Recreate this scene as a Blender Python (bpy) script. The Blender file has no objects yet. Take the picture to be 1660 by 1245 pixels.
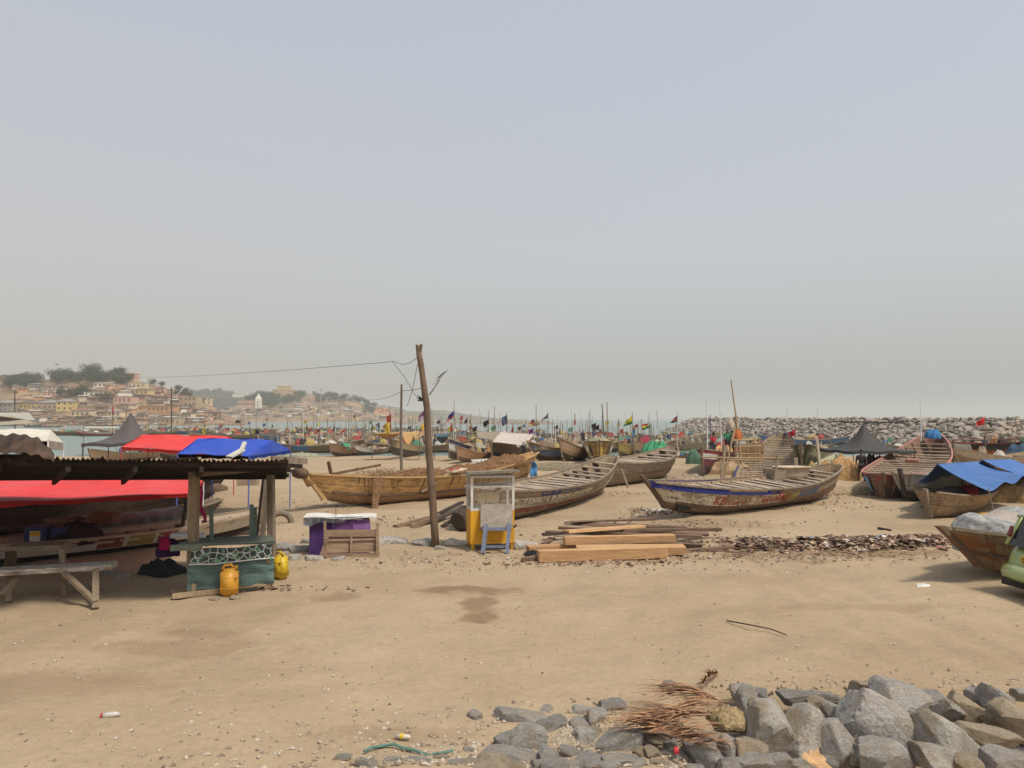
import bpy, bmesh, math, random
from mathutils import Vector, Matrix, noise
R = math.radians
random.seed(7)
sc = bpy.context.scene
COL = sc.collection
# ---------------------------------------------------------------- camera, world, sun, exposure
F = 1230.0; HOR = 678.0; CZ = 3.3
PITCH = math.atan((HOR - 622.5) / F)
cam = bpy.data.cameras.new("camera"); co = bpy.data.objects.new("camera", cam); COL.objects.link(co)
cam.sensor_width = 36; cam.lens = F / 1660 * 36; cam.clip_end = 20000; cam.clip_start = 0.1
co.location = (0, 0, CZ); co.rotation_euler = (math.pi / 2 + PITCH, 0, 0)
sc.camera = co
SUN_EL, SUN_AZ = R(60), R(128)      # azimuth clockwise from +Y: the sun stands to the right and a little behind the camera
w = bpy.data.worlds.new("World"); sc.world = w; w.use_nodes = True
wn, wl = w.node_tree.nodes, w.node_tree.links
wn.clear()
sky = wn.new("ShaderNodeTexSky"); sky.sky_type = 'NISHITA'; sky.sun_disc = False
sky.sun_elevation = SUN_EL; sky.sun_rotation = SUN_AZ; sky.dust_density = 6; sky.air_density = 1.0; sky.ozone_density = 2
bg1 = wn.new("ShaderNodeBackground"); bg1.inputs[1].default_value = 0.05
wl.new(sky.outputs[0], bg1.inputs[0])
# airborne dust: a veil of grey light over the clear sky, thicker and browner towards the horizon and inland
tc = wn.new("ShaderNodeTexCoord"); sep = wn.new("ShaderNodeSeparateXYZ"); wl.new(tc.outputs['Generated'], sep.inputs[0])
rp = wn.new("ShaderNodeValToRGB"); wl.new(sep.outputs[2], rp.inputs[0])
for i, (p, c) in enumerate([(0.0, (0.345, 0.355, 0.335)), (0.11, (0.388, 0.396, 0.38)), (0.20, (0.445, 0.442, 0.43)), (0.30, (0.437, 0.445, 0.45)), (0.5, (0.415, 0.435, 0.458)), (1.0, (0.365, 0.39, 0.43))]):
    e = rp.color_ramp.elements[i] if i < 2 else rp.color_ramp.elements.new(p)
    e.position = p; e.color = (*c, 1)
mr = wn.new("ShaderNodeMapRange"); mr.inputs[1].default_value = 0.15; mr.inputs[2].default_value = -0.75
wl.new(sep.outputs[0], mr.inputs[0])
mz = wn.new("ShaderNodeMapRange"); mz.inputs[1].default_value = 0.5; mz.inputs[2].default_value = 0.0
wl.new(sep.outputs[2], mz.inputs[0])
mm = wn.new("ShaderNodeMath"); mm.operation = 'MULTIPLY'; wl.new(mr.outputs[0], mm.inputs[0]); wl.new(mz.outputs[0], mm.inputs[1])
mx = wn.new("ShaderNodeMix"); mx.data_type = 'RGBA'; wl.new(mm.outputs[0], mx.inputs[0]); wl.new(rp.outputs[0], mx.inputs[6]); mx.inputs[7].default_value = (0.44, 0.395, 0.34, 1)
bg2 = wn.new("ShaderNodeBackground"); bg2.inputs[1].default_value = 1.01; wl.new(mx.outputs[2], bg2.inputs[0])
ad = wn.new("ShaderNodeAddShader"); wl.new(bg1.outputs[0], ad.inputs[0]); wl.new(bg2.outputs[0], ad.inputs[1])
wo = wn.new("ShaderNodeOutputWorld"); wl.new(ad.outputs[0], wo.inputs[0])
sl = bpy.data.lights.new("sun", 'SUN'); sl.energy = 3.1; sl.angle = R(9); sl.color = (1.0, 0.925, 0.80)
so = bpy.data.objects.new("sun", sl); COL.objects.link(so)
sd = Vector((math.sin(SUN_AZ) * math.cos(SUN_EL), math.cos(SUN_AZ) * math.cos(SUN_EL), math.sin(SUN_EL)))
so.rotation_euler = sd.to_track_quat('Z', 'Y').to_euler()
sc.view_settings.view_transform = 'Standard'; sc.view_settings.look = 'None'
sc.view_settings.exposure = 0.06; sc.view_settings.gamma = 1.0
sc.render.engine = 'CYCLES'
sc.cycles.max_bounces = 6; sc.cycles.volume_bounces = 1; sc.cycles.use_denoising = True
sc.cycles.transparent_max_bounces = 6

# ---------------------------------------------------------------- photo ray -> place in the world
def ray(px, py):
    x = (px - 830) / F; y = (622.5 - py) / F
    return Vector((x, math.cos(PITCH) - y * math.sin(PITCH), math.sin(PITCH) + y * math.cos(PITCH)))
def gz(x, y):
    "height of the beach"
    a = max(0.0, min(1.0, (y - 48) / 64)); z = -2.15 * a
    if y > 112: z -= min(4, (y - 112) * 0.05)
    if 3 < y < 10 and x > 1.6:      # the hollow the rubble lies in
        k = min(1, (9.55 - y) / .7, (x - 1.6) / .8)
        if k > 0: z -= .5 * k * k * (3 - 2 * k)
    return z
def G(px, py, z=None, dz=0.0):
    "point on the ground (or at height z) seen at a pixel"
    d = ray(px, py)
    if z is not None:
        t = (z - CZ) / d.z; return Vector((d.x * t, d.y * t, z))
    t = (0 - CZ) / d.z
    if t < 0: t = 400
    for _ in range(60):
        zz = gz(d.x * t, d.y * t); t = t * 0.5 + 0.5 * (zz - CZ) / d.z
    return Vector((d.x * t, d.y * t, gz(d.x * t, d.y * t) + dz))
def At(px, py, Y):
    "point at depth Y seen at a pixel"
    d = ray(px, py); t = Y / d.y
    return Vector((d.x * t, Y, CZ + d.z * t))

# ---------------------------------------------------------------- objects
def link(o, parent=None):
    COL.objects.link(o)
    if parent is not None: o.parent = parent
    return o
def tag(o, label=None, cat=None, group=None, kind=None):
    if label: o['label'] = label
    if cat: o['category'] = cat
    if group: o['group'] = group
    if kind: o['kind'] = kind
    return o
def thing(name, label, cat, loc=(0, 0, 0), rz=0.0, group=None, rot=None):
    o = bpy.data.objects.new(name, None); o.empty_display_size = 0.2; link(o)
    o.location = loc; o.rotation_euler = rot or (0, 0, rz)
    return tag(o, label, cat, group)
def copy_tree(o, parent=None):
    c = o.copy(); link(c, parent)
    for ch in CH.get(o.name, []):
        copy_tree(ch, c)
    return c
CH = {}
class MB:
    "collects shapes and builds ONE mesh object"
    def __init__(s): s.v = []; s.f = []; s.uv = None
    def add(s, vs, fs):
        n = len(s.v); s.v += [tuple(v) for v in vs]; s.f += [tuple(i + n for i in f) for f in fs]
    def box(s, c, d, rot=None, jit=0.0, taper=1.0):
        c = Vector(c); hx, hy, hz = d[0] / 2, d[1] / 2, d[2] / 2
        vs = []
        for z in (-1, 1):
            k = taper if z > 0 else 1.0
            for x, y in ((-1, -1), (1, -1), (1, 1), (-1, 1)):
                p = Vector((x * hx * k, y * hy * k, z * hz))
                if jit: p += Vector((random.uniform(-jit, jit), random.uniform(-jit, jit), random.uniform(-jit, jit)))
                if rot is not None: p = rot @ p
                vs.append(c + p)
        s.add(vs, [(0, 3, 2, 1), (4, 5, 6, 7), (0, 1, 5, 4), (1, 2, 6, 5), (2, 3, 7, 6), (3, 0, 4, 7)])
        return s
    def beam(s, a, b, w, h, up=(0, 0, 1), jit=0.0):
        "rectangular bar from a to b"
        a = Vector(a); b = Vector(b); d = (b - a); L = d.length
        if L < 1e-6: return s
        d.normalize(); u = Vector(up)
        if abs(d.dot(u)) > 0.97: u = Vector((0, 1, 0))
        sx = d.cross(u).normalized(); u = sx.cross(d)
        m = Matrix((sx, d, u)).transposed()
        return s.box((a + b) / 2, (w, L, h), m, jit)
    def tube(s, pts, r, n=8, r1=None, cap=True, rough=0.0):
        pts = [Vector(p) for p in pts]; m = len(pts); vs = []
        prev = None
        for i, p in enumerate(pts):
            d = (pts[min(i + 1, m - 1)] - pts[max(i - 1, 0)])
            if d.length < 1e-9: d = Vector((0, 0, 1))
            d.normalize()
            if prev is None:
                u = Vector((0, 0, 1)) if abs(d.z) < .9 else Vector((1, 0, 0)); sx = d.cross(u).normalized()
            else:
                sx = (prev - d * prev.dot(d)).normalized()
            prev = sx; sy = d.cross(sx)
            rr = r if r1 is None else r + (r1 - r) * i / max(1, m - 1)
            if isinstance(r, (list, tuple)): rr = r[i]
            for k in range(n):
                a = 2 * math.pi * k / n; q = rr * (1 + (random.uniform(-rough, rough) if rough else 0))
                vs.append(p + sx * math.cos(a) * q + sy * math.sin(a) * q)
        fs = []
        for i in range(m - 1):
            for k in range(n):
                k2 = (k + 1) % n; fs.append((i * n + k, i * n + k2, (i + 1) * n + k2, (i + 1) * n + k))
        if cap:
            fs.append(tuple(reversed(range(n)))); fs.append(tuple((m - 1) * n + k for k in range(n)))
        s.add(vs, fs); return s
    def quad(s, a, b, c, d): s.add([a, b, c, d], [(0, 1, 2, 3)]); return s
    def grid(s, fn, nu, nv):
        vs = [fn(i / nu, j / nv) for j in range(nv + 1) for i in range(nu + 1)]
        fs = [(j * (nu + 1) + i, j * (nu + 1) + i + 1, (j + 1) * (nu + 1) + i + 1, (j + 1) * (nu + 1) + i) for j in range(nv) for i in range(nu)]
        s.add(vs, fs); return s
    def sheet(s, fn, nu, nv, th=0.01):
        "cloth: a grid given a real thickness downwards"
        vs = [Vector(fn(i / nu, j / nv)) for j in range(nv + 1) for i in range(nu + 1)]
        n = len(vs); lo = [v - Vector((0, 0, th)) for v in vs]
        W = nu + 1
        fs = [(j * W + i, j * W + i + 1, (j + 1) * W + i + 1, (j + 1) * W + i) for j in range(nv) for i in range(nu)]
        fb = [tuple(reversed([k + n for k in f])) for f in fs]
        rim = [i for i in range(W)] + [j * W + nu for j in range(1, nv + 1)] + [nv * W + i for i in range(nu - 1, -1, -1)] + [j * W for j in range(nv - 1, 0, -1)]
        fr = [(rim[k], rim[k] + n, rim[(k + 1) % len(rim)] + n, rim[(k + 1) % len(rim)]) for k in range(len(rim))]
        s.add(vs + lo, fs + fb + fr); return s
    def mesh(s, name, mat=None, smooth=False, uv=None):
        if not uv:
            used = sorted({i for f in s.f for i in f})
            if len(used) < len(s.v):
                mp = {a: b for b, a in enumerate(used)}; s.v = [s.v[i] for i in used]; s.f = [tuple(mp[i] for i in f) for f in s.f]
        me = bpy.data.meshes.new(name); me.from_pydata(s.v, [], s.f)
        if mat is not None:
            for m in (mat if isinstance(mat, (list, tuple)) else [mat]): me.materials.append(m)
        if smooth: me.polygons.foreach_set('use_smooth', [True] * len(me.polygons))
        if uv:
            l = me.uv_layers.new(name='UVMap')
            for lp in me.loops: l.data[lp.index].uv = uv[lp.vertex_index]
        me.update(); return me
    def build(s, name, mat=None, parent=None, smooth=False, uv=None, bevel=0.0, loc=None, label=None):
        me = s.mesh(name, mat, smooth, uv)
        o = bpy.data.objects.new(name, me); link(o, parent)
        if parent is not None: CH.setdefault(parent.name, []).append(o)
        if loc is not None: o.location = loc
        if label: o['label'] = label
        if bevel:
            b = o.modifiers.new('bevel', 'BEVEL'); b.width = bevel; b.segments = 2; b.limit_method = 'ANGLE'; b.angle_limit = R(40)
        return o
def put(me, name, parent=None, loc=None, rz=0, scale=None, rot=None):
    o = bpy.data.objects.new(name, me); link(o, parent)
    if parent is not None: CH.setdefault(parent.name, []).append(o)
    if loc is not None: o.location = loc
    o.rotation_euler = rot or (0, 0, rz)
    if scale is not None: o.scale = scale if hasattr(scale, '__len__') else (scale,) * 3
    return o
def nz(p, s=1.0): return noise.noise(Vector(p) * s)
def fz(p, s=1.0, o=4): return noise.fractal(Vector(p) * s, 0.8, 2.1, o)

# ---------------------------------------------------------------- materials
class NT:
    def __init__(s, name):
        s.m = bpy.data.materials.new(name); s.m.use_nodes = True; s.t = s.m.node_tree; s.t.nodes.clear()
        s.out = s.t.nodes.new('ShaderNodeOutputMaterial'); s.b = s.t.nodes.new('ShaderNodeBsdfPrincipled')
        s.t.links.new(s.b.outputs[0], s.out.inputs[0]); s.b.inputs['Roughness'].default_value = 0.85
        s.b.inputs['Specular IOR Level'].default_value = 0.3
    def n(s, k): return s.t.nodes.new(k)
    def l(s, a, b): s.t.links.new(a, b)
    def val(s, sock, v):
        if hasattr(v, 'is_output'): s.l(v, sock)
        elif hasattr(v, '__len__') and len(v) == 3 and sock.type == 'RGBA': sock.default_value = (*v, 1)
        else: sock.default_value = v
    def coord(s, kind='Object', scale=(1, 1, 1), rot=(0, 0, 0), loc=(0, 0, 0)):
        c = s.n('ShaderNodeTexCoord'); m = s.n('ShaderNodeMapping'); s.l(c.outputs[kind], m.inputs[0])
        m.inputs['Scale'].default_value = scale; m.inputs['Rotation'].default_value = rot; m.inputs['Location'].default_value = loc
        return m.outputs[0]
    def noise(s, vec, scale=5, detail=6, rough=0.6, dist=0.0, out=0):
        n = s.n('ShaderNodeTexNoise'); s.l(vec, n.inputs['Vector']); n.inputs['Scale'].default_value = scale
        n.inputs['Detail'].default_value = detail; n.inputs['Roughness'].default_value = rough; n.inputs['Distortion'].default_value = dist
        return n.outputs[out]
    def vor(s, vec, scale=5, feat='F1', out=0, rnd=1.0):
        n = s.n('ShaderNodeTexVoronoi'); n.feature = feat; s.l(vec, n.inputs['Vector']); n.inputs['Scale'].default_value = scale
        n.inputs['Randomness'].default_value = rnd
        return n.outputs[out]
    def ramp(s, fac, stops):
        n = s.n('ShaderNodeValToRGB'); s.l(fac, n.inputs[0]); cr = n.color_ramp
        for i, (p, c) in enumerate(stops):
            e = cr.elements[i] if i < 2 else cr.elements.new(p)
            e.position = p; c = (c, c, c) if not hasattr(c, '__len__') else c; e.color = (*c, 1)
        return n.outputs[0]
    def mix(s, fac, a, b, mode='MIX'):
        n = s.n('ShaderNodeMix'); n.data_type = 'RGBA'; n.blend_type = mode
        s.val(n.inputs[0], fac); s.val(n.inputs[6], a); s.val(n.inputs[7], b); return n.outputs[2]
    def math(s, op, a, b=0.0, clamp=False):
        n = s.n('ShaderNodeMath'); n.operation = op; n.use_clamp = clamp; s.val(n.inputs[0], a); s.val(n.inputs[1], b); return n.outputs[0]
    def bump(s, h, strength=0.3, dist=0.02, nrm=None):
        n = s.n('ShaderNodeBump'); n.inputs['Strength'].default_value = strength; n.inputs['Distance'].default_value = dist
        s.l(h, n.inputs['Height'])
        if nrm is not None: s.l(nrm, n.inputs['Normal'])
        s.l(n.outputs[0], s.b.inputs['Normal']); return n.outputs[0]
    def base(s, c): s.val(s.b.inputs['Base Color'], c); return s
    def rough(s, v): s.val(s.b.inputs['Roughness'], v); return s
    def sep(s, vec):
        n = s.n('ShaderNodeSeparateXYZ'); s.l(vec, n.inputs[0]); return n.outputs
    def rnd(s):
        return s.n('ShaderNodeObjectInfo').outputs['Random']
    def hsv(s, col, h=0.5, sa=1.0, v=1.0):
        n = s.n('ShaderNodeHueSaturation'); s.val(n.inputs['Hue'], h); s.val(n.inputs['Saturation'], sa); s.val(n.inputs['Value'], v); s.val(n.inputs['Color'], col); return n.outputs[0]
MC = {}
def cached(fn):
    def g(*a, **k):
        key = (fn.__name__, repr(a), repr(sorted(k.items())))
        if key not in MC: MC[key] = fn(*a, **k)
        return MC[key]
    return g
@cached
def M_wood(c1=(0.28, 0.20, 0.13), c2=(0.13, 0.09, 0.06), axis=0, scale=1.0, rough=0.85, dirt=0.4, coord='Object'):
    "plain timber with grain along an axis"
    n = NT('timber'); sc_ = [9.0 * scale] * 3; sc_[axis] = 0.8 * scale
    v = n.coord(coord, tuple(sc_)); g = n.noise(v, 3.0, 8, 0.7, 0.6)
    big = n.noise(n.coord(coord), 1.3 * scale, 4, 0.6)
    c = n.mix(n.ramp(g, [(0.35, 0.0), (0.68, 1.0)]), c2, c1)
    c = n.mix(n.math('MULTIPLY', n.ramp(big, [(0.4, 0.0), (0.7, 1.0)]), dirt), c, tuple(x * 0.45 for x in c2))
    c = n.hsv(c, 0.5, 1.0, n.math('ADD', n.math('MULTIPLY', n.rnd(), 0.3), 0.85))
    n.base(c).rough(rough); n.bump(g, 0.5, 0.012); return n.m
@cached
def M_flat(col, rough=0.8, var=0.25, scale=6.0, bump=0.15, dirt=(0.16, 0.12, 0.08), damt=0.35, spec=0.3):
    "painted or plain surface with uneven tone and dust"
    n = NT('surface'); v = n.coord('Object')
    a = n.noise(v, scale, 6, 0.65); b = n.noise(v, scale * 0.3, 4, 0.6, 0.5)
    c = n.hsv(col, 0.5, 1.0, n.ramp(a, [(0.3, 1.0 - var), (0.7, 1.0 + var * 0.5 if var < 0.4 else 1.1)]))
    c = n.mix(n.math('MULTIPLY', n.ramp(b, [(0.48, 0.0), (0.72, 1.0)]), damt), c, dirt)
    n.base(c).rough(rough); n.b.inputs['Specular IOR Level'].default_value = spec
    if bump: n.bump(a, bump, 0.01)
    return n.m
@cached
def M_cloth(col, rough=0.9, trans=0.25, fold=3.0):
    n = NT('cloth'); v = n.coord('Object')
    a = n.noise(v, fold, 5, 0.6, 0.4); b = n.noise(v, 60, 2, 0.5)
    c = n.hsv(col, 0.5, 1.0, n.ramp(a, [(0.3, 0.85), (0.7, 1.08)]))
    fade = n.noise(v, 0.9, 5, 0.6, 0.6); c = n.mix(n.math('MULTIPLY', n.ramp(fade, [(0.42, 0.0), (0.75, 1.0)]), 0.3), c, tuple(x * .62 + (.17 if max(col) > .2 else .03) for x in col))
    n.base(c).rough(rough); n.bump(n.math('ADD', a, n.math('MULTIPLY', b, 0.05)), 0.45, 0.06)
    if trans:
        t = n.n('ShaderNodeBsdfTranslucent'); n.l(c, t.inputs[0]); m = n.n('ShaderNodeMixShader'); m.inputs[0].default_value = trans
        n.l(n.b.outputs[0], m.inputs[1]); n.l(t.outputs[0], m.inputs[2]); n.l(m.outputs[0], n.out.inputs[0])
    return n.m
@cached
def M_hull(wood=(0.30, 0.20, 0.12), dark=(0.10, 0.07, 0.05), bands=(), wear=0.5, planks=4, seed=0.0, streak=0.5):
    """weathered boat side. UV: x metres along the hull, y 0 at the keel .. 1 at the rail.
    bands: (v0, v1, s0, s1, colour) painted areas, s in metres"""
    n = NT('boat_planks')
    uv = n.n('ShaderNodeUVMap').outputs[0]; x, y, _ = n.sep(uv)
    mp = n.n('ShaderNodeMapping'); n.l(uv, mp.inputs[0]); mp.inputs['Scale'].default_value = (1.2, 22, 1); mp.inputs['Location'].default_value = (seed, seed * 3, 0)
    g = n.noise(mp.outputs[0], 2.0, 8, 0.72, 0.5)
    mp2 = n.n('ShaderNodeMapping'); n.l(uv, mp2.inputs[0]); mp2.inputs['Scale'].default_value = (9, 1.4, 1); mp2.inputs['Location'].default_value = (seed, 0, 0)
    drip = n.noise(mp2.outputs[0], 1.6, 6, 0.7, 0.3)
    mp3 = n.n('ShaderNodeMapping'); n.l(uv, mp3.inputs[0]); mp3.inputs['Scale'].default_value = (1.6, 2.6, 1); mp3.inputs['Location'].default_value = (seed * 7, seed, 0)
    blot = n.noise(mp3.outputs[0], 2.4, 8, 0.68, 0.2)
    c = n.mix(n.ramp(g, [(0.32, 0.0), (0.66, 1.0)]), dark, wood)
    c = n.mix(n.math('MULTIPLY', n.ramp(drip, [(0.46, 0.0), (0.64, 1.0)]), streak), c, tuple(q * 0.5 for q in dark))
    thr = 0.36 + wear * 0.24
    pm = n.ramp(n.math('ADD', n.math('MULTIPLY', blot, 0.62), n.math('MULTIPLY', g, 0.38)), [(thr, 0.0), (thr + 0.05, 1.0)])
    for (v0, v1, s0, s1, col) in bands:
        k = n.math('MULTIPLY', n.math('GREATER_THAN', y, v0), n.math('LESS_THAN', y, v1))
        k = n.math('MULTIPLY', k, n.math('MULTIPLY', n.math('GREATER_THAN', x, s0), n.math('LESS_THAN', x, s1)))
        k = n.math('MULTIPLY', k, pm)
        cc = n.hsv(col, 0.5, 1.0, n.ramp(drip, [(0.3, 0.75), (0.7, 1.1)]))
        c = n.mix(k, c, cc)
    if planks:
        fr = n.math('FRACT', n.math('MULTIPLY', y, float(planks)))
        seam = n.math('LESS_THAN', fr, 0.05)
        c = n.mix(n.math('MULTIPLY', seam, 0.75), c, (0.03, 0.022, 0.016))
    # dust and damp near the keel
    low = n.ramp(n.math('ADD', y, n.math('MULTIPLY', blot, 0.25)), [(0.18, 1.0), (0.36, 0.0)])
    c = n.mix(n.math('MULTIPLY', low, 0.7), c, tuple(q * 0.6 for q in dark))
    n.base(c).rough(0.85)
    h = n.math('ADD', n.math('MULTIPLY', g, 0.7), n.math('MULTIPLY', blot, 0.8))
    n.bump(h, 0.7, 0.03); return n.m
# ================================================================= the setting
WZ = -2.0
def interp(tab, x):
    if x <= tab[0][0]: return tab[0][1]
    for (a, b), (c, d) in zip(tab, tab[1:]):
        if x <= c: return b + (d - b) * (x - a) / (c - a)
    return tab[-1][1]
def sstep(t): t = max(0, min(1, t)); return t * t * (3 - 2 * t)
# ---- sand
def sand_mat():
    n = NT('sand'); v = n.coord('Object')
    big = n.noise(n.coord('Object', (1, 1, 1)), 0.16, 5, 0.6, 0.6); mid = n.noise(v, 0.9, 6, 0.62, 0.3)
    fine = n.noise(v, 9, 6, 0.7); gr = n.noise(v, 70, 3, 0.7)
    stre = n.noise(n.coord('Object', (0.35, 1.6, 1), (0, 0, R(14))), 0.8, 6, 0.6, 0.8)
    c = n.ramp(big, [(0.3, (0.295, 0.218, 0.138)), (0.5, (0.356, 0.272, 0.176)), (0.72, (0.395, 0.308, 0.205))])
    c = n.mix(n.math('MULTIPLY', n.ramp(stre, [(0.5, 0.0), (0.72, 1.0)]), 0.3), c, (0.29, 0.20, 0.12))
    c = n.hsv(c, 0.5, 1.0, n.ramp(mid, [(0.25, 0.9), (0.75, 1.06)]))
    c = n.hsv(c, 0.5, 1.0, n.ramp(fine, [(0.25, 0.85), (0.75, 1.1)]))
    sp = n.ramp(n.noise(v, 26, 3, 0.6), [(0.67, 0.0), (0.72, 1.0)])
    c = n.mix(n.math('MULTIPLY', sp, 0.35), c, (0.17, 0.11, 0.07))
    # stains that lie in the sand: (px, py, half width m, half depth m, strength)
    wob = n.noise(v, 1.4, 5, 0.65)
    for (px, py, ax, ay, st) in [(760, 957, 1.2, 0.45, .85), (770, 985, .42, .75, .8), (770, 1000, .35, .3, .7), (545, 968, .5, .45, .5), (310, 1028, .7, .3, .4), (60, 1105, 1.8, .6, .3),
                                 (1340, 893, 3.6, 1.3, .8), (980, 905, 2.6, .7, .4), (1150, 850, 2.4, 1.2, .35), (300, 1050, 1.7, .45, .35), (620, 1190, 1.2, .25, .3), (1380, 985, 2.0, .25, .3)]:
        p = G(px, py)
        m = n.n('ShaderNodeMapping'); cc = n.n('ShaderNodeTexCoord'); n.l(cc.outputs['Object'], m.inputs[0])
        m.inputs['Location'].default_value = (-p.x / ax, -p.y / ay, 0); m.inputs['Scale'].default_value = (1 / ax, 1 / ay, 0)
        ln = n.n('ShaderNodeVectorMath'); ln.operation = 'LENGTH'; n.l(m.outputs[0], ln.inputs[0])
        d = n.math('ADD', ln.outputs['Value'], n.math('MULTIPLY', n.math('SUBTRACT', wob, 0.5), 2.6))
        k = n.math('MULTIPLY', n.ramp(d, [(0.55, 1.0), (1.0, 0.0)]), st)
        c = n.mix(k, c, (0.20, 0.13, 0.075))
    n.base(c).rough(0.95); n.b.inputs['Specular IOR Level'].default_value = 0.15
    h = n.math('ADD', n.math('MULTIPLY', mid, 1.2), n.math('ADD', n.math('MULTIPLY', fine, 0.5), n.math('MULTIPLY', gr, 0.12)))
    ft = n.vor(n.coord('Object', (1.0, 1.35, 1)), 2.6, 'SMOOTH_F1'); fm_ = n.ramp(n.noise(v, .35, 4, .6), [(.42, 0.), (.6, 1.)])
    h = n.math('ADD', h, n.math('MULTIPLY', n.math('MULTIPLY', n.ramp(ft, [(0.05, 0.), (0.32, 1.)]), fm_), .6))
    n.bump(h, 0.5, 0.06); return n.m
def build_ground():
    m = MB(); NU, NV = 230, 300
    ys = [-30, -12, -4, 0, 2.5]
    y = 3.5
    while y < 70: ys.append(y); y *= 1.0125
    while y < 420: ys.append(y); y *= 1.06
    vs = []
    for y in ys:
        W = max(14, abs(y)) * 0.95 + 6
        for i in range(NU + 1):
            x = (i / NU * 2 - 1) * W
            z = gz(x, y)
            if 3 < y < 120 and not (y < 9.3 and x > 2.0):
                a = 0.055 * fz((x, y, 0), 0.55, 4) + 0.03 * fz((x, y, 5), 1.9, 3)
                # two shallow wheel ruts crossing the open sand
                for q in (0, 1.35):
                    r_ = abs(x - (5.6 + q) - .15 * math.sin(y * .35))
                    if r_ < 0.26 and 5 < y < 20: a -= 0.045 * (1 - r_ / 0.26)
                    elif r_ < .45 and 5 < y < 20: a += .012
                z += a
            vs.append((x, y, z))
    W1 = NU + 1
    m.add(vs, [(j * W1 + i, j * W1 + i + 1, (j + 1) * W1 + i + 1, (j + 1) * W1 + i) for j in range(len(ys) - 1) for i in range(NU)])
    o = m.build('beach_sand', sand_mat(), smooth=True); o['kind'] = 'structure'
    mm = MB(); mm.quad((-4600, 420, -7), (4600, 420, -7), (4600, 5950, -7), (-4600, 5950, -7)); 
    s = mm.build('seabed', sand_mat()); s['kind'] = 'structure'
build_ground()
def water_mat():
    n = NT('sea_water'); v = n.coord('Object', (1, 1.0, 1))
    a = n.noise(v, 0.9, 5, 0.6); b = n.noise(n.coord('Object', (0.4, 1.4, 1)), 0.12, 5, 0.6)
    n.base(n.ramp(b, [(0.35, (0.13, 0.185, 0.165)), (0.7, (0.17, 0.225, 0.20))])).rough(0.28)
    n.b.inputs['Specular IOR Level'].default_value = 0.5
    n.bump(n.math('ADD', a, n.math('MULTIPLY', b, 2.0)), 0.45, 0.3); return n.m
mm = MB(); ysea = [50, 80, 130, 250, 500, 1200, 3000, 5950]
for a, b in zip(ysea, ysea[1:]): mm.quad((-4600, a, WZ), (4600, a, WZ), (4600, b, WZ), (-4600, b, WZ))
me = mm.mesh('sea_water', water_mat()); o = put(me, 'sea_water'); o['kind'] = 'structure'

# ---- hills across the bay: real terrain, each with its distance, shore and ridge
def hill_mat(name, stops, green=0.0, scl=0.02):
    n = NT(name); v = n.coord('Object')
    a = n.noise(v, scl, 8, 0.65, 0.4); b = n.noise(v, scl * 5, 6, 0.7)
    c = n.ramp(a, stops); c = n.hsv(c, 0.5, 1.0, n.ramp(b, [(0.3, 0.65), (0.7, 1.2)]))
    n.base(c).rough(0.95); n.bump(b, 0.6, 2.0); return n.m
HILLS = {}
def hill(name, mat, px0, px1, d0, d1, sky, shape=1.0, rough=2.0, terr=None, zmin=None):
    def height(px, D):
        ridge = CZ + (HOR - interp(sky, px)) / F * d1
        if D <= d1:
            t = (D - d0) / (d1 - d0)
            if terr: k = interp(terr, t)
            else: k = sstep(max(0, t) ** shape) if t > 0 else t
            z = WZ - 0.5 + (ridge - WZ) * k if t > 0 else WZ - 0.5 + t * 20
            if 0 < t < 1: z += rough * fz((px * 0.03 * d1 / 600, D * 0.02, 3), 1.0, 4) * min(1, t * 4) * min(1, (1 - t) * 6)
        else:
            z = ridge - (D - d1) * 0.12
        return z
    HILLS[name] = (height, d0, d1)
    m = MB(); nu = max(30, int((px1 - px0) / 3)); nv = 46
    def fn(u, v):
        D = d0 - (d1 - d0) * 0.06 + (d1 - d0) * 1.5 * v; px = px0 + (px1 - px0) * u
        return ((px - 830) / F * D, D, height(px, D))
    m.grid(fn, nu, nv)
    o = m.build('hill_' + name, mat, smooth=True); o['kind'] = 'structure'
    return o
earth = hill_mat('hillside_earth', [(0.3, (0.07, 0.065, 0.035)), (0.48, (0.20, 0.135, 0.08)), (0.62, (0.36, 0.23, 0.13)), (0.8, (0.09, 0.085, 0.04))], scl=0.03)
green = hill_mat('hillside_green', [(0.3, (0.035, 0.045, 0.022)), (0.6, (0.07, 0.08, 0.04)), (0.85, (0.14, 0.12, 0.07))], scl=0.02)
clay = M_flat((0.50, 0.24, 0.12), 0.95, 0.4, 0.08, 0.5, (0.16, 0.12, 0.06), 0.5)
SKY_A = [(-250, 598), (0, 613), (60, 617), (90, 613), (120, 608), (190, 609), (215, 615), (260, 627), (290, 634), (320, 646), (340, 656), (360, 669), (380, 678), (400, 684), (450, 690)]
hill('town', earth, -260, 400, 520, 800, SKY_A, 0.85, 2.5)
SKY_B = [(330, 690), (370, 664), (395, 652), (420, 644), (440, 636), (460, 630), (480, 635), (520, 640), (545, 643), (565, 646), (580, 652), (600, 657), (620, 664), (650, 669), (680, 675), (720, 683)]
hill('fort', earth, 300, 720, 1150, 1400, SKY_B, 1, 2.0, terr=[(0, 0), (0.1, 0.12), (0.5, 0.36), (0.62, 0.42), (0.8, 0.85), (1, 1)])
hill('back_ridge', green, 180, 480, 1650, 2100, [(200, 660), (250, 656), (300, 641), (330, 635), (360, 636), (375, 639), (395, 644), (430, 655), (480, 672)], 1, 4)
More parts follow.
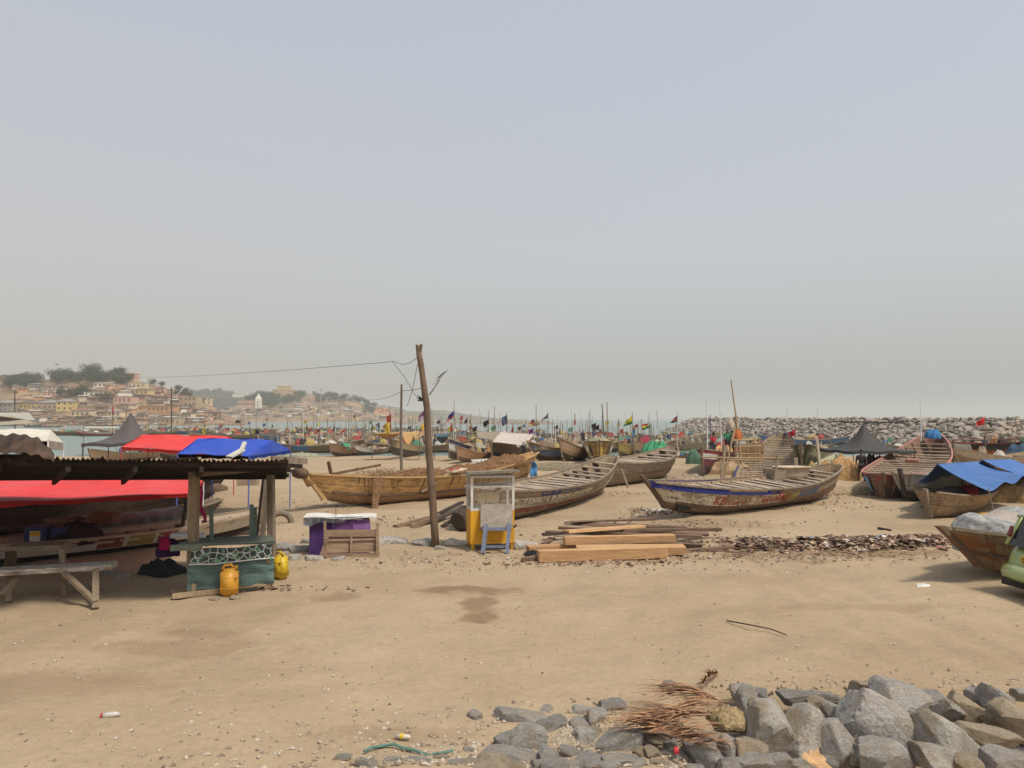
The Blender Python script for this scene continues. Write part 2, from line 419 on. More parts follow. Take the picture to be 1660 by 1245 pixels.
hill('headland', hill_mat('headland_earth', [(0.3, (0.06, 0.06, 0.035)), (0.6, (0.15, 0.12, 0.08)), (0.8, (0.25, 0.18, 0.12))], scl=0.01), 540, 850, 1700, 2400,
     [(540, 676), (590, 660), (620, 657), (645, 660), (660, 666), (680, 667), (700, 665), (720, 665), (745, 669), (765, 673), (790, 676.5), (830, 680)], 1, 3)
# the low spit with a rubble edge that closes the bay
def spit():
    m = MB()
    def fn(u, v):
        px = 640 + 268 * u; D = 640 + 110 * v
        e = min(1, (1 - u) * 12) * min(1, v * 6) * min(1, (1 - v) * 6)
        return ((px - 830) / F * D, D, -2.6 + e * (3.0 + 0.9 * fz((px * .12, D * .1, 1), 1, 3)))
    m.grid(fn, 150, 14); o = m.build('spit_ground', M_flat((0.27, 0.23, 0.18), 0.95, 0.6, 0.5, 0.5)); o['kind'] = 'structure'
spit()
def onhill(name, px, py):
    "first point of a hill's surface seen at a pixel"
    h, d0, d1 = HILLS[name]
    D = d0
    while D < d1 * 1.02:
        z = CZ + (HOR - py) / F * D
        zz = h(px, D)
        if zz >= z: return Vector(((px - 830) / F * D, D, zz))
        D += (d1 - d0) / 160
    D = d1; return Vector(((px - 830) / F * D, D, h(px, D)))

# ---- haze: the dusty air over the bay
hz = MB(); hz.box((0, 2960, 38), (9400, 6040, 92))
hn = bpy.data.materials.new('dusty_air'); hn.use_nodes = True; t_ = hn.node_tree; t_.nodes.clear()
ho_ = t_.nodes.new('ShaderNodeOutputMaterial'); pv = t_.nodes.new('ShaderNodeVolumePrincipled')
pv.inputs['Color'].default_value = (0.80, 0.785, 0.755, 1); pv.inputs['Density'].default_value = 0.00029; pv.inputs['Anisotropy'].default_value = 0.0
t_.links.new(pv.outputs[0], ho_.inputs['Volume'])
o = hz.build('haze', hn); o['kind'] = 'stuff'; o['label'] = 'pale dusty haze hanging over the bay'
# ================================================================= boats
class Hull:
    """plank canoe. t 0..1 bow to stern, v 0..1 keel to rail. local x along the keel from -L/2 (bow) to L/2 (stern)"""
    def __init__(s, L=12, B=2.0, H=1.1, bow=0.8, stern=0.5, rake=0.9, srake=0.6, full=0.55, sfull=0.5, p=0.42, rock=0.35, transom=0.0, flare=0.25, srock=None):
        s.L, s.B, s.H, s.bow, s.stern, s.rake, s.srake, s.full, s.sfull, s.p, s.rock, s.tr, s.flare = L, B, H, bow, stern, rake, srake, full, sfull, p, rock, transom, flare
        s.srock = rock if srock is None else srock
    def half(s, t):
        if t < 0.5: k = math.sin(math.pi * t) ** s.full
        else:
            k = math.sin(math.pi * t) ** s.sfull if t < 0.999 else 0
            k = s.tr + (1 - s.tr) * k
        return max(0.02, s.B / 2 * k)
    def keel(s, t):
        return s.rock * max(0, 1 - t / 0.28) ** 2.2 + s.srock * max(0, 1 - (1 - t) / 0.25) ** 2.2
    def rail(s, t):
        return s.H + s.bow * max(0, 1 - t / 0.5) ** 2.2 + s.stern * max(0, 1 - (1 - t) / 0.45) ** 2.2
    def pt(s, t, v, side=1, off=0.0):
        k, h = s.keel(t), s.rail(t); b = s.half(t)
        x = s.L * (t - 0.5) - s.rake * v ** 1.1 * max(0, 1 - t / 0.35) ** 2 + s.srake * v * max(0, 1 - (1 - t) / 0.3) ** 2
        y = b * ((1 - s.flare) * v ** s.p + s.flare * v) + off
        return Vector((x, side * y, k + (h - k) * v))
def hull_mesh(h, nt=40, nv=9, th=0.06):
    m = MB(); uv = []
    for side in (1, -1):
        n0 = len(m.v); vs = []
        for j in range(nv + 1):
            v = (j / nv)
            for i in range(nt + 1):
                t = i / nt; vs.append(h.pt(t, v, side)); uv.append((t * h.L, v))
        fs = []
        for j in range(nv):
            for i in range(nt):
                a, b, c, d = j * (nt + 1) + i, j * (nt + 1) + i + 1, (j + 1) * (nt + 1) + i + 1, (j + 1) * (nt + 1) + i
                fs.append((a, b, c, d) if side < 0 else (d, c, b, a))
        m.add(vs, fs)
        vs = []
        for j in range(nv + 1):
            v = (j / nv)
            for i in range(nt + 1):
                t = 0.012 + 0.976 * i / nt; q = h.pt(t, v, side); q.y = side * max(0.004, abs(q.y) - th)
                q.z = max(q.z, h.keel(t) + 0.10); vs.append(q); uv.append((t * h.L + 40, v))
        fs = []
        for j in range(nv):
            for i in range(nt):
                a, b, c, d = j * (nt + 1) + i, j * (nt + 1) + i + 1, (j + 1) * (nt + 1) + i + 1, (j + 1) * (nt + 1) + i
                fs.append((a, b, c, d) if side > 0 else (d, c, b, a))
        m.add(vs, fs)
        o_ = n0 + nv * (nt + 1); p_ = n0 + (nv + 1) * (nt + 1) + nv * (nt + 1)
        m.f += [(o_ + i, o_ + i + 1, p_ + i + 1, p_ + i) if side < 0 else (p_ + i, p_ + i + 1, o_ + i + 1, o_ + i) for i in range(nt)]
    # close bow and stern faces between the two sides, outside and inside
    half = (nv + 1) * (nt + 1)
    def idx(side, inner, j, i): return (0 if side > 0 else 2 * half) + (half if inner else 0) + j * (nt + 1) + i
    for i, fl in ((0, False), (nt, True)):
        for inner in (False, True):
            for j in range(nv):
                q = (idx(1, inner, j, i), idx(-1, inner, j, i), idx(-1, inner, j + 1, i), idx(1, inner, j + 1, i))
                m.f.append(q if (fl != inner) else tuple(reversed(q)))
        q = (idx(1, False, nv, i), idx(-1, False, nv, i), idx(-1, True, nv, i), idx(1, True, nv, i)); m.f.append(q)
    # floor strip inside and keel strip outside
    for i in range(nt):
        m.f.append((idx(1, True, 0, i), idx(1, True, 0, i + 1), idx(-1, True, 0, i + 1), idx(-1, True, 0, i)))
        m.f.append((idx(-1, False, 0, i), idx(-1, False, 0, i + 1), idx(1, False, 0, i + 1), idx(1, False, 0, i)))
    return m, uv
def rail_tube(h, side, w=0.07, hh=0.06, t0=0.01, t1=0.99, n=36, v=1.0, out=0.0):
    m = MB(); pts = [h.pt(t0 + (t1 - t0) * i / n, v, side) + Vector((0, side * out, 0)) for i in range(n + 1)]
    vs = []
    for p in pts:
        for dy, dz in ((-w / 2, -hh / 2), (w / 2, -hh / 2), (w / 2, hh / 2), (-w / 2, hh / 2)):
            vs.append(p + Vector((0, dy, dz + (hh / 2 - 0.004 if v == 1.0 else 0))))
    fs = []
    for i in range(n):
        for k in range(4):
            k2 = (k + 1) % 4; fs.append((i * 4 + k, i * 4 + k2, i * 4 + 4 + k2, i * 4 + 4 + k))
    fs += [(3, 2, 1, 0), (n * 4, n * 4 + 1, n * 4 + 2, n * 4 + 3)]
    m.add(vs, fs); return m
def text_mesh(body, size, bold=0.0, shear=0.0, spacing=1.0):
    cu = bpy.data.curves.new('lettering', 'FONT'); cu.body = body; cu.size = size; cu.offset = bold; cu.shear = shear; cu.space_character = spacing
    o = bpy.data.objects.new('lettering', cu); COL.objects.link(o)
    dg = bpy.context.evaluated_depsgraph_get(); me = bpy.data.meshes.new_from_object(o.evaluated_get(dg))
    bpy.data.objects.remove(o); bpy.data.curves.remove(cu); return me
def hull_text(h, body, s0, v0, size, mat, parent, side=-1, flip=False, bold=0.0):
    "letters laid along the hull side; s metres from the bow, v height share"
    me = text_mesh(body, size, bold)
    for vx in me.vertices:
        s_, z_ = vx.co.x, vx.co.y
        t = (s0 + (s_ if side < 0 else -s_)) / h.L
        v = v0 + z_ / max(0.2, (h.rail(t) - h.keel(t)))
        q = h.pt(t, max(0.02, min(1, v)), side); vx.co = q + Vector((0, side * 0.012, 0))
    me.materials.clear(); me.materials.append(mat)
    o = bpy.data.objects.new('lettering', me); link(o, parent); CH.setdefault(parent.name, []).append(o); return o
W_GREY = M_wood((0.42, 0.33, 0.235), (0.17, 0.125, 0.085), 0, 1.0)
W_GREYX = M_wood((0.52, 0.42, 0.31), (0.20, 0.15, 0.11), 1, 1.0)
W_BLOND = M_wood((0.60, 0.40, 0.19), (0.32, 0.19, 0.08), 0, 1.0, dirt=0.25)
W_BROWN = M_wood((0.24, 0.15, 0.09), (0.10, 0.06, 0.04), 0, 1.0)
W_DARK = M_wood((0.10, 0.075, 0.055), (0.035, 0.027, 0.022), 0, 1.0)
W_PALE = M_wood((0.50, 0.40, 0.28), (0.26, 0.19, 0.12), 1, 1.0)
def boat(name, label, P0, P1, h, hm, rail_m=None, thw=0, thw_m=None, thw_w=0.22, t0=.1, t1=.9, stem=True, stem_m=None, stem_top=0.25, roll=0.0, pitch=0.0,
         group=None, cat='fishing boat', dz=0.0, detail=40, strake=None, inner=0, gap=0.10, cant=None):
    "P0 ground place under the bow, P1 under the stern"
    P0, P1 = Vector(P0), Vector(P1); c = (P0 + P1) / 2; d = P1 - P0
    h.L = h.L or (Vector((d.x, d.y, 0))).length
    rz = math.atan2(d.y, d.x); el = math.atan2(d.z, Vector((d.x, d.y)).length)
    T = thing(name, label, cat, (c.x, c.y, c.z - 0.05 + dz), 0, group, rot=(roll, -el + pitch, rz))
    m, uv = hull_mesh(h, detail, 9 if detail > 24 else 6)
    m.build('hull', hm, T, smooth=False, uv=uv)
    for s in (1, -1):
        rail_tube(h, s).build('gunwale', rail_m or W_GREY, T)
        if strake: rail_tube(h, s, 0.05, 0.09, 0.04, 0.96, 34, strake[0], 0.012).build('rubbing_strake', strake[1], T)
    if thw:
        for i in range(thw):
            t = t0 + (t1 - t0) * (i + 0.5) / thw + random.uniform(-.006, .006)
            q = h.pt(t, 1.0, 1); b = abs(q.y) - 0.05; z = q.z - 0.07 - random.uniform(0, .04)
            mm = MB(); a = random.uniform(-.03, .03)
            mm.beam((q.x - a, -b, z), (q.x + a, b, z + random.uniform(-.02, .02)), thw_w * random.uniform(.85, 1.15), 0.05, jit=0.006)
            mm.build('thwart', thw_m or W_GREYX, T)
    if inner:
        for i in range(inner):
            t = 0.08 + 0.84 * (i + 0.5) / inner
            for s in (1, -1):
                mm = MB(); pts = [h.pt(t, v, s) * 1.0 - Vector((0, s * 0.085, -0.02)) for v in (0.15, 0.4, 0.7, 0.97)]
                pts = [Vector((p.x, p.y, p.z)) for p in pts]
                mm.tube(pts, 0.035, 5); mm.build('rib', thw_m or W_GREY, T)
    if stem:
        mm = MB(); pts = [h.pt(0, v, 1) for v in (0.0, 0.25, 0.5, 0.75, 1.0)]
        pts = [Vector((p.x - 0.03, 0, p.z)) for p in pts]; e = (pts[-1] - pts[-2]).normalized()
        pts.append(pts[-1] + e * stem_top)
        vs = []
        for k, p in enumerate(pts):
            w_ = 0.06; dp = 0.09
            for dx, dy in ((-dp, -w_), (dp, -w_), (dp, w_), (-dp, w_)): vs.append(p + Vector((dx, dy, 0)))
        fs = []
        n = len(pts)
        for i in range(n - 1):
            for k in range(4):
                k2 = (k + 1) % 4; fs.append((i * 4 + k, i * 4 + k2, i * 4 + 4 + k2, i * 4 + 4 + k))
        fs += [(3, 2, 1, 0), (n * 4 - 4, n * 4 - 3, n * 4 - 2, n * 4 - 1)]
        mm.add(vs, fs); mm.build('stem_post', stem_m or W_GREY, T)
    return T
def net_heap(c, r, hgt, col, label, parent=None, group=None, seed=0, name='fishing_net', cat='net'):
    "crumpled pile with a lumpy outline and a ragged skirt"
    m = MB(); nu, nv = 48, 14; c = Vector(c)
    def fn(u, v):
        a = u * 2 * math.pi; k = v
        rr = (r[0] if hasattr(r, '__len__') else r); rb = (r[1] if hasattr(r, '__len__') else r)
        w_ = 1 + 0.28 * fz((math.cos(a) * 1.3, math.sin(a) * 1.3, seed), 1.0, 4)
        q = math.cos(k * math.pi / 2) * w_
        z = hgt * math.sin(k * math.pi / 2) ** 0.8 * (1 + 0.3 * fz((math.cos(a) * q * 2, math.sin(a) * q * 2, seed + 5), 1.3, 4))
        d = 0.10 * hgt * fz((math.cos(a) * q * 7, math.sin(a) * q * 7, seed + z * 5), 1.0, 4)
        return (rr * q * math.cos(a), rb * q * math.sin(a), z - 0.03 + d)
    m.grid(fn, nu, nv)
    o = m.build(name, net_mat(col), parent, smooth=True)
    if parent is None: o.location = c; tag(o, label, cat, group)
    else: o.location = c
    return o
@cached
def net_mat(col):
    n = NT('net'); v = n.coord('Object'); a = n.noise(v, 5, 8, 0.75, 1.5); b = n.vor(v, 22, 'F1', 0)
    c = n.hsv(col, 0.5, 1.0, n.ramp(a, [(0.3, 0.35), (0.5, 0.9), (0.75, 1.5)]))
    c = n.mix(n.ramp(b, [(0.0, 0.5), (0.3, 0.0)]), c, tuple(x * 0.35 for x in col))
    n.base(c).rough(0.95); n.bump(n.math('ADD', a, n.math('MULTIPLY', b, 0.5)), 0.9, 0.06); return n.m
def flag(px, pyt, pyb, Y, tip, poly, col, label, lean=0.0, cols=None, pole_r=0.022, pole=(0.30, 0.24, 0.17), zbase=None, group='flags flying from poles on the boats'):
    """flag pole standing at pixel column px from pyb up to pyt at depth Y, leaning by lean px at the top;
    poly: flag corners in photo px (hoist top, fly top, fly bottom, hoist bottom)"""
    b = At(px, pyb, Y); t = At(px + lean, pyt, Y)
    T = thing('flag_pole', label, 'flag', b, 0, group)
    MB().tube([(0, 0, 0), tuple((t - b) * 0.5 + Vector((0.02, 0, 0))), tuple(t - b)], pole_r, 5, pole_r * 0.6).build('pole', M_wood(pole, tuple(x * .5 for x in pole), 2), T)
    if poly:
        q = [At(a, c, Y) - b for a, c in poly]
        def fn(u, v):
            p = (q[0] * (1 - u) + q[1] * u) * (1 - v) + (q[3] * (1 - u) + q[2] * u) * v
            return p + Vector((0, math.sin(u * 7 + v * 3 + px) * 0.09 * u * (1 + Y / 120), math.sin(u * 5 + v * 4 + px) * 0.05 * u))
        if cols is None: cols = [col]
        k = len(cols)
        for i, cc in enumerate(cols):
            m = MB(); m.sheet(lambda u, v: fn(u, (i + v) / k), 8, 3, 0.006)
            m.build('flag_cloth', M_cloth(cc, 0.85, 0.35), T, smooth=True)
    return T
# ================================================================= the boats on the open sand
# 1 blond canoe with a rolled ball prow
A = G(552, 824); B = G(872, 800); d = (B - A).normalized()
P0 = A - d * 0.6; P1 = G(852, 793)
L = (P1 - P0).length
h = Hull(L, 2.1, 1.0, 0.36, 0.75, 0.85, 0.9, 0.62, 0.5, 0.34, 0.40, 0, 0.3)
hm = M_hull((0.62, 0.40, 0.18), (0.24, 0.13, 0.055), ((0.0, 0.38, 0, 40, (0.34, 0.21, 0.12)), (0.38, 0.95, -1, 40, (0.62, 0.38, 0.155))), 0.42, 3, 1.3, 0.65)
T = boat('wooden_canoe', 'long blond wooden canoe with a round knob on its curled prow, heaped with dry nets', P0, P1, h, hm, W_BLOND, 5, W_BLOND, 0.25, .08, .5, stem_m=W_BLOND, stem_top=0.05,
         strake=(0.40, W_BROWN))
q = h.pt(0, 1, 1); mb = MB()
mb.tube([q + Vector((0.25, 0, -0.38)), q + Vector((0.0, 0, -0.02)), q + Vector((-0.14, 0, 0.08))], 0.14, 10, 0.11)
mb.build('prow_neck', W_BLOND, T, smooth=True)
mb = MB(); mb.tube([q + Vector((-0.16, -0.30, 0.04)), q + Vector((-0.16, -0.1, 0.06)), q + Vector((-0.16, 0.1, 0.06)), q + Vector((-0.16, 0.30, 0.04))], [0.17, 0.21, 0.21, 0.17], 14)
mb.build('prow_knob', W_BROWN, T, smooth=True)
for i in range(9):   # dry nets and ropes filling the hull
    t = 0.28 + 0.6 * i / 8
    o = net_heap(h.pt(t, 0.9, 1) * Vector((1, 0, 1)), (1.3, 0.8), 0.26 + 0.08 * (i % 3), (0.21, 0.11, 0.05), None, T, seed=i * 3)
    o.location = Vector((h.L * (t - 0.5), 0, h.rail(t) - 0.10))
mstr = MB()
for k in range(230):  # loose ends of net and rope standing out of the heap
    t = random.choice([random.uniform(.16, .42), random.uniform(.4, .88)]); b0 = Vector((h.L * (t - .5), random.uniform(-.75, .75), h.rail(t) + random.uniform(-.05, .12)))
    an = random.uniform(0, 6.28); l_ = random.uniform(.15, .6); d1 = Vector((math.cos(an) * l_, math.sin(an) * l_ * .6, random.uniform(.02, .28)))
    mstr.tube([b0, b0 + d1 * .5 + Vector((0, 0, .09)), b0 + d1], .014, 4, .008)
mstr.build('net_strands', M_wood((0.42, 0.28, 0.15), (0.16, 0.09, 0.05), 0), T)['kind'] = 'stuff'
for k in range(26):  # strings and nets hanging over the side
    t = random.uniform(0.12, 0.72); s0 = h.pt(t, 1.0, -1); m = MB()
    ln = random.uniform(0.15, 0.6); pts = [s0 + Vector((0, 0.1, 0.06))]
    for j in range(6):
        v = 1 - ln * j / 5; p = h.pt(t + 0.0015 * math.sin(j + k), v, -1); pts.append(p + Vector((0, -0.03, 0.02)))
    m.tube(pts, 0.011, 4); m.build('rope', M_wood((0.22, 0.13, 0.07), (0.12, 0.07, 0.04), 2), T)
m = MB(); a = h.pt(0.19, 1.02, -1)   # net hung like a curtain to the sand
def fn(u, v):
    w_ = 0.10 + 0.36 * (1 - v)
    return (a.x - 0.1 + (u - .5) * w_ - 0.25 * v, a.y - 0.06 - 0.1 * v * u, a.z - v * 1.55 + 0.02 * math.sin(u * 20))
m.sheet(fn, 10, 12, 0.01); m.build('hanging_net', net_mat((0.27, 0.15, 0.08)), T)
m = MB(); m.beam(h.pt(0.36, 0.45, -1) + Vector((0, -0.08, 0)), h.pt(0.50, 1.0, -1) + Vector((0, -.05, .32)), 0.16, 0.04); m.build('paddle', W_PALE, T)
m = MB(); m.beam(h.pt(0.47, 1.0, -1) + Vector((0, 0, .2)), h.pt(0.55, 1.0, -1) + Vector((0, 0.1, .28)), 0.45, 0.05); m.build('board', M_flat((0.62, 0.50, 0.36), var=.3), T)
m = MB(); m.beam(h.pt(0.475, 1.0, -1) + Vector((0, 0, .25)), h.pt(0.525, 1.0, -1) + Vector((0, 0.08, .31)), 0.12, 0.05); m.build('red_stripe', M_flat((0.45, 0.05, 0.05), var=.3), T)
m = MB(); m.beam(h.pt(0.1, 1.0, 1) + Vector((0, 0, .05)), h.pt(0.30, 1.0, 1) + Vector((0, 0.1, .42)), 0.09, 0.09); m.build('pole', W_BROWN, T)
m = MB(); m.beam(h.pt(0.1, 1.0, 1) + Vector((0, 0, -.2)), h.pt(0.085, 1.0, 1) + Vector((0, 0, .5)), 0.12, 0.08); m.build('cleat', W_BROWN, T)
m = MB()
def fn(u, v):
    return (h.L * .5 - 0.2 + 0.45 * v * u + 0.1 * math.sin(v * 9), -0.45 - 0.25 * u - 0.15 * v, 1.35 - 1.05 * v + 0.06 * math.sin(u * 8 + v * 5))
m.sheet(fn, 8, 10, 0.02); o = m.build('cloth', M_cloth((0.10, 0.32, 0.62)), T, smooth=True)

# 2 weathered canoe behind the yellow kiosk
P0 = G(770, 856); P1 = G(985, 796)
h = Hull((P1 - P0).length, 2.25, 0.95, 0.3, 0.7, 0.5, 0.6, 0.42, 0.5, 0.34, 0.12, 0, 0.3, 0.45)
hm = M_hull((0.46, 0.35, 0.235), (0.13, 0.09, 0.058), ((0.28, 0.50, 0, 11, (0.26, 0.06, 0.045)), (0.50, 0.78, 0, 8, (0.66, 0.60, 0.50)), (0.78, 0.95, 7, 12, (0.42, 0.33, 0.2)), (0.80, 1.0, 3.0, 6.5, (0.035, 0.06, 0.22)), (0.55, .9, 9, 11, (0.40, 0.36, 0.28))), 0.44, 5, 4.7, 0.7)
T = boat('wooden_canoe', 'weathered grey canoe with flaking maroon and white paint behind the yellow kiosk', P0, P1, h, hm, W_GREY, 15, W_GREYX, 0.42, .05, .95, stem_m=W_GREY, stem_top=0.1, strake=(0.52, W_GREY), roll=R(4))
m = MB(); m.tube([(-h.L / 2 - 0.75, 0.2, 0.34), (-h.L / 2 - 0.6, 0.2, 0.36), (-h.L / 2 + .2, 0.1, 0.40)], [.24, .33, .38], 9, rough=.12); m.build('bow_block', W_DARK, T)
# 3 neighbour half hidden behind it
P0 = G(975, 790); P1 = G(1078, 772)
h = Hull((P1 - P0).length + 1.5, 2.5, 1.15, 0.2, 0.55, 0.4, 0.55, 0.4, 0.5, 0.34, 0.1, 0, 0.3, 0.35)
hm = M_hull((0.40, 0.32, 0.235), (0.17, 0.125, 0.09), ((0.30, 0.42, 0, 40, (0.33, 0.16, 0.12)), (0.5, 0.9, 0, 40, (0.40, 0.34, 0.26))), 0.6, 6, 9.1, 0.7)
boat('wooden_canoe', 'bare greyish brown canoe whose decked stern shows behind the flaking canoe', P0, P1, h, hm, W_GREY, 12, W_GREYX, 0.6, .04, .97, stem_m=W_GREY, strake=(0.55, W_BROWN), roll=R(3))
# 4 right canoe, blue rail
P0 = G(1078, 842); P1 = G(1350, 806)
h = Hull((P1 - P0).length, 2.35, 0.92, 0.42, 0.5, 1.0, 0.35, 0.55, 0.5, 0.36, 0.42, 0, 0.3, 0.35)
hm = M_hull((0.42, 0.29, 0.175), (0.13, 0.085, 0.055), ((0.80, 1.01, 0, 5.2, (0.018, 0.035, 0.20)), (0.36, 0.80, -1, 5.6, (0.72, 0.65, 0.53)), (0.40, 0.8, 5.4, 6.6, (0.42, 0.37, 0.16)), (0.5, 0.9, 6.6, 8.2, (0.15, 0.2, 0.33)), (0.3, 0.36, 0, 30, (0.60, 0.52, 0.40)), (0.56, 0.78, 8.2, 30, (0.52, 0.43, 0.32))), 0.34, 4, 2.2, 0.6)
T = boat('wooden_canoe', 'right hand canoe with a bright blue rail and faded red lettering on cream planks', P0, P1, h, hm, W_GREY, 17, W_GREYX, 0.3, .1, .93, stem_m=W_BROWN, stem_top=0.35, strake=(0.34, W_BROWN), inner=14, roll=R(5))
RB = M_hull((0.45, 0.07, 0.04), (0.22, 0.05, 0.03), (), 0.3, 0, 1.0)
rb = M_flat((0.42, 0.06, 0.04), 0.9, 0.4, 14, 0.2, (0.50, 0.42, 0.32), 0.45)
hull_text(h, 'KBRON', 1.9, 0.44, 0.42, rb, T, bold=0.012)
hull_text(h, 'ARAWINIS', 4.2, 0.44, 0.38, rb, T, bold=0.010)
for i, side in ((0, -1), (0, 1)):
    rail_tube(h, side, 0.03, 0.20, 0.0, 0.40, 30, 0.93, 0.012).build('blue_rail', M_flat((0.018, 0.03, 0.20), 0.7, 0.35, 8, 0.2, (0.2, 0.15, 0.1), 0.35), T)
m = MB(); m.tube([h.pt(0.46, .88, -1) + Vector((0, -.025, 0)) + Vector((0.12 * math.cos(a), -0.004, 0.12 * math.sin(a))) for a in [k * math.pi / 5 for k in range(11)]], 0.02, 4); m.build('painted_ring', rb, T)
m = MB(); m.box(h.pt(0.10, 0.72, -1) + Vector((0.05, -.02, 0)), (0.36, 0.05, 0.28), jit=.02); m.build('patch_board', W_PALE, T)
m = MB()
p_ = h.pt(0.07, 0.25, -1)
m.add([p_ + Vector(v) for v in ((-.35, -.03, -.12), (.32, -.05, -.10), (.05, -.08, .42), (-.35, -.0, .22), (-.33, .1, -.1), (.3, .06, -.1), (.05, .05, .4), (-.33, .1, .2))], [(0, 1, 2, 3), (7, 6, 5, 4), (0, 4, 5, 1), (1, 5, 6, 2), (2, 6, 7, 3), (3, 7, 4, 0)])
m.build('tar_patch', M_flat((0.03, 0.026, 0.024), 0.7), T)
for t_, wd, dp in ((0.24, 0.5, .55), (0.30, 0.7, .75), (0.36, .3, .4)):   # torn net over the side
    m = MB(); a = h.pt(t_, 1.0, -1)
    def fn(u, v, a=a, t_=t_, wd=wd, dp=dp):
        p = h.pt(t_ + (u - 0.5) * wd / h.L * (1 + 0.3 * math.sin(v * 6)), max(0.1, 1.0 - dp * v * (0.7 + 0.3 * math.sin(u * 9 + 1))), -1)
        return (p.x, p.y - 0.035, p.z + 0.02)
    m.sheet(fn, 10, 8, 0.01); m.build('torn_net', net_mat((0.42, 0.34, 0.22)), T)
BOAT4 = T; H4 = h
# tub resting on its thwarts
tb = thing('plastic_tub', 'large pale oval tub resting across the blue railed canoe', 'tub', At(1283, 775, 30.6) + Vector((0, 0, -.1)), R(12))
m = MB(); nn = 28; prof = [(0.50, 0.0), (0.56, 0.25), (0.62, 0.52), (0.66, 0.53), (0.66, 0.57), (0.60, 0.57), (0.54, 0.25), (0.48, 0.05), (0.0, 0.05)]
vs = [(r_ * 1.15 * math.copysign(abs(math.cos(a)) ** .7, math.cos(a)), r_ * 0.75 * math.copysign(abs(math.sin(a)) ** .7, math.sin(a)), z) for r_, z in prof for a in [2 * math.pi * k / nn for k in range(nn)]]
m.add(vs, [(j * nn + k, j * nn + (k + 1) % nn, (j + 1) * nn + (k + 1) % nn, (j + 1) * nn + k) for j in range(len(prof) - 1) for k in range(nn)] + [tuple(reversed(range(nn)))])
m.build('tub_shell', M_flat((0.52, 0.40, 0.28), .6, .3), tb, smooth=True)
m = MB(); m.box((-0.75, 0.0, 0.22), (0.5, 0.9, 0.5), jit=.02); m.build('side_box', W_GREY, tb)
# post standing beside it
m = MB(); a = G(1248, 815); b = At(1261, 738, a.y); m.tube([a, (a + b) / 2 + Vector((.03, 0, 0)), b], 0.055, 8, 0.045); m.build('wooden_post', W_PALE, None)
tag(bpy.data.objects['wooden_post'], 'thin pale post leaning up beside the tub in the blue railed canoe', 'post')
# 5 boat with the dark blue rim seen over it
P0 = G(1158, 792); P1 = G(1286, 768)
h = Hull(11.5, 3.4, 0.66, 0.12, 0.75, 0.3, 0.6, 0.30, 0.45, 0.34, 0.2, 0, 0.3)
P0 = G(1226, 794); P1 = G(1266, 753)
h.L = (P1 - P0).length
hm = M_hull((0.40, 0.29, 0.17), (0.13, 0.09, 0.06), ((0.75, 1.01, -1, 40, (0.03, 0.035, 0.13)), (0.2, 0.75, -1, 5, (0.42, 0.36, 0.26))), 0.45, 4, 5.2, 0.8)
T = boat('wooden_canoe', 'broad canoe with a dark blue rim and many pale cross boards beyond the tub', P0, P1, h, hm, M_flat((0.05, 0.055, 0.15), .7, .4), 19, M_wood((0.50, 0.40, 0.29), (0.26, 0.2, 0.14), 1), 0.2, .1, .92, stem_m=W_GREY, stem_top=.1, pitch=R(-3.5), dz=.35)
# 6 pink rimmed boat
P0 = G(1437, 806); P1 = G(1512, 762)
h = Hull((P1 - P0).length + 1.2, 3.3, 0.92, 0.40, 0.75, 0.15, 0.5, 0.30, 0.45, 0.30, 0.15, 0, 0.25)
hm = M_hull((0.33, 0.20, 0.14), (0.14, 0.08, 0.06), ((0.80, 1.01, -1, 40, (0.35, 0.09, 0.07)), (0.30, 0.62, 1.2, 8, (0.62, 0.56, 0.48)), (0.0, 0.28, -1, 40, (0.30, 0.16, 0.09)), (0.62, 0.8, 0.2, 40, (0.34, 0.07, 0.05))), 0.3, 4, 3.3, 0.6)
T = boat('wooden_boat', 'broad boat with pink rim, red and white stripes and a sky blue bow square', P0, P1, h, hm, M_flat((0.48, 0.21, 0.17), .75, .3), 13, W_PALE, 0.26, .12, .9, stem_m=W_BROWN, stem_top=.1, pitch=R(-2.5), dz=.2)
m = MB()
m.sheet(lambda u, v: h.pt(0.02 + 0.16 * u, 0.92 - 0.60 * v, 1) + Vector((0, 0.03, 0)), 8, 8, 0.004)
m2 = MB()
def pf(u, v, side=-1): return h.pt(0.015 + 0.13 * u, 0.90 - 0.55 * v, side) + Vector((-0.01, side * 0.022, 0))
for sd_ in (-1, 1):
    m2 = MB(); m2.grid(lambda u, v: pf(u, v, sd_), 8, 8); m2.build('blue_panel', M_flat((0.11, 0.36, 0.66), .6, .2), T)
m = MB(); m.box(h.pt(0.5, 1, 1) * Vector((1, 0, 1)) + Vector((0.2, 0.1, -.1)), (0.5, 0.6, 0.3), jit=.02); m.build('engine_box', M_flat((0.34, 0.16, 0.10)), T)
# white mast and blue bundle at its far end
q = h.pt(0.93, 1, -1); mt = MB(); mt.tube([(0, 0, 0), (0.05, 0, 1.2), (0.16, 0, 2.9)], 0.035, 6, 0.022)
o = mt.build('mast', M_flat((0.75, 0.74, 0.72), .5, .1), T); o.location = (h.L * .42, .5, 1.3)
net_heap((1, 1, 1), (0.6, 0.5), 0.55, (0.05, 0.20, 0.42), None, T, seed=4, name='blue_bundle').location = (h.L * .46, -.1, 1.5)
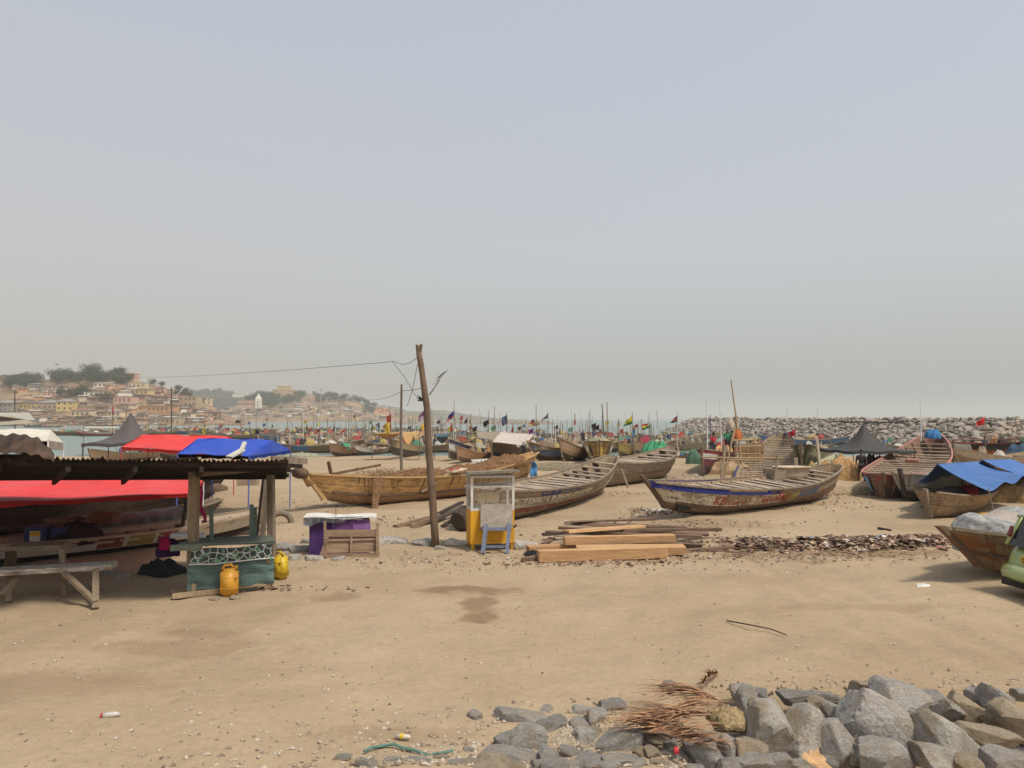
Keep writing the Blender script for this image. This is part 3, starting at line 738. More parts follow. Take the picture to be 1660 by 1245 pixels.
# 7 plank dinghy with a red bundle
P0 = G(1512, 842); P1 = G(1598, 822)
h = Hull(4.2, 1.7, 0.72, 0.25, 0.15, 0.35, 0.3, 0.30, 0.5, 0.4, 0.15, 0, 0.5)
h.L = (P1 - P0).length + .3
hm = M_hull((0.46, 0.33, 0.20), (0.20, 0.135, 0.085), ((0.3, 1.0, -1, 9, (0.40, 0.30, 0.20)),), 0.6, 2, 6.6, 0.8)
T = boat('plank_dinghy', 'small bare plank dinghy under the blue tarpaulin with a red bundle inside', P0, P1, h, hm, W_GREY, 3, W_GREYX, 0.2, .2, .9, stem_m=W_GREY, stem_top=.12, cat='dinghy')
net_heap((0.5, 0, .62), (0.62, 0.4), 0.34, (0.55, 0.03, 0.04), None, T, seed=8, name='red_bundle')
net_heap((-0.7, 0, .55), (0.6, 0.5), 0.45, (0.03, 0.027, 0.03), None, T, seed=9, name='dark_bundle')
# 8 grey hull beside it
P0 = G(1478, 812); P1 = G(1545, 803)
h = Hull((P1 - P0).length + 1.0, 1.9, 1.05, 0.1, 0.1, 0.3, 0.2, 0.3, 0.3, 0.34, 0.25, 0.3, 0.3)
hm = M_hull((0.36, 0.31, 0.25), (0.15, 0.12, 0.09), ((0.35, 0.95, -1, 40, (0.38, 0.35, 0.30)), (0, 0.35, -1, 40, (0.02, 0.018, 0.017))), 0.2, 2, 7.7, 0.5)
boat('wooden_boat', 'grey painted boat with a black bottom beside the plank dinghy under blue tarpaulin', P0, P1, h, hm, W_GREY, 4, W_GREYX, stem_m=W_DARK)
# 9 near right canoe with the wrapped load
P0 = G(1590, 941)
h = Hull(7.2, 2.0, 0.74, 0.42, 0.4, 1.1, 0.5, 0.62, 0.5, 0.42, 0.32, 0, 0.35)
dd = Vector((0.9, 0.43, 0)).normalized(); P1 = P0 + dd * 7.2
hm = M_hull((0.45, 0.325, 0.195), (0.20, 0.135, 0.08), ((0.5, 1.0, 0.6, 40, (0.40, 0.30, 0.17)), (0.3, 0.9, -1, 0.5, (0.30, 0.12, 0.05)), (0.38, 0.46, 0, 40, (0.14, 0.09, 0.06))), 0.4, 4, 8.4, 0.8)
T = boat('wooden_canoe', 'pointed brown canoe in the right foreground, its bow aimed left beside the green car', P0, P1, h, hm, W_GREY, 4, W_GREYX, 0.25, .1, .9, stem_m=W_BROWN, stem_top=.12, strake=(0.44, W_BROWN))
BOAT9 = T; H9 = h
cn = At(1612, 866, P0.y + 1.0)
m = MB(); nu, nv = 64, 26
def fn(u, v):
    a = u * 2 * math.pi; k = v * math.pi / 2
    x = 1.35 * math.copysign(abs(math.cos(a)) ** .75, math.cos(a)) * math.cos(k) ** .45; y = 0.58 * math.copysign(abs(math.sin(a)) ** .75, math.sin(a)) * math.cos(k) ** .45
    z = 0.66 * math.sin(k) ** .6
    f = 0.09 * fz((x * 1.5, y * 1.5, z * 3), 1.2, 5) + 0.05 * abs(fz((x * 4, y * 4, 7), 1.0, 4))
    return (x * (1 + f), y * (1 + f), z * (1 + 0.35 * nz((x * 1.4, y, 0))) + f * .4)
m.grid(fn, nu, nv)
n = NT('sheeting'); v = n.coord('Object'); a = n.noise(v, 3.5, 8, 0.72, 1.2)
c = n.ramp(a, [(0.35, (0.14, 0.145, 0.15)), (0.5, (0.30, 0.30, 0.29)), (0.62, (0.42, 0.41, 0.38)), (0.75, (0.22, 0.23, 0.24))])
xx = n.sep(v)[0]; st = n.math('MULTIPLY', n.math('GREATER_THAN', xx, -0.25), n.math('LESS_THAN', xx, 0.12)); c = n.mix(n.math('MULTIPLY', st, .6), c, (0.50, 0.40, 0.32))
n.base(c).rough(0.42); n.bump(a, .9, .08)
o = m.build('wrapped_load', n.m, None, smooth=True); o.location = At(1632, 888, P0.y + 1.0); o.rotation_euler = (0, 0, R(24)); o.scale = (1, 1, 1.1)
tag(o, 'bulging load wrapped in grey plastic sheeting on the canoe beside the green car', 'wrapped load')
m = MB(); m.box((0, 0, 0), (2.9, 1.3, 0.10), jit=.03); o = m.build('loading_board', W_GREY, BOAT9); o.location = (-.6, -.05, .80)
# ================================================================= left side: market shed, awnings, benches, cans
def canopy(name, label, cat, pts_ridge, pts_near, pts_far, col, val=0.18, legs=(), legc=(0.75, 0.75, 0.75), group=None, hip=True, zg=None, trans=0.2):
    "gable canopy: ridge a-b, near eave a-b, far eave a-b (world points)"
    ra, rb = pts_ridge; na, nb = pts_near; fa, fb = pts_far
    o = Vector((na[0], na[1], gz(na[0], na[1])))
    T = thing(name, label, cat, o, 0, group)
    m = MB()
    def roof(a, b, c, d):
        def fn(u, v):
            p = (Vector(a) * (1 - u) + Vector(b) * u) * (1 - v) + (Vector(c) * (1 - u) + Vector(d) * u) * v
            p = p - o; p.z -= 0.10 * math.sin(v * math.pi) * (0.5 + 0.5 * abs(math.sin(u * 2.5))) + 0.02 * math.sin(u * 14); return p
        m.sheet(fn, 16, 8, 0.012)
    roof(ra, rb, na, nb)
    roof(rb, ra, fb, fa)
    m.add([Vector(p) - o for p in (na, ra, fa)] + [Vector(p) - o for p in (nb, rb, fb)], [(0, 1, 2), (5, 4, 3)]) if hip else None
    m.build('roof_cloth', M_cloth(col, 0.6, trans, 1.5), T)
    m = MB()
    for a, b in ((na, nb), (nb, fb), (fb, fa), (fa, na)):
        a = Vector(a) - o; b = Vector(b) - o
        m.sheet(lambda u, v: a * (1 - u) + b * u - Vector((0, 0, val * v + 0.01 + 0.02 * math.sin(u * 25) * v)) + Vector((0, 0.012, 0)), 14, 1, 0.004)
    m.build('valance', M_cloth(tuple(c * 0.92 for c in col), 0.7, trans, 1.5), T)
    for p in (na, nb, fb, fa):
        p = Vector(p) - o; g = Vector((p.x, p.y, gz(p.x + o.x, p.y + o.y) - o.z))
        mm = MB(); mm.tube([g, p - Vector((0, 0, .03))], 0.022, 6); mm.build('leg', M_flat(legc, .5, .1), T)
    return T
def px3(px, py, Y): return At(px, py, Y)
# red canopy behind, blue canopy, white canopy, low red canopy
canopy('canopy', 'red canopy just behind the blue one, with straight red eaves', 'canopy', (px3(232, 704, 31), px3(372, 707, 31)), (px3(197, 724, 29), px3(340, 733, 28.4)), (px3(240, 712, 33), px3(380, 713, 33)), (0.72, 0.055, 0.05), .12, legc=(0.5, 0.06, 0.06))
canopy('canopy', 'blue gable canopy rising behind the corrugated shed roof', 'canopy', (px3(321, 710.5, 25), px3(442, 713, 26)), (px3(288, 735, 23.2), px3(404, 739, 23.2)), (px3(345, 722, 27), px3(471, 730, 28)), (0.028, 0.085, 0.50), .10, legc=(0.1, 0.15, 0.45))
canopy('canopy', 'cream white canopy at the left edge behind the curled roof sheet', 'canopy', (px3(-120, 695, 25), px3(82, 696, 25)), (px3(-140, 716, 22.5), px3(78, 714, 22.5)), (px3(-90, 706, 27), px3(103, 718, 26)), (0.72, 0.68, 0.58), .22)
canopy('canopy', 'long low red canopy seen beneath the dark shed roof', 'canopy', (px3(-120, 779, 19.5), px3(312, 773, 20.5)), (px3(-160, 823, 15.6), px3(306, 799, 17.4)), (px3(-60, 784, 22), px3(330, 780, 22.5)), (0.74, 0.05, 0.05), .09)
# high peaked dark tents
def peak_tent(label, cx, py_peak, Y, wpx, py_eave, col=(0.10, 0.095, 0.09), skew=0.0, group=None, flat=0.12):
    pk = At(cx, py_peak, Y); ev = At(cx, py_eave, Y); r = wpx / F * Y / 2; o = Vector((pk.x, Y, gz(pk.x, Y)))
    T = thing('peak_tent', label, 'tent', o, R(8), group); m = MB(); H_ = pk.z - ev.z; zb = ev.z - o.z
    def fn(u, v):
        a = u * 2 * math.pi; c, s_ = math.cos(a), math.sin(a); q = 1 / max(abs(c), abs(s_)); q = q ** 0.85
        k = v; rr = r * (0.03 + 0.97 * k) * (1 + (q - 1) * k)
        z = zb + H_ * ((1 - k) ** 2.8 * (1 - flat) + flat * (1 - k)) + 0.03 * math.sin(a * 8) * k
        return (rr * c + skew * (1 - v), rr * s_, z)
    m.grid(fn, 48, 16); m.build('roof_cloth', M_cloth(col, 0.7, 0.05, 2.0), T, smooth=True)
    m = MB(); m.grid(lambda u, v: tuple(Vector(fn(u, 1.0)) - Vector((0, 0, 0.16 * v))), 48, 1); m.build('valance', M_cloth(tuple(c * .9 for c in col), 0.7, 0.05, 2.0), T)
    MB().tube([(skew, 0, 0), (skew, 0, zb + H_ + .03)], .03, 6).build('centre_pole', M_flat((0.3, 0.3, 0.3)), T)
    for a in (45, 135, 225, 315):
        c, s_ = math.cos(R(a)), math.sin(R(a)); MB().tube([(r * c * 1.3, r * s_ * 1.3, 0), (r * c * 1.3, r * s_ * 1.3, zb)], .025, 6).build('leg', M_flat((0.08, 0.08, 0.08)), T)
    return T
peak_tent('dark grey peaked tent at left beyond the red canopy', 212, 670, 40, 112, 717, (0.095, 0.085, 0.082))
peak_tent('near black peaked tent in front of the breakwater at right', 1400, 688, 44, 112, 729, (0.055, 0.052, 0.050))

# ---- corrugated shed roof: near edge high, far edge low, so its ribbed underside shows
RUST = NT('rusty_corrugated_iron'); v = RUST.coord('Object', (1, 0.25, 1)); a_ = RUST.noise(v, 1.6, 8, 0.7, .4); b_ = RUST.noise(RUST.coord('Object'), 9, 6, .7)
RUST.base(RUST.hsv(RUST.ramp(a_, [(0.3, (0.02, 0.012, 0.009)), (0.5, (0.055, 0.032, 0.02)), (0.7, (0.11, 0.065, 0.04)), (0.85, (0.15, 0.11, 0.085))]), .5, 1, RUST.ramp(b_, [(.3, .7), (.7, 1.2)]))).rough(.8)
RUST = RUST.m
sa = At(-140, 742, 12.6); sb = At(466, 747, 13.4); o = Vector((sa.x, sa.y, 0))
SH = thing('market_shed', 'long open shed at left with dark rusty corrugated roof on timber posts', 'shed', o)
na, nb = sa - o, sb - o; fa = At(-160, 772, 17.2) - o; fb = At(462, 769, 17.0) - o
def corr(a, b, c, d, n, amp, nv=6, thick=0.006, sag=0.05):
    m = MB()
    def fn(u, v):
        p = (a * (1 - u) + b * u) * (1 - v) + (c * (1 - u) + d * u) * v
        p = Vector(p); p.z += amp * math.sin(u * n * 2 * math.pi) + sag * nz((u * 6, v * 3, 1)); return p
    m.sheet(fn, n * 8, nv, thick); return m
sheets = 8
for i in range(sheets):
    u0, u1 = i / sheets, (i + 1) / sheets + 0.004
    L_ = lambda p, q, u: p * (1 - u) + q * u
    jit = Vector((0, random.uniform(-.08, .03), 0.012 * (i % 2)))
    corr(L_(na, nb, u0) + jit, L_(na, nb, u1) + jit, L_(fa, fb, u0), L_(fa, fb, u1), 10, 0.018).build('roof_sheet', RUST, SH)
SHW = M_wood((0.05, 0.034, 0.024), (0.018, 0.013, 0.01), 0)
for k, t in enumerate((0.04, 0.3, 0.55, 0.8, 0.97)):
    a = na * (1 - t) + fa * t; b = nb * (1 - t) + fb * t; ext = Vector((0.02 + 0.05 * (k % 2), 0, 0))
    MB().beam(a - Vector((0, 0, .07)), b - Vector((0, 0, .07)) + ext, 0.07, 0.09).build('purlin', SHW, SH)
for t in (0.05, 0.22, 0.40, 0.58, 0.76):
    a = na * (1 - t) + nb * t; b = fa * (1 - t) + fb * t
    MB().beam(a - Vector((0, 0, .16)), b - Vector((0, 0, .16)), 0.07, 0.10).build('rafter', SHW, SH)
POSTL = M_wood((0.40, 0.30, 0.19), (0.22, 0.155, 0.095), 2, 1.0)
POSTG = M_wood((0.30, 0.24, 0.18), (0.14, 0.105, 0.08), 2, 1.0)
def post(a, b, w, mat, d=None): MB().beam(Vector(a) - o, Vector(b) - o, w, d or w, jit=.01).build('post', mat, SH, bevel=.01)
g1 = G(312, 961); g2 = G(441, 938)
post(g1, At(315, 764, g1.y), 0.16, POSTL); post(g2, At(438, 757, g2.y), 0.14, POSTG)
gl = G(-60, 965); post(gl, At(-60, 757, gl.y), .14, POSTG)
post(G(291, 880), At(309, 773, G(291, 880).y), .085, W_DARK); post(G(415, 878), At(427, 772, G(415, 878).y), .07, W_DARK); post(G(424, 880), At(434, 770, G(424, 880).y), .13, POSTG)
post(G(-30, 895), At(-30, 776, G(-30, 895).y), .1, W_DARK)
MB().beam(At(306, 768, g1.y - .12) - o, At(451, 756, g2.y - .12) - o, 0.09, 0.13, jit=.01).build('front_beam', POSTG, SH)
MB().beam(At(317, 757, g1.y - .1) - o, At(322, 743, g1.y - .3) - o, 0.10, 0.06).build('beam_end', POSTL, SH)
MB().beam(At(440, 744, 13.6) - o, At(497, 748, 14.2) - o, 0.05, 0.11).build('beam_end', POSTG, SH)
MB().beam(At(430, 752, 14.6) - o, At(490, 756, 15.0) - o, 0.05, 0.08).build('beam_end', SHW, SH)
MB().beam(At(450, 762, 15.6) - o, At(478, 764, 16) - o, 0.05, 0.06).build('beam_end', SHW, SH)
# pale board lying on the roof
m = MB(); m.beam(At(371, 741, 13.9), At(393, 729, 14.1), .22, .03); m.beam(At(388, 738, 14.0), At(397, 717, 14.2), 0.07, 0.04)
oo = m.build('board', M_flat((0.58, 0.55, 0.48), .8, .3)); tag(oo, 'pale broken board sticking up from the shed roof in front of the blue canopy', 'board')
# curled loose sheet at the left edge
T = thing('roof_sheet_pile', 'curled rusty roof sheet hanging over the left end of the shed roof', 'roof sheet', At(-40, 745, 12.4)); oo = Vector(T.location)
m = MB()
def fn(u, v):
    x = -110 + 198 * u; p = At(x, 745, 12.35 + 1.2 * v)
    prof = math.sin(min(1, u * 1.15) * math.pi * 0.5 + .45) if u < .85 else 0
    top = interp([(0, 706), (.55, 707), (.70, 704), (.86, 711), (.94, 726), (1.0, 740)], u)
    zt = At(x, top, 12.9).z; zb = At(x, 748, 12.9).z
    z = zb + (zt - zb) * math.sin(min(1, .25 + v * 1.1) * math.pi * .5)
    return (p.x - oo.x, 12.35 + 1.2 * v - oo.y, z - oo.z + .018 * math.sin(u * 60) + .012 * math.sin(v * 9 + u * 4))
m.sheet(fn, 90, 14, 0.012); m.build('sheet_metal', RUST, T, smooth=False)
MB().beam(At(-100, 740, 12.9) - oo, At(82, 742, 12.9) - oo, .12, .10).build('batten', SHW, T)
for px in (-60, 40):
    MB().beam(At(px, 750, 12.9) - oo, At(px, 722, 12.9) - oo, .08, .08).build('prop', SHW, T)
# ---- stall counter under the shed
g1 = G(303, 969); g2 = G(444, 957); ax = (g2 - g1).normalized(); rz = math.atan2(ax.y, ax.x); Wc = (g2 - g1).length
ST = thing('stall_counter', 'weathered green wooden counter under the shed roof with a printed cloth strip', 'stall', g1, rz)
PG = NT('green_paint'); v = PG.coord('Object', (1.2, 1, 6)); a_ = PG.noise(v, 3, 8, .7, .5)
PG.base(PG.ramp(a_, [(0.3, (0.05, 0.085, 0.08)), (0.5, (0.085, 0.14, 0.13)), (0.68, (0.14, 0.20, 0.18)), (0.8, (0.19, 0.18, 0.13))])).rough(.75); PG.bump(a_, .6, .02); PG = PG.m
m = MB()
def fn(u, v): return (Wc * u, 0.015 * math.sin(u * 17 + v * 5) + .01 * math.sin(v * 12 + u * 3), 0.13 + 0.47 * v)
m2 = MB(); m2.grid(fn, 30, 10); m2.box((Wc / 2, .06, .36), (Wc, .04, .46)); m2.build('front_panel', PG, ST)
TG = M_wood((0.20, 0.225, 0.17), (0.08, 0.10, 0.075), 0)
for i in range(5):
    MB().beam((-0.15 + .04 * i, 0.10 + i * .20, 0.92 + .05 * (i == 0)), (Wc + .02, 0.10 + i * .20, 0.90), .17, .05, jit=.008).build('top_board', TG, ST)
MB().beam((-.30, -.03, 0.93), (.25, .02, 0.92), .12, .12, jit=.015).build('top_board', TG, ST)
# printed cloth strip
n = NT('printed_cloth'); v = n.coord('Object', (1, 1, 1)); w1 = n.vor(v, 7.5, 'DISTANCE_TO_EDGE'); w2 = n.noise(v, 9, 4, .6, 1.0)
c = n.mix(n.ramp(w1, [(0.03, 1.0), (0.07, 0.0)]), (0.035, 0.04, 0.04), (0.45, 0.46, 0.44)); c = n.mix(n.ramp(w2, [(.56, 0.), (.6, 1.)]), c, (0.13, 0.27, 0.15)); n.base(c).rough(.6)
m = MB(); m.sheet(lambda u, v: (0.05 + (Wc - .1) * u, -.03 - .02 * v + .015 * math.sin(u * 30), .88 - .27 * v + .015 * math.sin(u * 9)), 60, 6, .004); m.build('cloth_strip', n.m, ST)
MB().tube([(0.02, -.05, .61), (Wc * .3, -.06, .59), (Wc * .7, -.06, .62), (Wc, -.05, .63)], .012, 5).build('cord', M_flat((.6, .6, .58)), ST)
for x in (.12, Wc - .12):
    for y in (.05, .85): MB().beam((x, y, 0), (x, y, .9), .08, .08, jit=.005).build('leg', POSTL, ST)
MB().beam((-.25, -.06, .07), (Wc * .55, -.03, .09), .07, .08, jit=.01).build('base_rail', POSTL, ST); MB().beam((Wc * .5, 0.05, .12), (Wc - .02, .06, .14), .09, .08, jit=.01).build('base_rail', POSTL, ST)
MB().beam((-.28, .5, .05), (.3, .5, .05), .1, .08, jit=.01).build('base_rail', POSTL, ST)
GP = M_wood((0.17, 0.22, 0.17), (0.09, 0.12, 0.10), 2)
for (x, y, hh, tp) in ((.42, .45, .68, -.02), (Wc * .75, .6, .66, 0), (Wc * .80, .75, .58, .0)):
    MB().beam((x, y, .93), (x + tp, y + .02, .93 + hh), .075, .05).build('upright', GP, ST)
MB().beam((Wc * .745, .66, 1.36), (Wc * .83, .72, 1.33), .03, .05).build('upright_tie', GP, ST)
# things about the stall
m = MB(); a = At(320, 788, 14.6); b = At(331, 846, 14.9)
def fn(u, v): p = a * (1 - v) + b * v; return (p.x + (u - .5) * (0.12 * (1 - v * .6)) + .03 * math.sin(v * 9), p.y + .03 * math.sin(u * 9), p.z)
m.sheet(fn, 6, 12, .01); x_ = m.build('pink_cloth', M_cloth((0.65, 0.02, 0.16), .8, .3)); tag(x_, 'bright pink cloth strip hanging beside the pale front post of the shed', 'cloth')
def jerrycan(P, rz, label, col, s=1.0, tilt=0):
    T = thing('jerrycan', label, 'jerrycan', P, rz, 'yellow jerrycans by the stall', rot=(0, tilt, rz))
    m = bmesh.new(); bmesh.ops.create_cube(m, size=1)
    for vx in m.verts: vx.co = Vector((vx.co.x * .25 * s, vx.co.y * .22 * s, (vx.co.z + .5) * .42 * s))
    bmesh.ops.bevel(m, geom=[e for e in m.edges], offset=.045 * s, segments=3, affect='EDGES')
    me = bpy.data.meshes.new('can_body'); m.to_mesh(me); m.free(); me.materials.append(M_flat(col, .38, .12, 5, .1, (0.25, 0.16, .05), .3, .5))
    for p in me.polygons: p.use_smooth = True
    put(me, 'can_body', T)
    mm = MB(); mm.tube([(-.11 * s, 0, .40 * s), (-.08 * s, 0, .465 * s), (.02 * s, 0, .475 * s), (.06 * s, 0, .41 * s)], .022 * s, 7); mm.build('handle', M_flat(col, .4, .1, 5, 0), T, smooth=True)
    mm = MB(); mm.tube([(.085 * s, 0, .40 * s), (.09 * s, 0, .46 * s)], .03 * s, 10); mm.build('spout', M_flat(tuple(c * .8 for c in col), .4, .1, 5, 0), T, smooth=True)
    for k in (.13, .29):
        mm = MB(); mm.box((0, 0, k * s), (.252 * s, .222 * s, .012 * s)); mm.build('seam', M_flat(tuple(c * .75 for c in col), .5, .1, 5, 0), T, bevel=.004)
jerrycan(G(372, 966), R(10), 'tall orange yellow jerrycan standing in front of the green counter', (0.80, 0.40, 0.045), 1.22)
jerrycan(G(456, 938), R(-35), 'greenish yellow jerrycan leaning at the right end of the green counter', (0.62, 0.42, 0.02), 1.15, R(-8))
for i, (px, py) in enumerate(((327, 966), (346, 971), (380, 969))):
    pass
# bench in front, table behind it
def bench(name, label, cat, a, b, wtop, mat, legs, braces=(), th=.09):
    T = thing(name, label, cat, (a[0], a[1], 0)); o_ = Vector((a[0], a[1], 0))
    MB().beam(Vector(a) - o_, Vector(b) - o_, wtop, th, jit=.012).build('seat_plank', mat, T)
    for (p, q, w_) in legs: MB().beam(Vector(p) - o_, Vector(q) - o_, w_, w_ * .7, jit=.008).build('leg', W_LEG, T)
    for (p, q, w_) in braces: MB().beam(Vector(p) - o_, Vector(q) - o_, w_, w_ * .6, jit=.008).build('brace', W_LEG, T)
    return T
W_LEG = M_wood((0.32, 0.24, 0.16), (0.15, 0.11, 0.075), 2)
wh = NT('worn_white_plank'); v = wh.coord('Object', (1, 6, 6)); a_ = wh.noise(v, 3, 8, .75, .4); wh.base(wh.ramp(a_, [(.35, (0.15, 0.11, 0.08)), (.5, (.34, .29, .23)), (.62, (.60, .57, .52))])).rough(.8); wh.bump(a_, .5, .02); wh = wh.m
ba = At(-150, 934, 13.6); bb = At(185, 916, 14.2)
bench('bench', 'long rough plank bench with flaking white top in the left foreground', 'bench', ba, bb, .34, wh,
      [(At(155, 982, 13.35) * Vector((1, 1, 0)), At(155, 924, 13.9), .10), (At(105, 962, 14.3) * Vector((1, 1, 0)), At(101, 890, 14.3), .09), (G(-70, 985), At(-70, 932, 13.5), .1), (G(14, 975), At(16, 932, 14.0), .1)],
      [(At(155, 976, 13.4), At(104, 928, 13.85), .09), (At(2, 965, 13.6), At(30, 934, 13.9), .09)])
ta = At(17, 886, 15.6); tb_ = At(107, 884, 15.8)
bench('side_table', 'low grey plank table standing behind the white topped bench', 'table', ta, tb_, .55, W_GREY,
      [(G(22, 930), At(22, 889, 15.6), .11), (G(99, 930), At(100, 889, 15.8), .1), (G(10, 925), At(12, 889, 16.2), .09)], [])
# left canoes
P0 = G(-90, 880); P1 = G(345, 822)
h = Hull((P1 - P0).length, 2.2, 1.0, 0.1, 0.65, 0.5, 1.1, 0.5, 0.5, 0.38, 0.2, 0, 0.3, .5)
hm = M_hull((0.15, 0.115, 0.09), (0.06, 0.045, 0.038), ((0.80, 1.01, -1, 40, (0.06, 0.065, 0.08)), (0.1, 0.3, 0, 40, (0.18, 0.13, 0.10))), 0.3, 5, 3.9, 0.6)
T = boat('wooden_canoe', 'dark brown canoe lying behind the low red canopy with its stern pointing right', P0, P1, h, hm, W_DARK, 12, W_BROWN, 0.2, .1, .95, stem_m=W_DARK, strake=(.5, W_DARK))
net_heap((0, 0, .7), (3.2, .7), .45, (0.20, 0.14, 0.09), None, T, seed=21).location = (2.0, 0, .7)
P0 = G(-80, 915); P1 = G(405, 856)
h = Hull((P1 - P0).length, 1.5, 0.48, 0.1, 0.25, 0.3, 0.7, 0.5, 0.5, 0.3, 0.1, 0, 0.2, .2)
Ls = h.L; P0 = G(-80, 925); P1 = G(400, 866)
def sx(px): return (G(px, 915 - (px + 80) / 480 * 50) - P0).length * Ls / (P1 - P0).length
hm = M_hull((0.50, 0.42, 0.32), (0.25, 0.19, 0.14), ((0.42, 1.0, -1, 40, (0.60, 0.52, 0.42)), (0.45, 1.0, sx(127), sx(168), (0.26, 0.06, 0.045)), (0.45, 1.0, sx(175), sx(217), (0.33, 0.24, 0.07)), (0.45, 1.0, sx(223), sx(254), (0.26, 0.06, 0.045)), (0.85, .93, sx(60), sx(127), (0.26, 0.06, 0.045)), (0.0, 0.40, -1, 40, (0.018, 0.016, 0.015))), 0.0, 0, 6.9, 0.25)
T = boat('wooden_canoe', 'low cream canoe with maroon and ochre panels and a black bottom behind the bench', P0, P1, h, hm, W_PALE, 11, W_GREYX, 0.45, .05, .95, stem=False)
# grey sheet over a third hull, box and bundles
m = MB(); a = G(138, 880); b = G(292, 862)
P0 = G(90, 884); P1 = G(330, 858); h = Hull((P1 - P0).length, 1.3, .6, .1, .3, .3, .6, .5, .5, .35, .1, 0, .2, .2)
T = boat('wooden_canoe', 'narrow canoe half covered by a hanging grey sheet under the low red canopy', P0, P1, h, M_hull((0.2, 0.15, 0.11), (0.09, 0.07, 0.05), (), .3, 3, 2.0), W_GREY, 4, W_GREYX, .3, stem=False)
m = MB()
def fn(u, v):
    t = .18 + .62 * u; p = h.pt(t, 1, -1); k = v
    y = abs(p.y) - 0.0; yy = p.y * -1
    if k < .5: q = Vector((p.x, y * (1 - 4 * k) * 1.0, p.z + .06))
    else: q = Vector((p.x, -y - .05 - .03 * math.sin(u * 40), p.z + .06 - (k - .5) * .95))
    q.z += .02 * math.sin(u * 25 + v * 7); return q
m.sheet(fn, 60, 14, .008); m.build('cover_sheet', M_cloth((0.30, 0.295, 0.275), .9, .1), T, smooth=True)
c_ = thing('crate', 'dark blue plastic crate with a yellow and white label by the low red canopy', 'crate', At(84, 879, 18.2), R(5))
zc = c_.location
m = MB(); m.box((-.28, 0, .20), (.50, .4, .40), jit=.004); m.build('crate_body', M_flat((0.02, 0.035, 0.12), .5, .2), c_, bevel=.02)
m = MB(); m.box((.24, .05, .18), (.42, .4, .36), jit=.004); m.build('crate_body', M_flat((0.015, 0.03, 0.13), .5, .2), c_, bevel=.02)
m = MB(); m.box((-.28, -.208, .17), (.24, .012, .25)); m.build('label_panel', M_flat((0.62, 0.60, 0.56), .6, .1), c_); m = MB(); m.box((-.28, -.216, .23), (.22, .008, .11)); m.build('label_patch', M_flat((0.60, 0.38, 0.03), .6, .1), c_)
net_heap(At(126, 876, 18.4), (.62, .5), .42, (0.035, 0.025, 0.03), 'dark cloth bundle between the blue crate and the grey sheet', seed=31, name='cloth_bundle', cat='bundle')
net_heap(G(262, 930), (.48, .34), .30, (0.035, 0.035, 0.036), 'black sheeted heap on the sand left of the green counter', seed=33, name='black_heap', cat='heap')
net_heap(At(272, 898, 15.6), (.24, .2), .34, (0.05, 0.015, 0.09), 'purple clothes heaped left of the pale shed post', seed=35, name='clothes_pile', cat='clothes')
net_heap(At(268, 888, 15.3), (.11, .1), .24, (0.50, 0.01, 0.10), 'small hot pink garment on the purple clothes heap', seed=36, name='pink_garment', cat='clothes')
m = MB(); m.box((0, 0, 0), (.66, .16, .09), jit=.01); x_ = m.build('white_bundle', M_flat((.62, .62, .64), .7, .2)); x_.location = At(305, 868, 15.5); tag(x_, 'folded white cloth bundle on the boat beside the purple clothes', 'cloth')
m = MB(); m.box((0, 0, 0.12), (.62, .4, .24), jit=.02); x_ = m.build('wooden_box', M_wood((0.30, 0.14, 0.09), (0.14, 0.07, 0.05), 0)); x_.location = At(168, 848, 19.5); tag(x_, 'reddish wooden box on the covered canoe under the low red canopy', 'box')
# half buried tyre
T = thing('tyre', 'old tyre half buried upright in the sand right of the shed', 'tyre', G(454, 848), R(20)); m = MB()
pts = [(0.34 * math.cos(a), 0, 0.34 * math.sin(a) - .02) for a in [math.pi * 2 * k / 24 for k in range(24)]]; pts.append(pts[0]); m.tube(pts, .10, 10, cap=False)
m.build('tread', M_flat((0.20, 0.16, 0.12), .9, .3), T, smooth=True)
m = MB(); m.box((0, 0, .18), (.95, .5, .36), jit=.03); x_ = m.build('wooden_crate', M_wood((0.48, 0.38, 0.27), (0.25, .18, .12), 0)); x_.location = G(402, 787); tag(x_, 'pale wooden crate on the sand seen through the shed frame', 'crate')
# ================================================================= kiosk, crate, pole, planks, tarps, car
YP = M_flat((0.72, 0.36, 0.02), 0.6, 0.18, 5, 0.15, (0.30, 0.18, 0.06), 0.3)
WP = M_flat((0.66, 0.63, 0.57), 0.6, 0.15, 6, 0.1, (0.35, 0.28, 0.2), 0.3)
a = G(763, 893); b = G(834, 892); ax = (b - a).normalized(); rz = math.atan2(ax.y, ax.x); KW = (b - a).length + .02; KD = 0.78
K = thing('kiosk', 'small yellow kiosk with a white framed glazed top standing by the tall pole', 'kiosk', a, rz + R(7))
m = MB(); z0, z1, z2 = 0.16, 0.98, 1.86
m.box((KW / 2, .02, (z0 + z1) / 2), (KW, .03, z1 - z0)); m.box((KW / 2, KD - .02, (z0 + z1) / 2), (KW, .03, z1 - z0)); m.box((.015, KD / 2, (z0 + z1) / 2), (.03, KD - .07, z1 - z0)); m.box((KW - .015, KD / 2, (z0 + z1) / 2), (.03, KD - .07, z1 - z0))
m.build('base_cabinet', YP, K)
MB().box((KW / 2, -.006, z0 + .28), (KW * .45, .02, .42)).build('cabinet_door', YP, K, bevel=.004)
MB().box((KW * .5, -.022, z0 + .55), (.26, .01, .12)).build('blue_notice', M_flat((0.10, 0.26, 0.48), .6), K)
for x in (.06, KW - .06):
    for y in (.05, KD - .05): MB().box((x, y, .06), (.07, .07, .24), taper=.9).build('leg', M_flat((0.60, 0.29, 0.02)), K)
for x in (.03, KW - .03):
    for y in (.03, KD - .03): MB().box((x, y, (z1 + z2) / 2), (.06, .06, z2 - z1)).build('frame_post', WP, K)
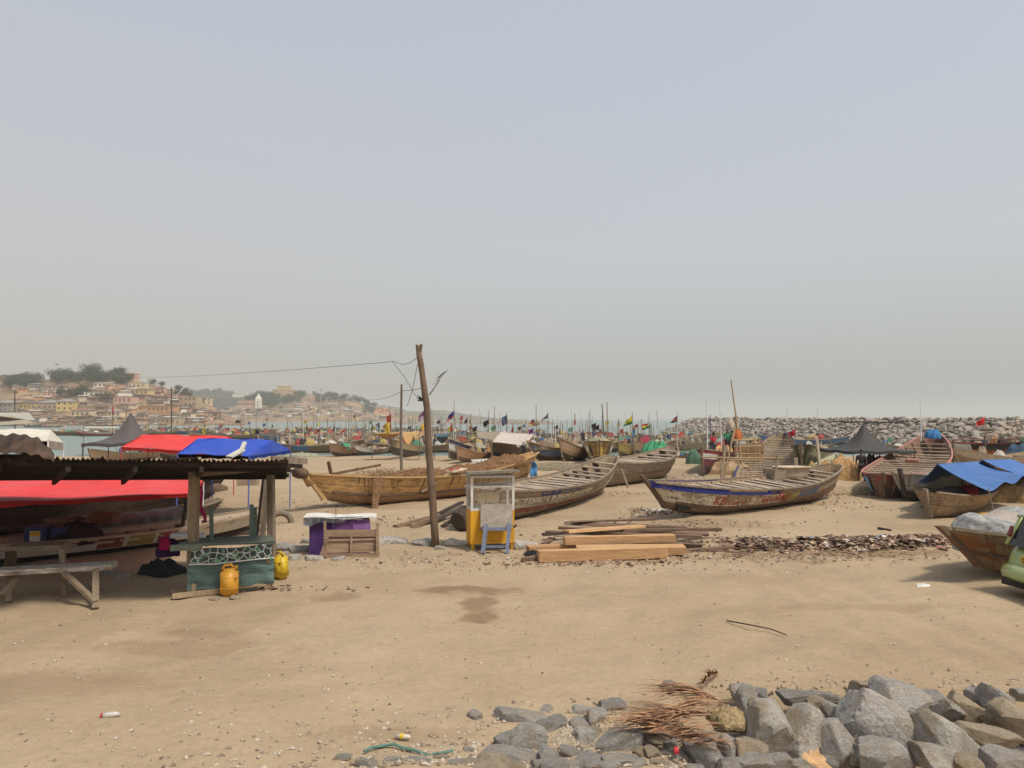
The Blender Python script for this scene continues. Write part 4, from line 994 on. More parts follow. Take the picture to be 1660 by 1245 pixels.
for z in (z1 + .03, z1 + .60, z2 - .03):
    w_ = .05 if z != z1 + .60 else .035
    MB().box((KW / 2, .03, z), (KW - .12, .045, w_)).build('frame_rail', WP, K); MB().box((KW / 2, KD - .03, z), (KW - .12, .045, w_)).build('frame_rail', WP, K)
    for x in (.03, KW - .03): MB().box((x, KD / 2, z), (.045, KD - .12, w_)).build('frame_rail', WP, K)
mesh_m = M_flat((0.10, 0.085, 0.065), .4, .4, 8, 0, spec=.6)
gl = NT('dusty_glass'); ga = gl.noise(gl.coord('Object'), 3, 6, .7)
gl.base((0.36, 0.31, 0.24)).rough(.25); gl.b.inputs['Alpha'].default_value = 0.28; GL = gl.m; gl.b.inputs['Alpha'].default_value = 0.12
MB().box((KW / 2, .03, (z1 + z2) / 2), (KW - .12, .006, z2 - z1)).build('glass_pane', GL, K); MB().box((KW / 2, KD - .03, (z1 + z2) / 2), (KW - .12, .006, z2 - z1)).build('glass_pane', GL, K)
for x in (.03, KW - .03): MB().box((x, KD / 2, (z1 + z2) / 2), (.006, KD - .12, z2 - z1)).build('glass_pane', GL, K)
MB().box((KW / 2, KD / 2, z1 + .015), (KW - .1, KD - .1, .03)).build('shelf', WP, K)
MB().box((KW / 2, KD / 2 + .1, z1 + .60), (KW - .1, KD - .4, .02)).build('shelf', WP, K)
m = MB(); m.box((0, 0, 0), (KW + .22, KD + .30, .035)); m.box((.02, 0, .03), (KW + .18, KD + .26, .02)); r_ = m.build('roof', M_flat((0.24, 0.22, 0.17), .7, .4, 4, .2, (0.16, 0.10, .06), .5), K); r_.location = (KW / 2, KD / 2, z2 + .05); r_.rotation_euler = (R(-3), R(-2), 0)
m = MB(); m.box((0, 0, .10), (.42, .26, .18)); m.box((-.17, -.05, .21), (.2, .26, .01), Matrix.Rotation(R(35), 3, 'Y')); m.box((.17, -.05, .21), (.2, .26, .01), Matrix.Rotation(R(-30), 3, 'Y'))
x_ = m.build('cardboard_box', M_flat((0.66, 0.50, 0.30), .9, .2)); x_.scale = (1.3,) * 3; x_.location = K.location + Matrix.Rotation(rz + R(7), 3, 'Z') @ Vector((KW * .42, KD * .45, z1 + .20)); x_.rotation_euler = (0, 0, rz + .2)
tag(x_, 'open brown cardboard box on the shelf inside the yellow kiosk', 'box')
# tilted table leaning on the kiosk
TT = thing('side_table', 'small table with grey blue legs tipped against the front of the kiosk', 'table', K.location + Matrix.Rotation(rz, 3, 'Z') @ Vector((KW * .56, -.52, 0)), rz, rot=(R(-8), 0, rz - R(2)))
BL = M_flat((0.16, 0.18, 0.25), .8, .3, 8, .2, (0.25, .2, .15), .4)
for x in (-.30, .28):
    MB().beam((x - .04, -.08, 0.02), (x + .04, .22, .72), .09, .07, jit=.006).build('leg', BL, TT)
MB().beam((-.36, .20, .60), (.36, .20, .60), .07, .08, jit=.005).build('cross_rail', BL, TT); MB().beam((-.32, .02, .18), (.30, .02, .18), .05, .06).build('cross_rail', BL, TT)
m = MB(); m.box((0, 0, 0), (.80, .05, .62), Matrix.Rotation(R(-12), 3, 'X')); x_ = m.build('table_top', M_flat((0.33, 0.29, 0.24), .85, .35), TT, bevel=.01); x_.location = (0, .30, .90)
MB().beam((-.44, .24, .60), (-.28, .2, .66), .05, .05).build('bracket', W_BROWN, TT); MB().beam((.42, .24, .64), (.50, .2, .70), .05, .05).build('bracket', W_BROWN, TT)
# ---- purple crate cabinet with a wooden frame against it
a = G(500, 901); b = G(612, 897); ax = (b - a).normalized(); rz = math.atan2(ax.y, ax.x) - R(2)
C_ = thing('cabinet', 'purple painted cabinet with a torn white top in front of the blond canoe', 'cabinet', a, rz)
PU = M_flat((0.075, 0.03, 0.16), .7, .35, 5, .2, (0.2, .14, .12), .3); PL = M_flat((0.22, 0.09, 0.26), .75, .5, 7, .2, (0.36, .30, .30), .6)
m = MB(); m.box((.72, .35, .42), (1.42, .66, .84)); m.build('cabinet_body', PU, C_, bevel=.01)
MB().box((.98, -.0, .68), (.88, .05, .34)).build('front_panel', PL, C_)
MB().box((1.25, -.035, .66), (.42, .02, .16)).build('painted_patch', M_flat((0.30, 0.13, 0.36), .7, .3), C_)
TW = M_flat((0.62, 0.60, 0.56), .7, .3, 7, .2, (.25, .22, .2), .5)
m = MB(); m.sheet(lambda u, v: (-.12 + 1.72 * u, -.10 + .8 * v, .93 - .05 * u + .02 * math.sin(u * 9)), 12, 4, .02); m.build('top_cover', TW, C_)
m = MB(); m.sheet(lambda u, v: (-.12 + 1.4 * u, -.09, .92 - (.16 + .05 * math.sin(u * 14)) * v * (1 - .6 * u)), 20, 3, .006); m.build('top_fringe', M_flat((0.45, 0.46, 0.50), .7, .6, 14, .1), C_)
for i in range(4):
    MB().box((.16 + .17 * i, -.108, .84), (.11, .008, .09)).build('dark_square', M_flat((0.08, .08, .10), .6), C_)
MB().tube([(.62, .25, .93), (.62, .25, 1.10)], .025, 6).build('peg', M_flat((.45, .22, .12)), C_)
FR = thing('market_stall', 'slatted bare wood stall frame tipped over in front of the purple cabinet', 'frame', a + Matrix.Rotation(rz, 3, 'Z') @ Vector((.40, -.42, 0)), rz, rot=(R(-6), 0, rz - R(1)))
FW = M_wood((0.40, 0.285, 0.19), (0.21, 0.14, 0.09), 0)
MB().beam((0, 0, .58), (1.22, 0, .56), .05, .17, jit=.006).build('top_rail', FW, FR); MB().beam((-.05, 0, .06), (1.26, 0, .05), .07, .10, jit=.006).build('bottom_rail', FW, FR)
MB().beam((.02, 0, .02), (.0, .0, .86), .06, .08).build('upright', FW, FR); MB().beam((1.24, 0, 0), (1.22, 0, .80), .07, .09).build('upright', FW, FR); MB().beam((-.1, .02, 0), (.08, .02, .54), .12, .06).build('upright', FW, FR)
MB().beam((.62, .0, .1), (.62, 0, .5), .05, .05).build('upright', FW, FR)
m = MB(); m.box((.62, .05, .30), (1.18, .02, .36)); m.build('back_board', FW, FR); MB().beam((.0, .02, .42), (1.2, .02, .42), .03, .05).build('slat', FW, FR)
# ---- tall pole with wires and the hanging scrap
B0 = G(707, 886); D0 = B0.y
PT = [B0 + Vector((0, 0, -.2))] + [At(x, y, D0) for x, y in ((704, 850), (699, 780), (696, 740), (693, 690), (692, 660), (689, 640), (685, 610), (682, 590), (679, 572))]
P = thing('wooden_pole', 'tall crooked bare tree trunk pole with a forked top in the middle', 'pole', B0)
m = MB(); m.tube([p - B0 for p in PT], [.10, .10, .095, .092, .09, .088, .085, .075, .078, .075], 12, rough=.06); m.build('trunk', M_wood((0.27, 0.18, 0.12), (0.12, 0.08, 0.055), 2, 1.2), P, smooth=True)
for x, y in ((676, 559), (683, 558)): MB().tube([PT[-1] - B0 - Vector((0, 0, .1)), At(x, y, D0) - B0], .055, 8, .04).build('fork_stub', M_wood((0.24, 0.16, 0.10), (0.11, 0.075, 0.05), 2), P)
MB().tube([At(696, 640, D0) - B0, At(702, 632, D0) - B0, At(713, 616, D0) - B0], .022, 6, .012).build('branch', M_wood((0.36, 0.26, 0.17), (0.2, 0.14, .1), 2), P)
m = MB(); q0, q1 = At(705, 621, D0) - B0, At(717, 607, D0) - B0
m.sheet(lambda u, v: q0 * (1 - v) + q1 * v + Vector(((u - .5) * .17 * (1 - v * .3), .03 * math.sin(u * 6 + v * 3), (u - .5) * .10)), 6, 8, .01); m.build('white_rag', M_cloth((.62, .60, .56)), P)
m = MB(); q2, q3 = At(712, 612, D0) - B0, At(721, 604, D0) - B0
m.sheet(lambda u, v: q2 * (1 - v) + q3 * v + Vector(((u - .5) * .15, .02, (u - .5) * .09 + .02)), 5, 5, .01); m.build('brown_rag', M_cloth((.25, .18, .16)), P)
m = MB(); q4 = At(686, 648, D0) - B0; 
for k in range(7): m.tube([q4, q4 + Vector((-.10 - .05 * random.random(), -.05, .14 * random.uniform(-1, 1)))], .022, 5, .008)
m.build('black_knot', M_flat((.02, .022, .03)), P)
WI = M_flat((0.10, 0.10, 0.11), .6)
def wire(pts, r, label, n=24, sag=0.0):
    m = MB(); P_ = []
    for (a, b) in zip(pts, pts[1:]):
        for k in range(n): t = k / n; P_.append(a * (1 - t) + b * t - Vector((0, 0, sag * 4 * t * (1 - t))))
    P_.append(pts[-1]); m.tube(P_, r, 5); o = m.build('wire', WI); tag(o, label, 'wire', 'slack wires strung to the pole'); return o
wire([At(676, 580, D0), At(640, 586, 22), At(220, 612, 60), At(-60, 620, 90)], .008, 'long overhead wire running left from the crooked pole to the town', 30, .12)
wire([At(636, 586, 22.2), At(655, 610, 21), At(668, 632, 20.4), At(678, 648, 19.9), At(688, 652, D0)], .008, 'thin wire drooping from the overhead wire back to the crooked pole', 6)
wire([At(677, 590, D0), At(668, 634, 20), At(660, 658, 20.3)], .007, 'loose vertical wire left of the crooked pole', 6, .02)
wire([At(683, 629, D0), At(655, 633, 21), At(622, 646, 26), At(600, 648, 40)], .007, 'lower wire running left from the middle of the crooked pole', 8, .02)
b2 = G(651, 776); m = MB(); m.tube([b2, At(650, 700, b2.y), At(651, 623, b2.y)], .085, 8, .06); o_ = m.build('wooden_pole', M_wood((0.22, 0.17, 0.13), (0.1, .08, .06), 2)); tag(o_, 'thinner straight pole standing left of the tall crooked pole beyond the canoe', 'pole')
# ---- heap of new and old planks
NEWW = M_wood((0.56, 0.35, 0.18), (0.34, 0.19, 0.09), 0, 1.0, dirt=.15); OLDW = M_wood((0.27, 0.175, 0.11), (0.11, 0.07, .045), 0)
plk = [  # (x0,y0) (x1,y1) depthpx: bottom edge in the photo, base height, width, thickness, material, label
    ((872, 912), (1082, 906), 0.0, .30, .24, NEWW, 'thick orange sawn beam lying nearest the camera on the timber stack'),
    ((935, 903), (1112, 903), 0.04, .34, .20, NEWW, 'wide sawn plank behind the nearest beam, its end reaching furthest right'),
    ((915, 897), (1095, 894), 0.20, .30, .18, NEWW, 'sawn plank on top of the timber stack'), 
    ((918, 888), (1045, 876), 0.34, .26, .06, NEWW, 'thin slanting board topping the timber stack'),
    ((856, 898), (935, 894), 0.0, .30, .16, NEWW, 'short sawn plank at the left of the timber stack'),
    ((846, 912), (874, 909), 0.0, .16, .10, OLDW, 'stubby old block at the left foot of the timber stack'),
    ((868, 894), (895, 876), 0.0, .16, .05, OLDW, 'grey board sloping up behind the left of the timber stack'),
    ((886, 878), (1140, 886), 0.20, .22, .08, OLDW, 'long old plank in the weathered row behind the sawn timber'),
    ((905, 872), (1150, 881), 0.22, .2, .07, OLDW, 'second long old plank of the weathered row'),
    ((915, 866), (1115, 872), 0.24, .2, .07, OLDW, 'farthest long old plank of the weathered row, its left end splintered'),
    ((1000, 884), (1140, 892), 0.06, .2, .09, OLDW, 'dark old plank low under the right of the weathered row'),
    ((930, 868), (1060, 862), 0.34, .16, .05, OLDW, 'splintered thin board lying crookedly on the farthest weathered row'),
    ((1010, 880), (1170, 876), 0.26, .18, .06, OLDW, 'grey board crossing the right half of the weathered row'),
    ((880, 886), (990, 878), 0.28, .15, .05, W_DARK, 'dark slanting board over the left of the weathered row'),
    ((1060, 876), (1140, 870), 0.14, .15, .05, W_DARK, 'short dark board end poking out right of the weathered row'),
    ((1095, 896), (1190, 891), 0.02, .12, .05, OLDW, 'narrow grey plank pointing right toward the litter'),
    ((1110, 890), (1215, 899), 0.01, .10, .04, OLDW, 'thin split board lying in the litter right of the timber stack')]
for (p0, p1, z, w_, t_, mt, lb) in plk:
    a = G(*p0); b = G(*p1); z = z + t_ / 2
    a.z = b.z = 0; 
    m = MB(); d_ = (b - a); L_ = d_.length; n_ = 8
    m.beam((-L_ / 2, 0, 0), (L_ / 2, 0, 0), w_, t_, jit=.028 if mt is OLDW else .016)
    o_ = m.build('plank', mt, None, bevel=.006); o_.location = (a + b) / 2 + Vector((0, w_ / 2, z)); o_.rotation_euler = (R(random.uniform(-3, 3)), R(random.uniform(-.6, .6)), math.atan2(d_.y, d_.x) + R(random.uniform(-1.6, 1.6)))
    tag(o_, lb, 'plank', 'planks stacked on the sand')
x_ = net_heap(G(871, 902), (.30, .2), .16, (.02, .02, .022), 'black rag on the stubby block beside the timber stack', seed=41, name='black_rag', cat='rag')
# broken boards between the canoes and the pole
for i, (p0, p1, lb) in enumerate((((640, 856), (700, 846), 'long splintered board pointing left from the debris by the crooked pole'), ((668, 858), (712, 843), 'short splintered board in the debris by the crooked pole'), ((700, 850), (752, 832), 'dark board leaning on the bow of the flaking canoe'), ((705, 838), (748, 826), 'upper dark board by the bow of the flaking canoe'), ((716, 856), (745, 850), 'small dark board end lying below the flaking canoe bow'))):
    a = G(*p0); b = G(*p1); m = MB(); m.beam((0, 0, 0), b - a + Vector((0, 0, .10 + .1 * (i > 1))), .16, .07, jit=.03); o_ = m.build('broken_board', OLDW if i < 2 else W_DARK); o_.location = a + Vector((0, 0, .06)); tag(o_, lb, 'board', 'broken boards by the pole')
# ---- blue tarpaulins at right
def tarp(label, panels, poles, col):
    "pitched tarpaulin: each panel is ridge a, ridge b, eave b, eave a"
    o = Vector((panels[0][0].x, panels[0][0].y, 0)); T = thing('tarpaulin', label, 'tarpaulin', o)
    for pn in panels:
        q = [p - o for p in pn]; m = MB(); nrm = (q[1] - q[0]).cross(q[3] - q[0]).normalized()
        def fn(u, v):
            p = (q[0] * (1 - u) + q[1] * u) * (1 - v) + (q[3] * (1 - u) + q[2] * u) * v
            return p + Vector((0, 0, -.16 * math.sin(v * 3.14) * (.6 + .4 * math.sin(u * 3.14)) + .05 * math.sin(u * 11 + v * 4) * v - .07 * abs(math.sin(u * 6.28 + .6)) * v))
        m.sheet(fn, 26, 18, .01); m.build('tarp_sheet', M_cloth(col, .55, .12, 3.0), T, smooth=True)
    for a_, b_ in poles: MB().tube([a_ - o, b_ - o], .024, 6, .018).build('pole', W_LEG, T)
    return T
TB = (0.045, 0.14, 0.38)
r1, r2 = At(1519, 752, 26.3), At(1590, 747, 31.0)
e1, e2 = At(1602, 792, 24.6), At(1664, 771, 28.6); f1, f2 = At(1481, 785, 27.4), At(1534, 768, 32.5)
tarp('nearer blue tarpaulin pitched like a tent over the plank dinghy', [(r1, r2, e2, e1), (r2, r1, f1, f2)],
     [(Vector((e1.x + .15, e1.y - .1, 0)), e1), (Vector((e2.x, e2.y, 0)), e2), (Vector((f1.x + .35, f1.y - .3, 0)), f1), (Vector((r2.x, r2.y, 0)), r2)], TB)
r1, r2 = At(1592, 745, 30.0), At(1640, 744, 33.0)
e1, e2 = At(1672, 772, 29.2), At(1720, 764, 32); f1, f2 = At(1560, 760, 31.5), At(1600, 755, 34)
tarp('farther blue tarpaulin whose second peak rises right of the nearer one', [(r1, r2, e2, e1), (r2, r1, f1, f2)],
     [(Vector((e1.x, e1.y, 0)), e1), (Vector((r2.x, r2.y, 0)), r2), (Vector((f1.x, f1.y, 0)), f1)], (0.05, 0.15, 0.42))
m = MB(); q = [At(1484, 790, 27), At(1555, 757, 30.5)]
# yellow sheet on the ground, brown heaps
net_heap(G(1665, 838), (1.8, 1.0), .14, (0.62, 0.36, 0.12), 'flat orange sand heap beside the blue tarpaulin poles at the right edge', seed=51, name='sand_heap', cat='heap')
net_heap(G(1668, 812), (1.9, 1.0), .95, (0.34, 0.21, 0.10), 'brown heap behind the blue tarpaulin at the right edge', seed=52, name='brown_heap', cat='heap')
net_heap(G(1552, 800), (.8, .5), .9, (0.40, 0.30, 0.19), 'pale sacks piled under the near blue tarpaulin', seed=53, name='sack_pile', cat='sacks')
# ---- green car
def car():
    P = Vector((9.46, 13.8, 0)); rz = R(8)
    T = thing('hatchback_car', 'light green hatchback car at the right edge, its rear corner facing the camera', 'car', P, rz)
    CP = NT('car_paint'); CP.base((0.34, 0.42, 0.17)).rough(.32); CP.b.inputs['Specular IOR Level'].default_value = .5; CP.b.inputs['Coat Weight'].default_value = .5
    dn = CP.noise(CP.coord('Object'), 4, 6, .7); CP.base(CP.mix(CP.ramp(dn, [(.5, 0.), (.8, .5)]), (0.34, 0.42, 0.17), (.34, .29, .2))); CP = CP.m
    # body: lofted sections along x (0 = rear bumper, 3.6 = nose), half width 0.78
    secs = [(-.02, .30, .62, .55, .55), (.05, .24, .78, .72, .74), (.20, .22, .80, .78, .92), (.45, .22, .80, .80, .95), (1.6, .22, .81, .81, .93), (2.7, .22, .80, .80, .92), (3.3, .24, .76, .74, .80), (3.55, .30, .62, .58, .62)]
    m = MB(); vs = []; nr = 12
    for (x, z0, w0, w1, z1) in secs:
        ring = [(0, z0), (w0 * .8, z0), (w0, z0 + .12), (w0 + .01, (z0 + z1) / 2), (w1, z1 - .06), (w1 - .06, z1), (0, z1 + .02)]
        pts = [(x, -y, z) for y, z in ring] + [(x, y, z) for y, z in reversed(ring[1:-1])]
        vs += pts
    k = len(vs) // len(secs); fs = []
    for i in range(len(secs) - 1):
        for j in range(k): fs.append((i * k + j, (i + 1) * k + j, (i + 1) * k + (j + 1) % k, i * k + (j + 1) % k))
    fs += [tuple(range(k)), tuple(reversed(range((len(secs) - 1) * k, len(secs) * k)))]
    m.add(vs, fs); b = m.build('body', CP, T, smooth=True)
    s_ = b.modifiers.new('sub', 'SUBSURF'); s_.levels = 2; s_.render_levels = 2
    # cabin
    cab = [(.02, .92, .70, .80), (.22, 1.46, .58, .0), (.5, 1.50, .60, 0), (1.8, 1.49, .60, 0), (2.1, 1.42, .58, 0), (2.75, .93, .70, 0)]
    m = MB(); lo = [(.06, .90), (2.85, .92)]
    bot = [(.04, .93), (.42, .95), (.9, .95), (1.6, .95), (2.2, .95), (2.85, .92)]; top = [(.26, 1.44), (.48, 1.49), (.9, 1.51), (1.5, 1.50), (1.85, 1.46), (2.05, 1.40)]
    vs = []
    for (bx, bz), (tx, tz) in zip(bot, top): vs += [(bx, -.74, bz - .02), (tx, -.60, tz), (tx, .60, tz), (bx, .74, bz - .02)]
    fs = [(i * 4 + 1, i * 4 + 5, i * 4 + 6, i * 4 + 2) for i in range(5)]
    m.add(vs, fs); m.build('roof', CP, T, smooth=True)
    DG = NT('dark_glass'); DG.base((0.012, 0.014, 0.014)).rough(.06); DG.b.inputs['Specular IOR Level'].default_value = .7; DG = DG.m
    m = MB(); m.add(vs, [(0, 3, 2, 1)]); g = m.build('rear_window', DG, T)
    m = MB(); m.add(vs, [(20, 21, 22, 23)]); m.build('windscreen', DG, T)
    for sd in (0, 3):
        m = MB(); q = lambda i, j: i * 4 + j
        m.add(vs, [(q(i, sd), q(i + 1, sd), q(i + 1, 1 if sd == 0 else 2), q(i, 1 if sd == 0 else 2)) for i in range(5)]); m.build('side_window', DG, T)
        for i in (0, 2, 3, 5):
            a_, b_ = Vector(vs[q(i, sd)]), Vector(vs[q(i, 1 if sd == 0 else 2)]); MB().tube([a_, b_], .045 if i in (0, 5) else .03, 6).build('pillar', CP, T, smooth=True)
        a_ = [Vector(vs[q(i, 1 if sd == 0 else 2)]) for i in range(6)]; MB().tube(a_, .035, 6).build('roof_rail', CP, T, smooth=True)
    m = MB(); m.tube([(.20, -.62, 1.46), (.18, 0, 1.49), (.20, .62, 1.46)], .03, 6); m.build('spoiler', CP, T, smooth=True)
    bm_ = MB(); bm_.tube([(.5, -.80, .42), (.12, -.78, .42), (-.04, -.60, .43), (-.10, -.3, .44), (-.11, 0, .44), (-.10, .3, .44), (-.04, .60, .43), (.12, .78, .42), (.5, .80, .42)], [.10, .13, .145, .15, .15, .15, .145, .13, .10], 10); bm_.build('rear_bumper', CP, T, smooth=True)
    MB().box((-.02, 0, .26), (.3, 1.3, .12)).build('underbody', M_flat((.02, .02, .02)), T)
    for y in (-.70, .70):
        m = MB(); m.box((.10, y * .985, 1.16), (.10, .07, .22), Matrix.Rotation(R(24), 3, 'Y')); m.build('tail_lamp', M_flat((0.16, .02, .02), .2, .1, spec=.6), T, bevel=.03)
    m = MB(); m.box((-.055, .02, .70), (.02, .54, .15)); pl = m.build('number_plate', M_flat((0.62, 0.36, 0.03), .5, .1), T, bevel=.003)
    me = text_mesh('GT 4182', .115, .002); me.materials.clear(); me.materials.append(M_flat((.02, .02, .02), .5))
    x = bpy.data.objects.new('lettering', me); link(x, pl); x.location = (-.068, .27, .66); x.rotation_euler = (R(90), 0, R(-90)); CH.setdefault(pl.name, []).append(x)
    for x0 in (.62, 2.85):
        for y in (-.70, .70):
            m = MB(); n_ = 24
            pts = [(x0 + .22 * math.cos(a), y, .28 + .22 * math.sin(a)) for a in [2 * math.pi * k / n_ for k in range(n_ + 1)]]; m.tube(pts, .075, 8, cap=False); w = m.build('wheel', M_flat((.018, .018, .018), .8), T, smooth=True)
            m = MB(); m.tube([(x0, y - .05, .28), (x0, y + .05, .28)], .17, 16); m.build('rim', M_flat((.25, .25, .26), .4), w)
car()
# ================================================================= the crowded waterline: boats, awnings, flags, people
NETG = (0.05, 0.22, 0.13); NETB = (0.20, 0.14, 0.09); NETP = (0.30, 0.24, 0.17)
def hullmat(wood, bands, wear=.25, seed=0):
    wood = tuple(min(.62, c * k) for c, k in zip(wood, (1.4, 1.3, 1.15))); bands = [b if max(b[4]) < .09 else (*b[:4], tuple(min(.68, c * 1.22) for c in b[4])) for b in bands]
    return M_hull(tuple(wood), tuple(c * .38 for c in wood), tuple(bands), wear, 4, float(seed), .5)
BRIGHT = [(.05, .12, .28), (.38, .06, .05), (.45, .34, .12), (.58, .54, .47), (.07, .24, .14), (.45, .25, .11), (.04, .04, .05), (.05, .045, .04), (.36, .28, .2), (.42, .28, .2), (.26, .2, .14), (.3, .22, .15)]
BLK = (0.028, 0.024, 0.022)
def mid(label, p0, p1, wood=(0.24, 0.17, 0.11), bands=(), B=1.9, H=1.0, bow=.6, stern=.5, rail=None, nets=(), poles=0, z=None, thw=6, kw=None, wear=.25, seed=0, name='fishing_canoe', group=None, up=1.0, keel=True, detail=24):
    P0 = G(*p0) if z is None else G(p0[0], p0[1], z); P1 = G(*p1) if z is None else G(p1[0], p1[1], z)
    L = (P1 - P0).length
    a = dict(rake=.9, srake=.8, full=.6, sfull=.55, p=.4, rock=.4, flare=.3); a.update(kw or {})
    h = Hull(L, B, H * up, bow * up, stern * up, **a)
    T = boat(name, label, P0, P1, h, hullmat(wood, bands, wear, seed), rail or W_GREY, thw, W_GREYX, .25, .1, .9, stem_m=W_GREY, stem_top=.15, group=group, dz=0 if z is None else -.25, detail=detail)
    for i, (t, col, r, hh) in enumerate(nets):
        o = net_heap((0, 0, 0), (r, min(r, B * .42)), hh, col, None, T, seed=seed * 5 + i, name='net_pile'); o.location = (L * (t - .5), 0, h.rail(t) - .25)
    rr = random.Random(seed * 11 + int(p0[0]))
    for i in range(5 if P0.y > 55 else 2):
        t = .2 + .65 * rr.random(); cl = rr.choice(BRIGHT); o = net_heap((0, 0, 0), (rr.uniform(.25, .6), rr.uniform(.2, .4)), rr.uniform(.35, .8), cl, None, T, seed=rr.randint(0, 99), name='bundle'); o.location = (L * (t - .5), rr.uniform(-.5, .5), h.rail(t) - .15)
    for i in range(poles + 2 if P0.y > 55 else poles):
        t = .15 + .7 * rr.random(); y = rr.uniform(-.4, .4); hh = rr.uniform(1.2, 2.8)
        MB().tube([(L * (t - .5), y, .3), (L * (t - .5) + rr.uniform(-.3, .3), y + rr.uniform(-.2, .2), H + hh)], .04, 5, .025).build('pole', W_GREY if rr.random() < .6 else W_PALE, T)
    return T
band = lambda *a: a
# on the sand, left to right
mid('beached boat with pink and black planks and green nets, leftmost beyond the blond canoe', (478, 737), (546, 733), (.34, .22, .16), [(0, .45, -1, 40, BLK), (.6, 1, -1, 40, (.45, .22, .19))], nets=[(.3, NETG, 1.6, .5), (.6, NETB, 1.5, .6), (.8, NETG, 1, .4)], poles=4, seed=1)
mid('beached brown boat heaped with bright green net beyond the blond canoe', (537, 741), (590, 738), (.28, .18, .11), [(0, .35, -1, 40, BLK)], H=1.2, nets=[(.35, (.05, .30, .15), 2.0, .8), (.7, NETB, 1.5, .5)], poles=4, seed=2)
mid('beached boat with white upper plank, dark red middle and black bottom', (576, 739), (628, 738), (.4, .33, .26), [(0, .45, -1, 40, BLK), (.55, 1, -1, 4, (.55, .5, .44)), (.55, .9, 4, 7, (.3, .07, .06))], nets=[(.5, NETP, 1.3, .6)], poles=3, seed=3)
mid('boat with red, white and blue bow panels left of the thin straight pole', (612, 738), (650, 733), (.3, .2, .15), [(0, .4, -1, 40, BLK), (.5, .7, -1, 3, (.55, .06, .05)), (.7, .85, -1, 3, (.6, .58, .55)), (.85, 1.01, -1, 3, (.05, .08, .25))], nets=[(.5, (.1, .12, .2), 1.2, .6)], poles=3, seed=4)
mid('long black bottomed canoe with a brown top plank behind the thin straight pole', (636, 745), (726, 735), (.30, .22, .12), [(0, .52, -1, 40, BLK), (.55, 1, -1, 40, (.34, .27, .14))], B=2.2, H=1.35, bow=.8, stern=.6, nets=[(.25, NETB, 1.6, .5), (.45, (.05, .30, .15), 1.4, .5), (.7, NETP, 1.8, .6)], poles=6, seed=5, kw=dict(rock=.6))
mid('white and black bowed canoe right of the crooked pole, full of pale nets', (728, 748), (800, 738), (.33, .23, .15), [(0, .38, -1, 40, BLK), (.45, .8, -1, 2.5, (.6, .57, .52)), (.8, 1, -1, 40, (.05, .05, .10))], B=2.1, H=1.2, bow=1.0, stern=.7, nets=[(.3, NETP, 1.8, .7), (.55, (.34, .34, .26), 2.0, .9), (.8, NETB, 1.5, .8)], poles=4, seed=6)
mid('reddish wood canoe with crossed boards beside the white lettered banner', (742, 752), (808, 741), (.42, .26, .16), [(0, .3, -1, 40, (.1, .07, .05))], B=1.8, H=.8, bow=.7, stern=1.0, nets=[(.5, NETP, 1.2, .4)], poles=2, seed=7)
mid('dark hulled boat moored behind the high stern of the blond canoe', (800, 746), (868, 743), (.2, .15, .11), [(0, .4, -1, 40, BLK)], B=2.2, H=1.3, nets=[(.3, NETP, 1.6, .9), (.7, NETP, 1.6, 1.0)], poles=4, seed=8)
mid('dark boat with blue painted lettering right of the high blond stern', (866, 747), (918, 746), (.22, .16, .10), [(0, .35, -1, 40, BLK), (.4, .8, 0, 4, (.10, .14, .25)), (.5, .9, 4, 10, (.42, .33, .17))], B=2.1, H=1.35, nets=[(.3, NETB, 1.5, .8), (.7, (.42, .33, .12), 1.3, .6)], poles=6, seed=9)
mid('brown boat with a pale rail just left of the head on boat', (912, 748), (952, 746), (.36, .25, .16), [(0, .35, -1, 40, BLK), (.5, .9, -1, 40, (.42, .28, .18))], B=2.1, H=1.35, bow=.9, nets=[(.6, (.3, .26, .2), 1.4, .6)], poles=5, seed=10)
mid('yellow green hulled boat to the right of the head on boat', (1004, 744), (1034, 741), (.35, .30, .10), [(0, .4, -1, 40, BLK)], B=2.0, H=1.3, nets=[(.5, NETG, 1.2, .6)], poles=4, seed=11)
mid('boat piled with maroon cloth beyond the greyish brown canoe', (1030, 743), (1078, 739), (.34, .24, .16), [(0, .4, -1, 40, BLK)], B=2.1, H=1.5, nets=[(.3, (.28, .04, .06), 1.6, 1.3), (.65, NETB, 1.6, .8)], poles=5, seed=12)
mid('brown canoe with dark nets at the water edge right of the green net', (1070, 744), (1112, 736), (.30, .22, .15), [], B=2.0, H=1.3, nets=[(.4, NETB, 1.8, .9), (.75, (.08, .12, .25), 1.0, .6)], poles=4, seed=13)
mid('maroon and black bowed boat with white lettering near the leaning bamboo mast', (1140, 776), (1188, 745), (.16, .04, .05), [(0, .3, -1, 40, BLK), (.62, .85, -1, 5, (.6, .56, .52)), (.85, 1, -1, 40, (.3, .05, .05))], B=2.3, H=1.25, bow=.4, stern=.4, nets=[(.5, (.6, .35, .15), .9, .7), (.7, (.5, .04, .05), 1.0, 1.0)], poles=3, seed=14)
mid('round dark green hulled boat right of the blue rimmed canoe', (1300, 768), (1345, 742), (.17, .16, .10), [(0, .5, -1, 40, (.05, .055, .035)), (.6, 1, -1, 40, (.30, .28, .17))], B=2.5, H=1.2, nets=[(.4, (.32, .28, .2), 1.5, .7)], poles=2, seed=15, kw=dict(full=.3))
mid('small white ribbed canoe left of the orange tan cloth heap', (1290, 778), (1352, 758), (.55, .48, .38), [(0.0, .4, -1, 40, (.2, .14, .1))], B=1.5, H=.5, bow=.25, stern=.5, thw=9, poles=0, seed=16)
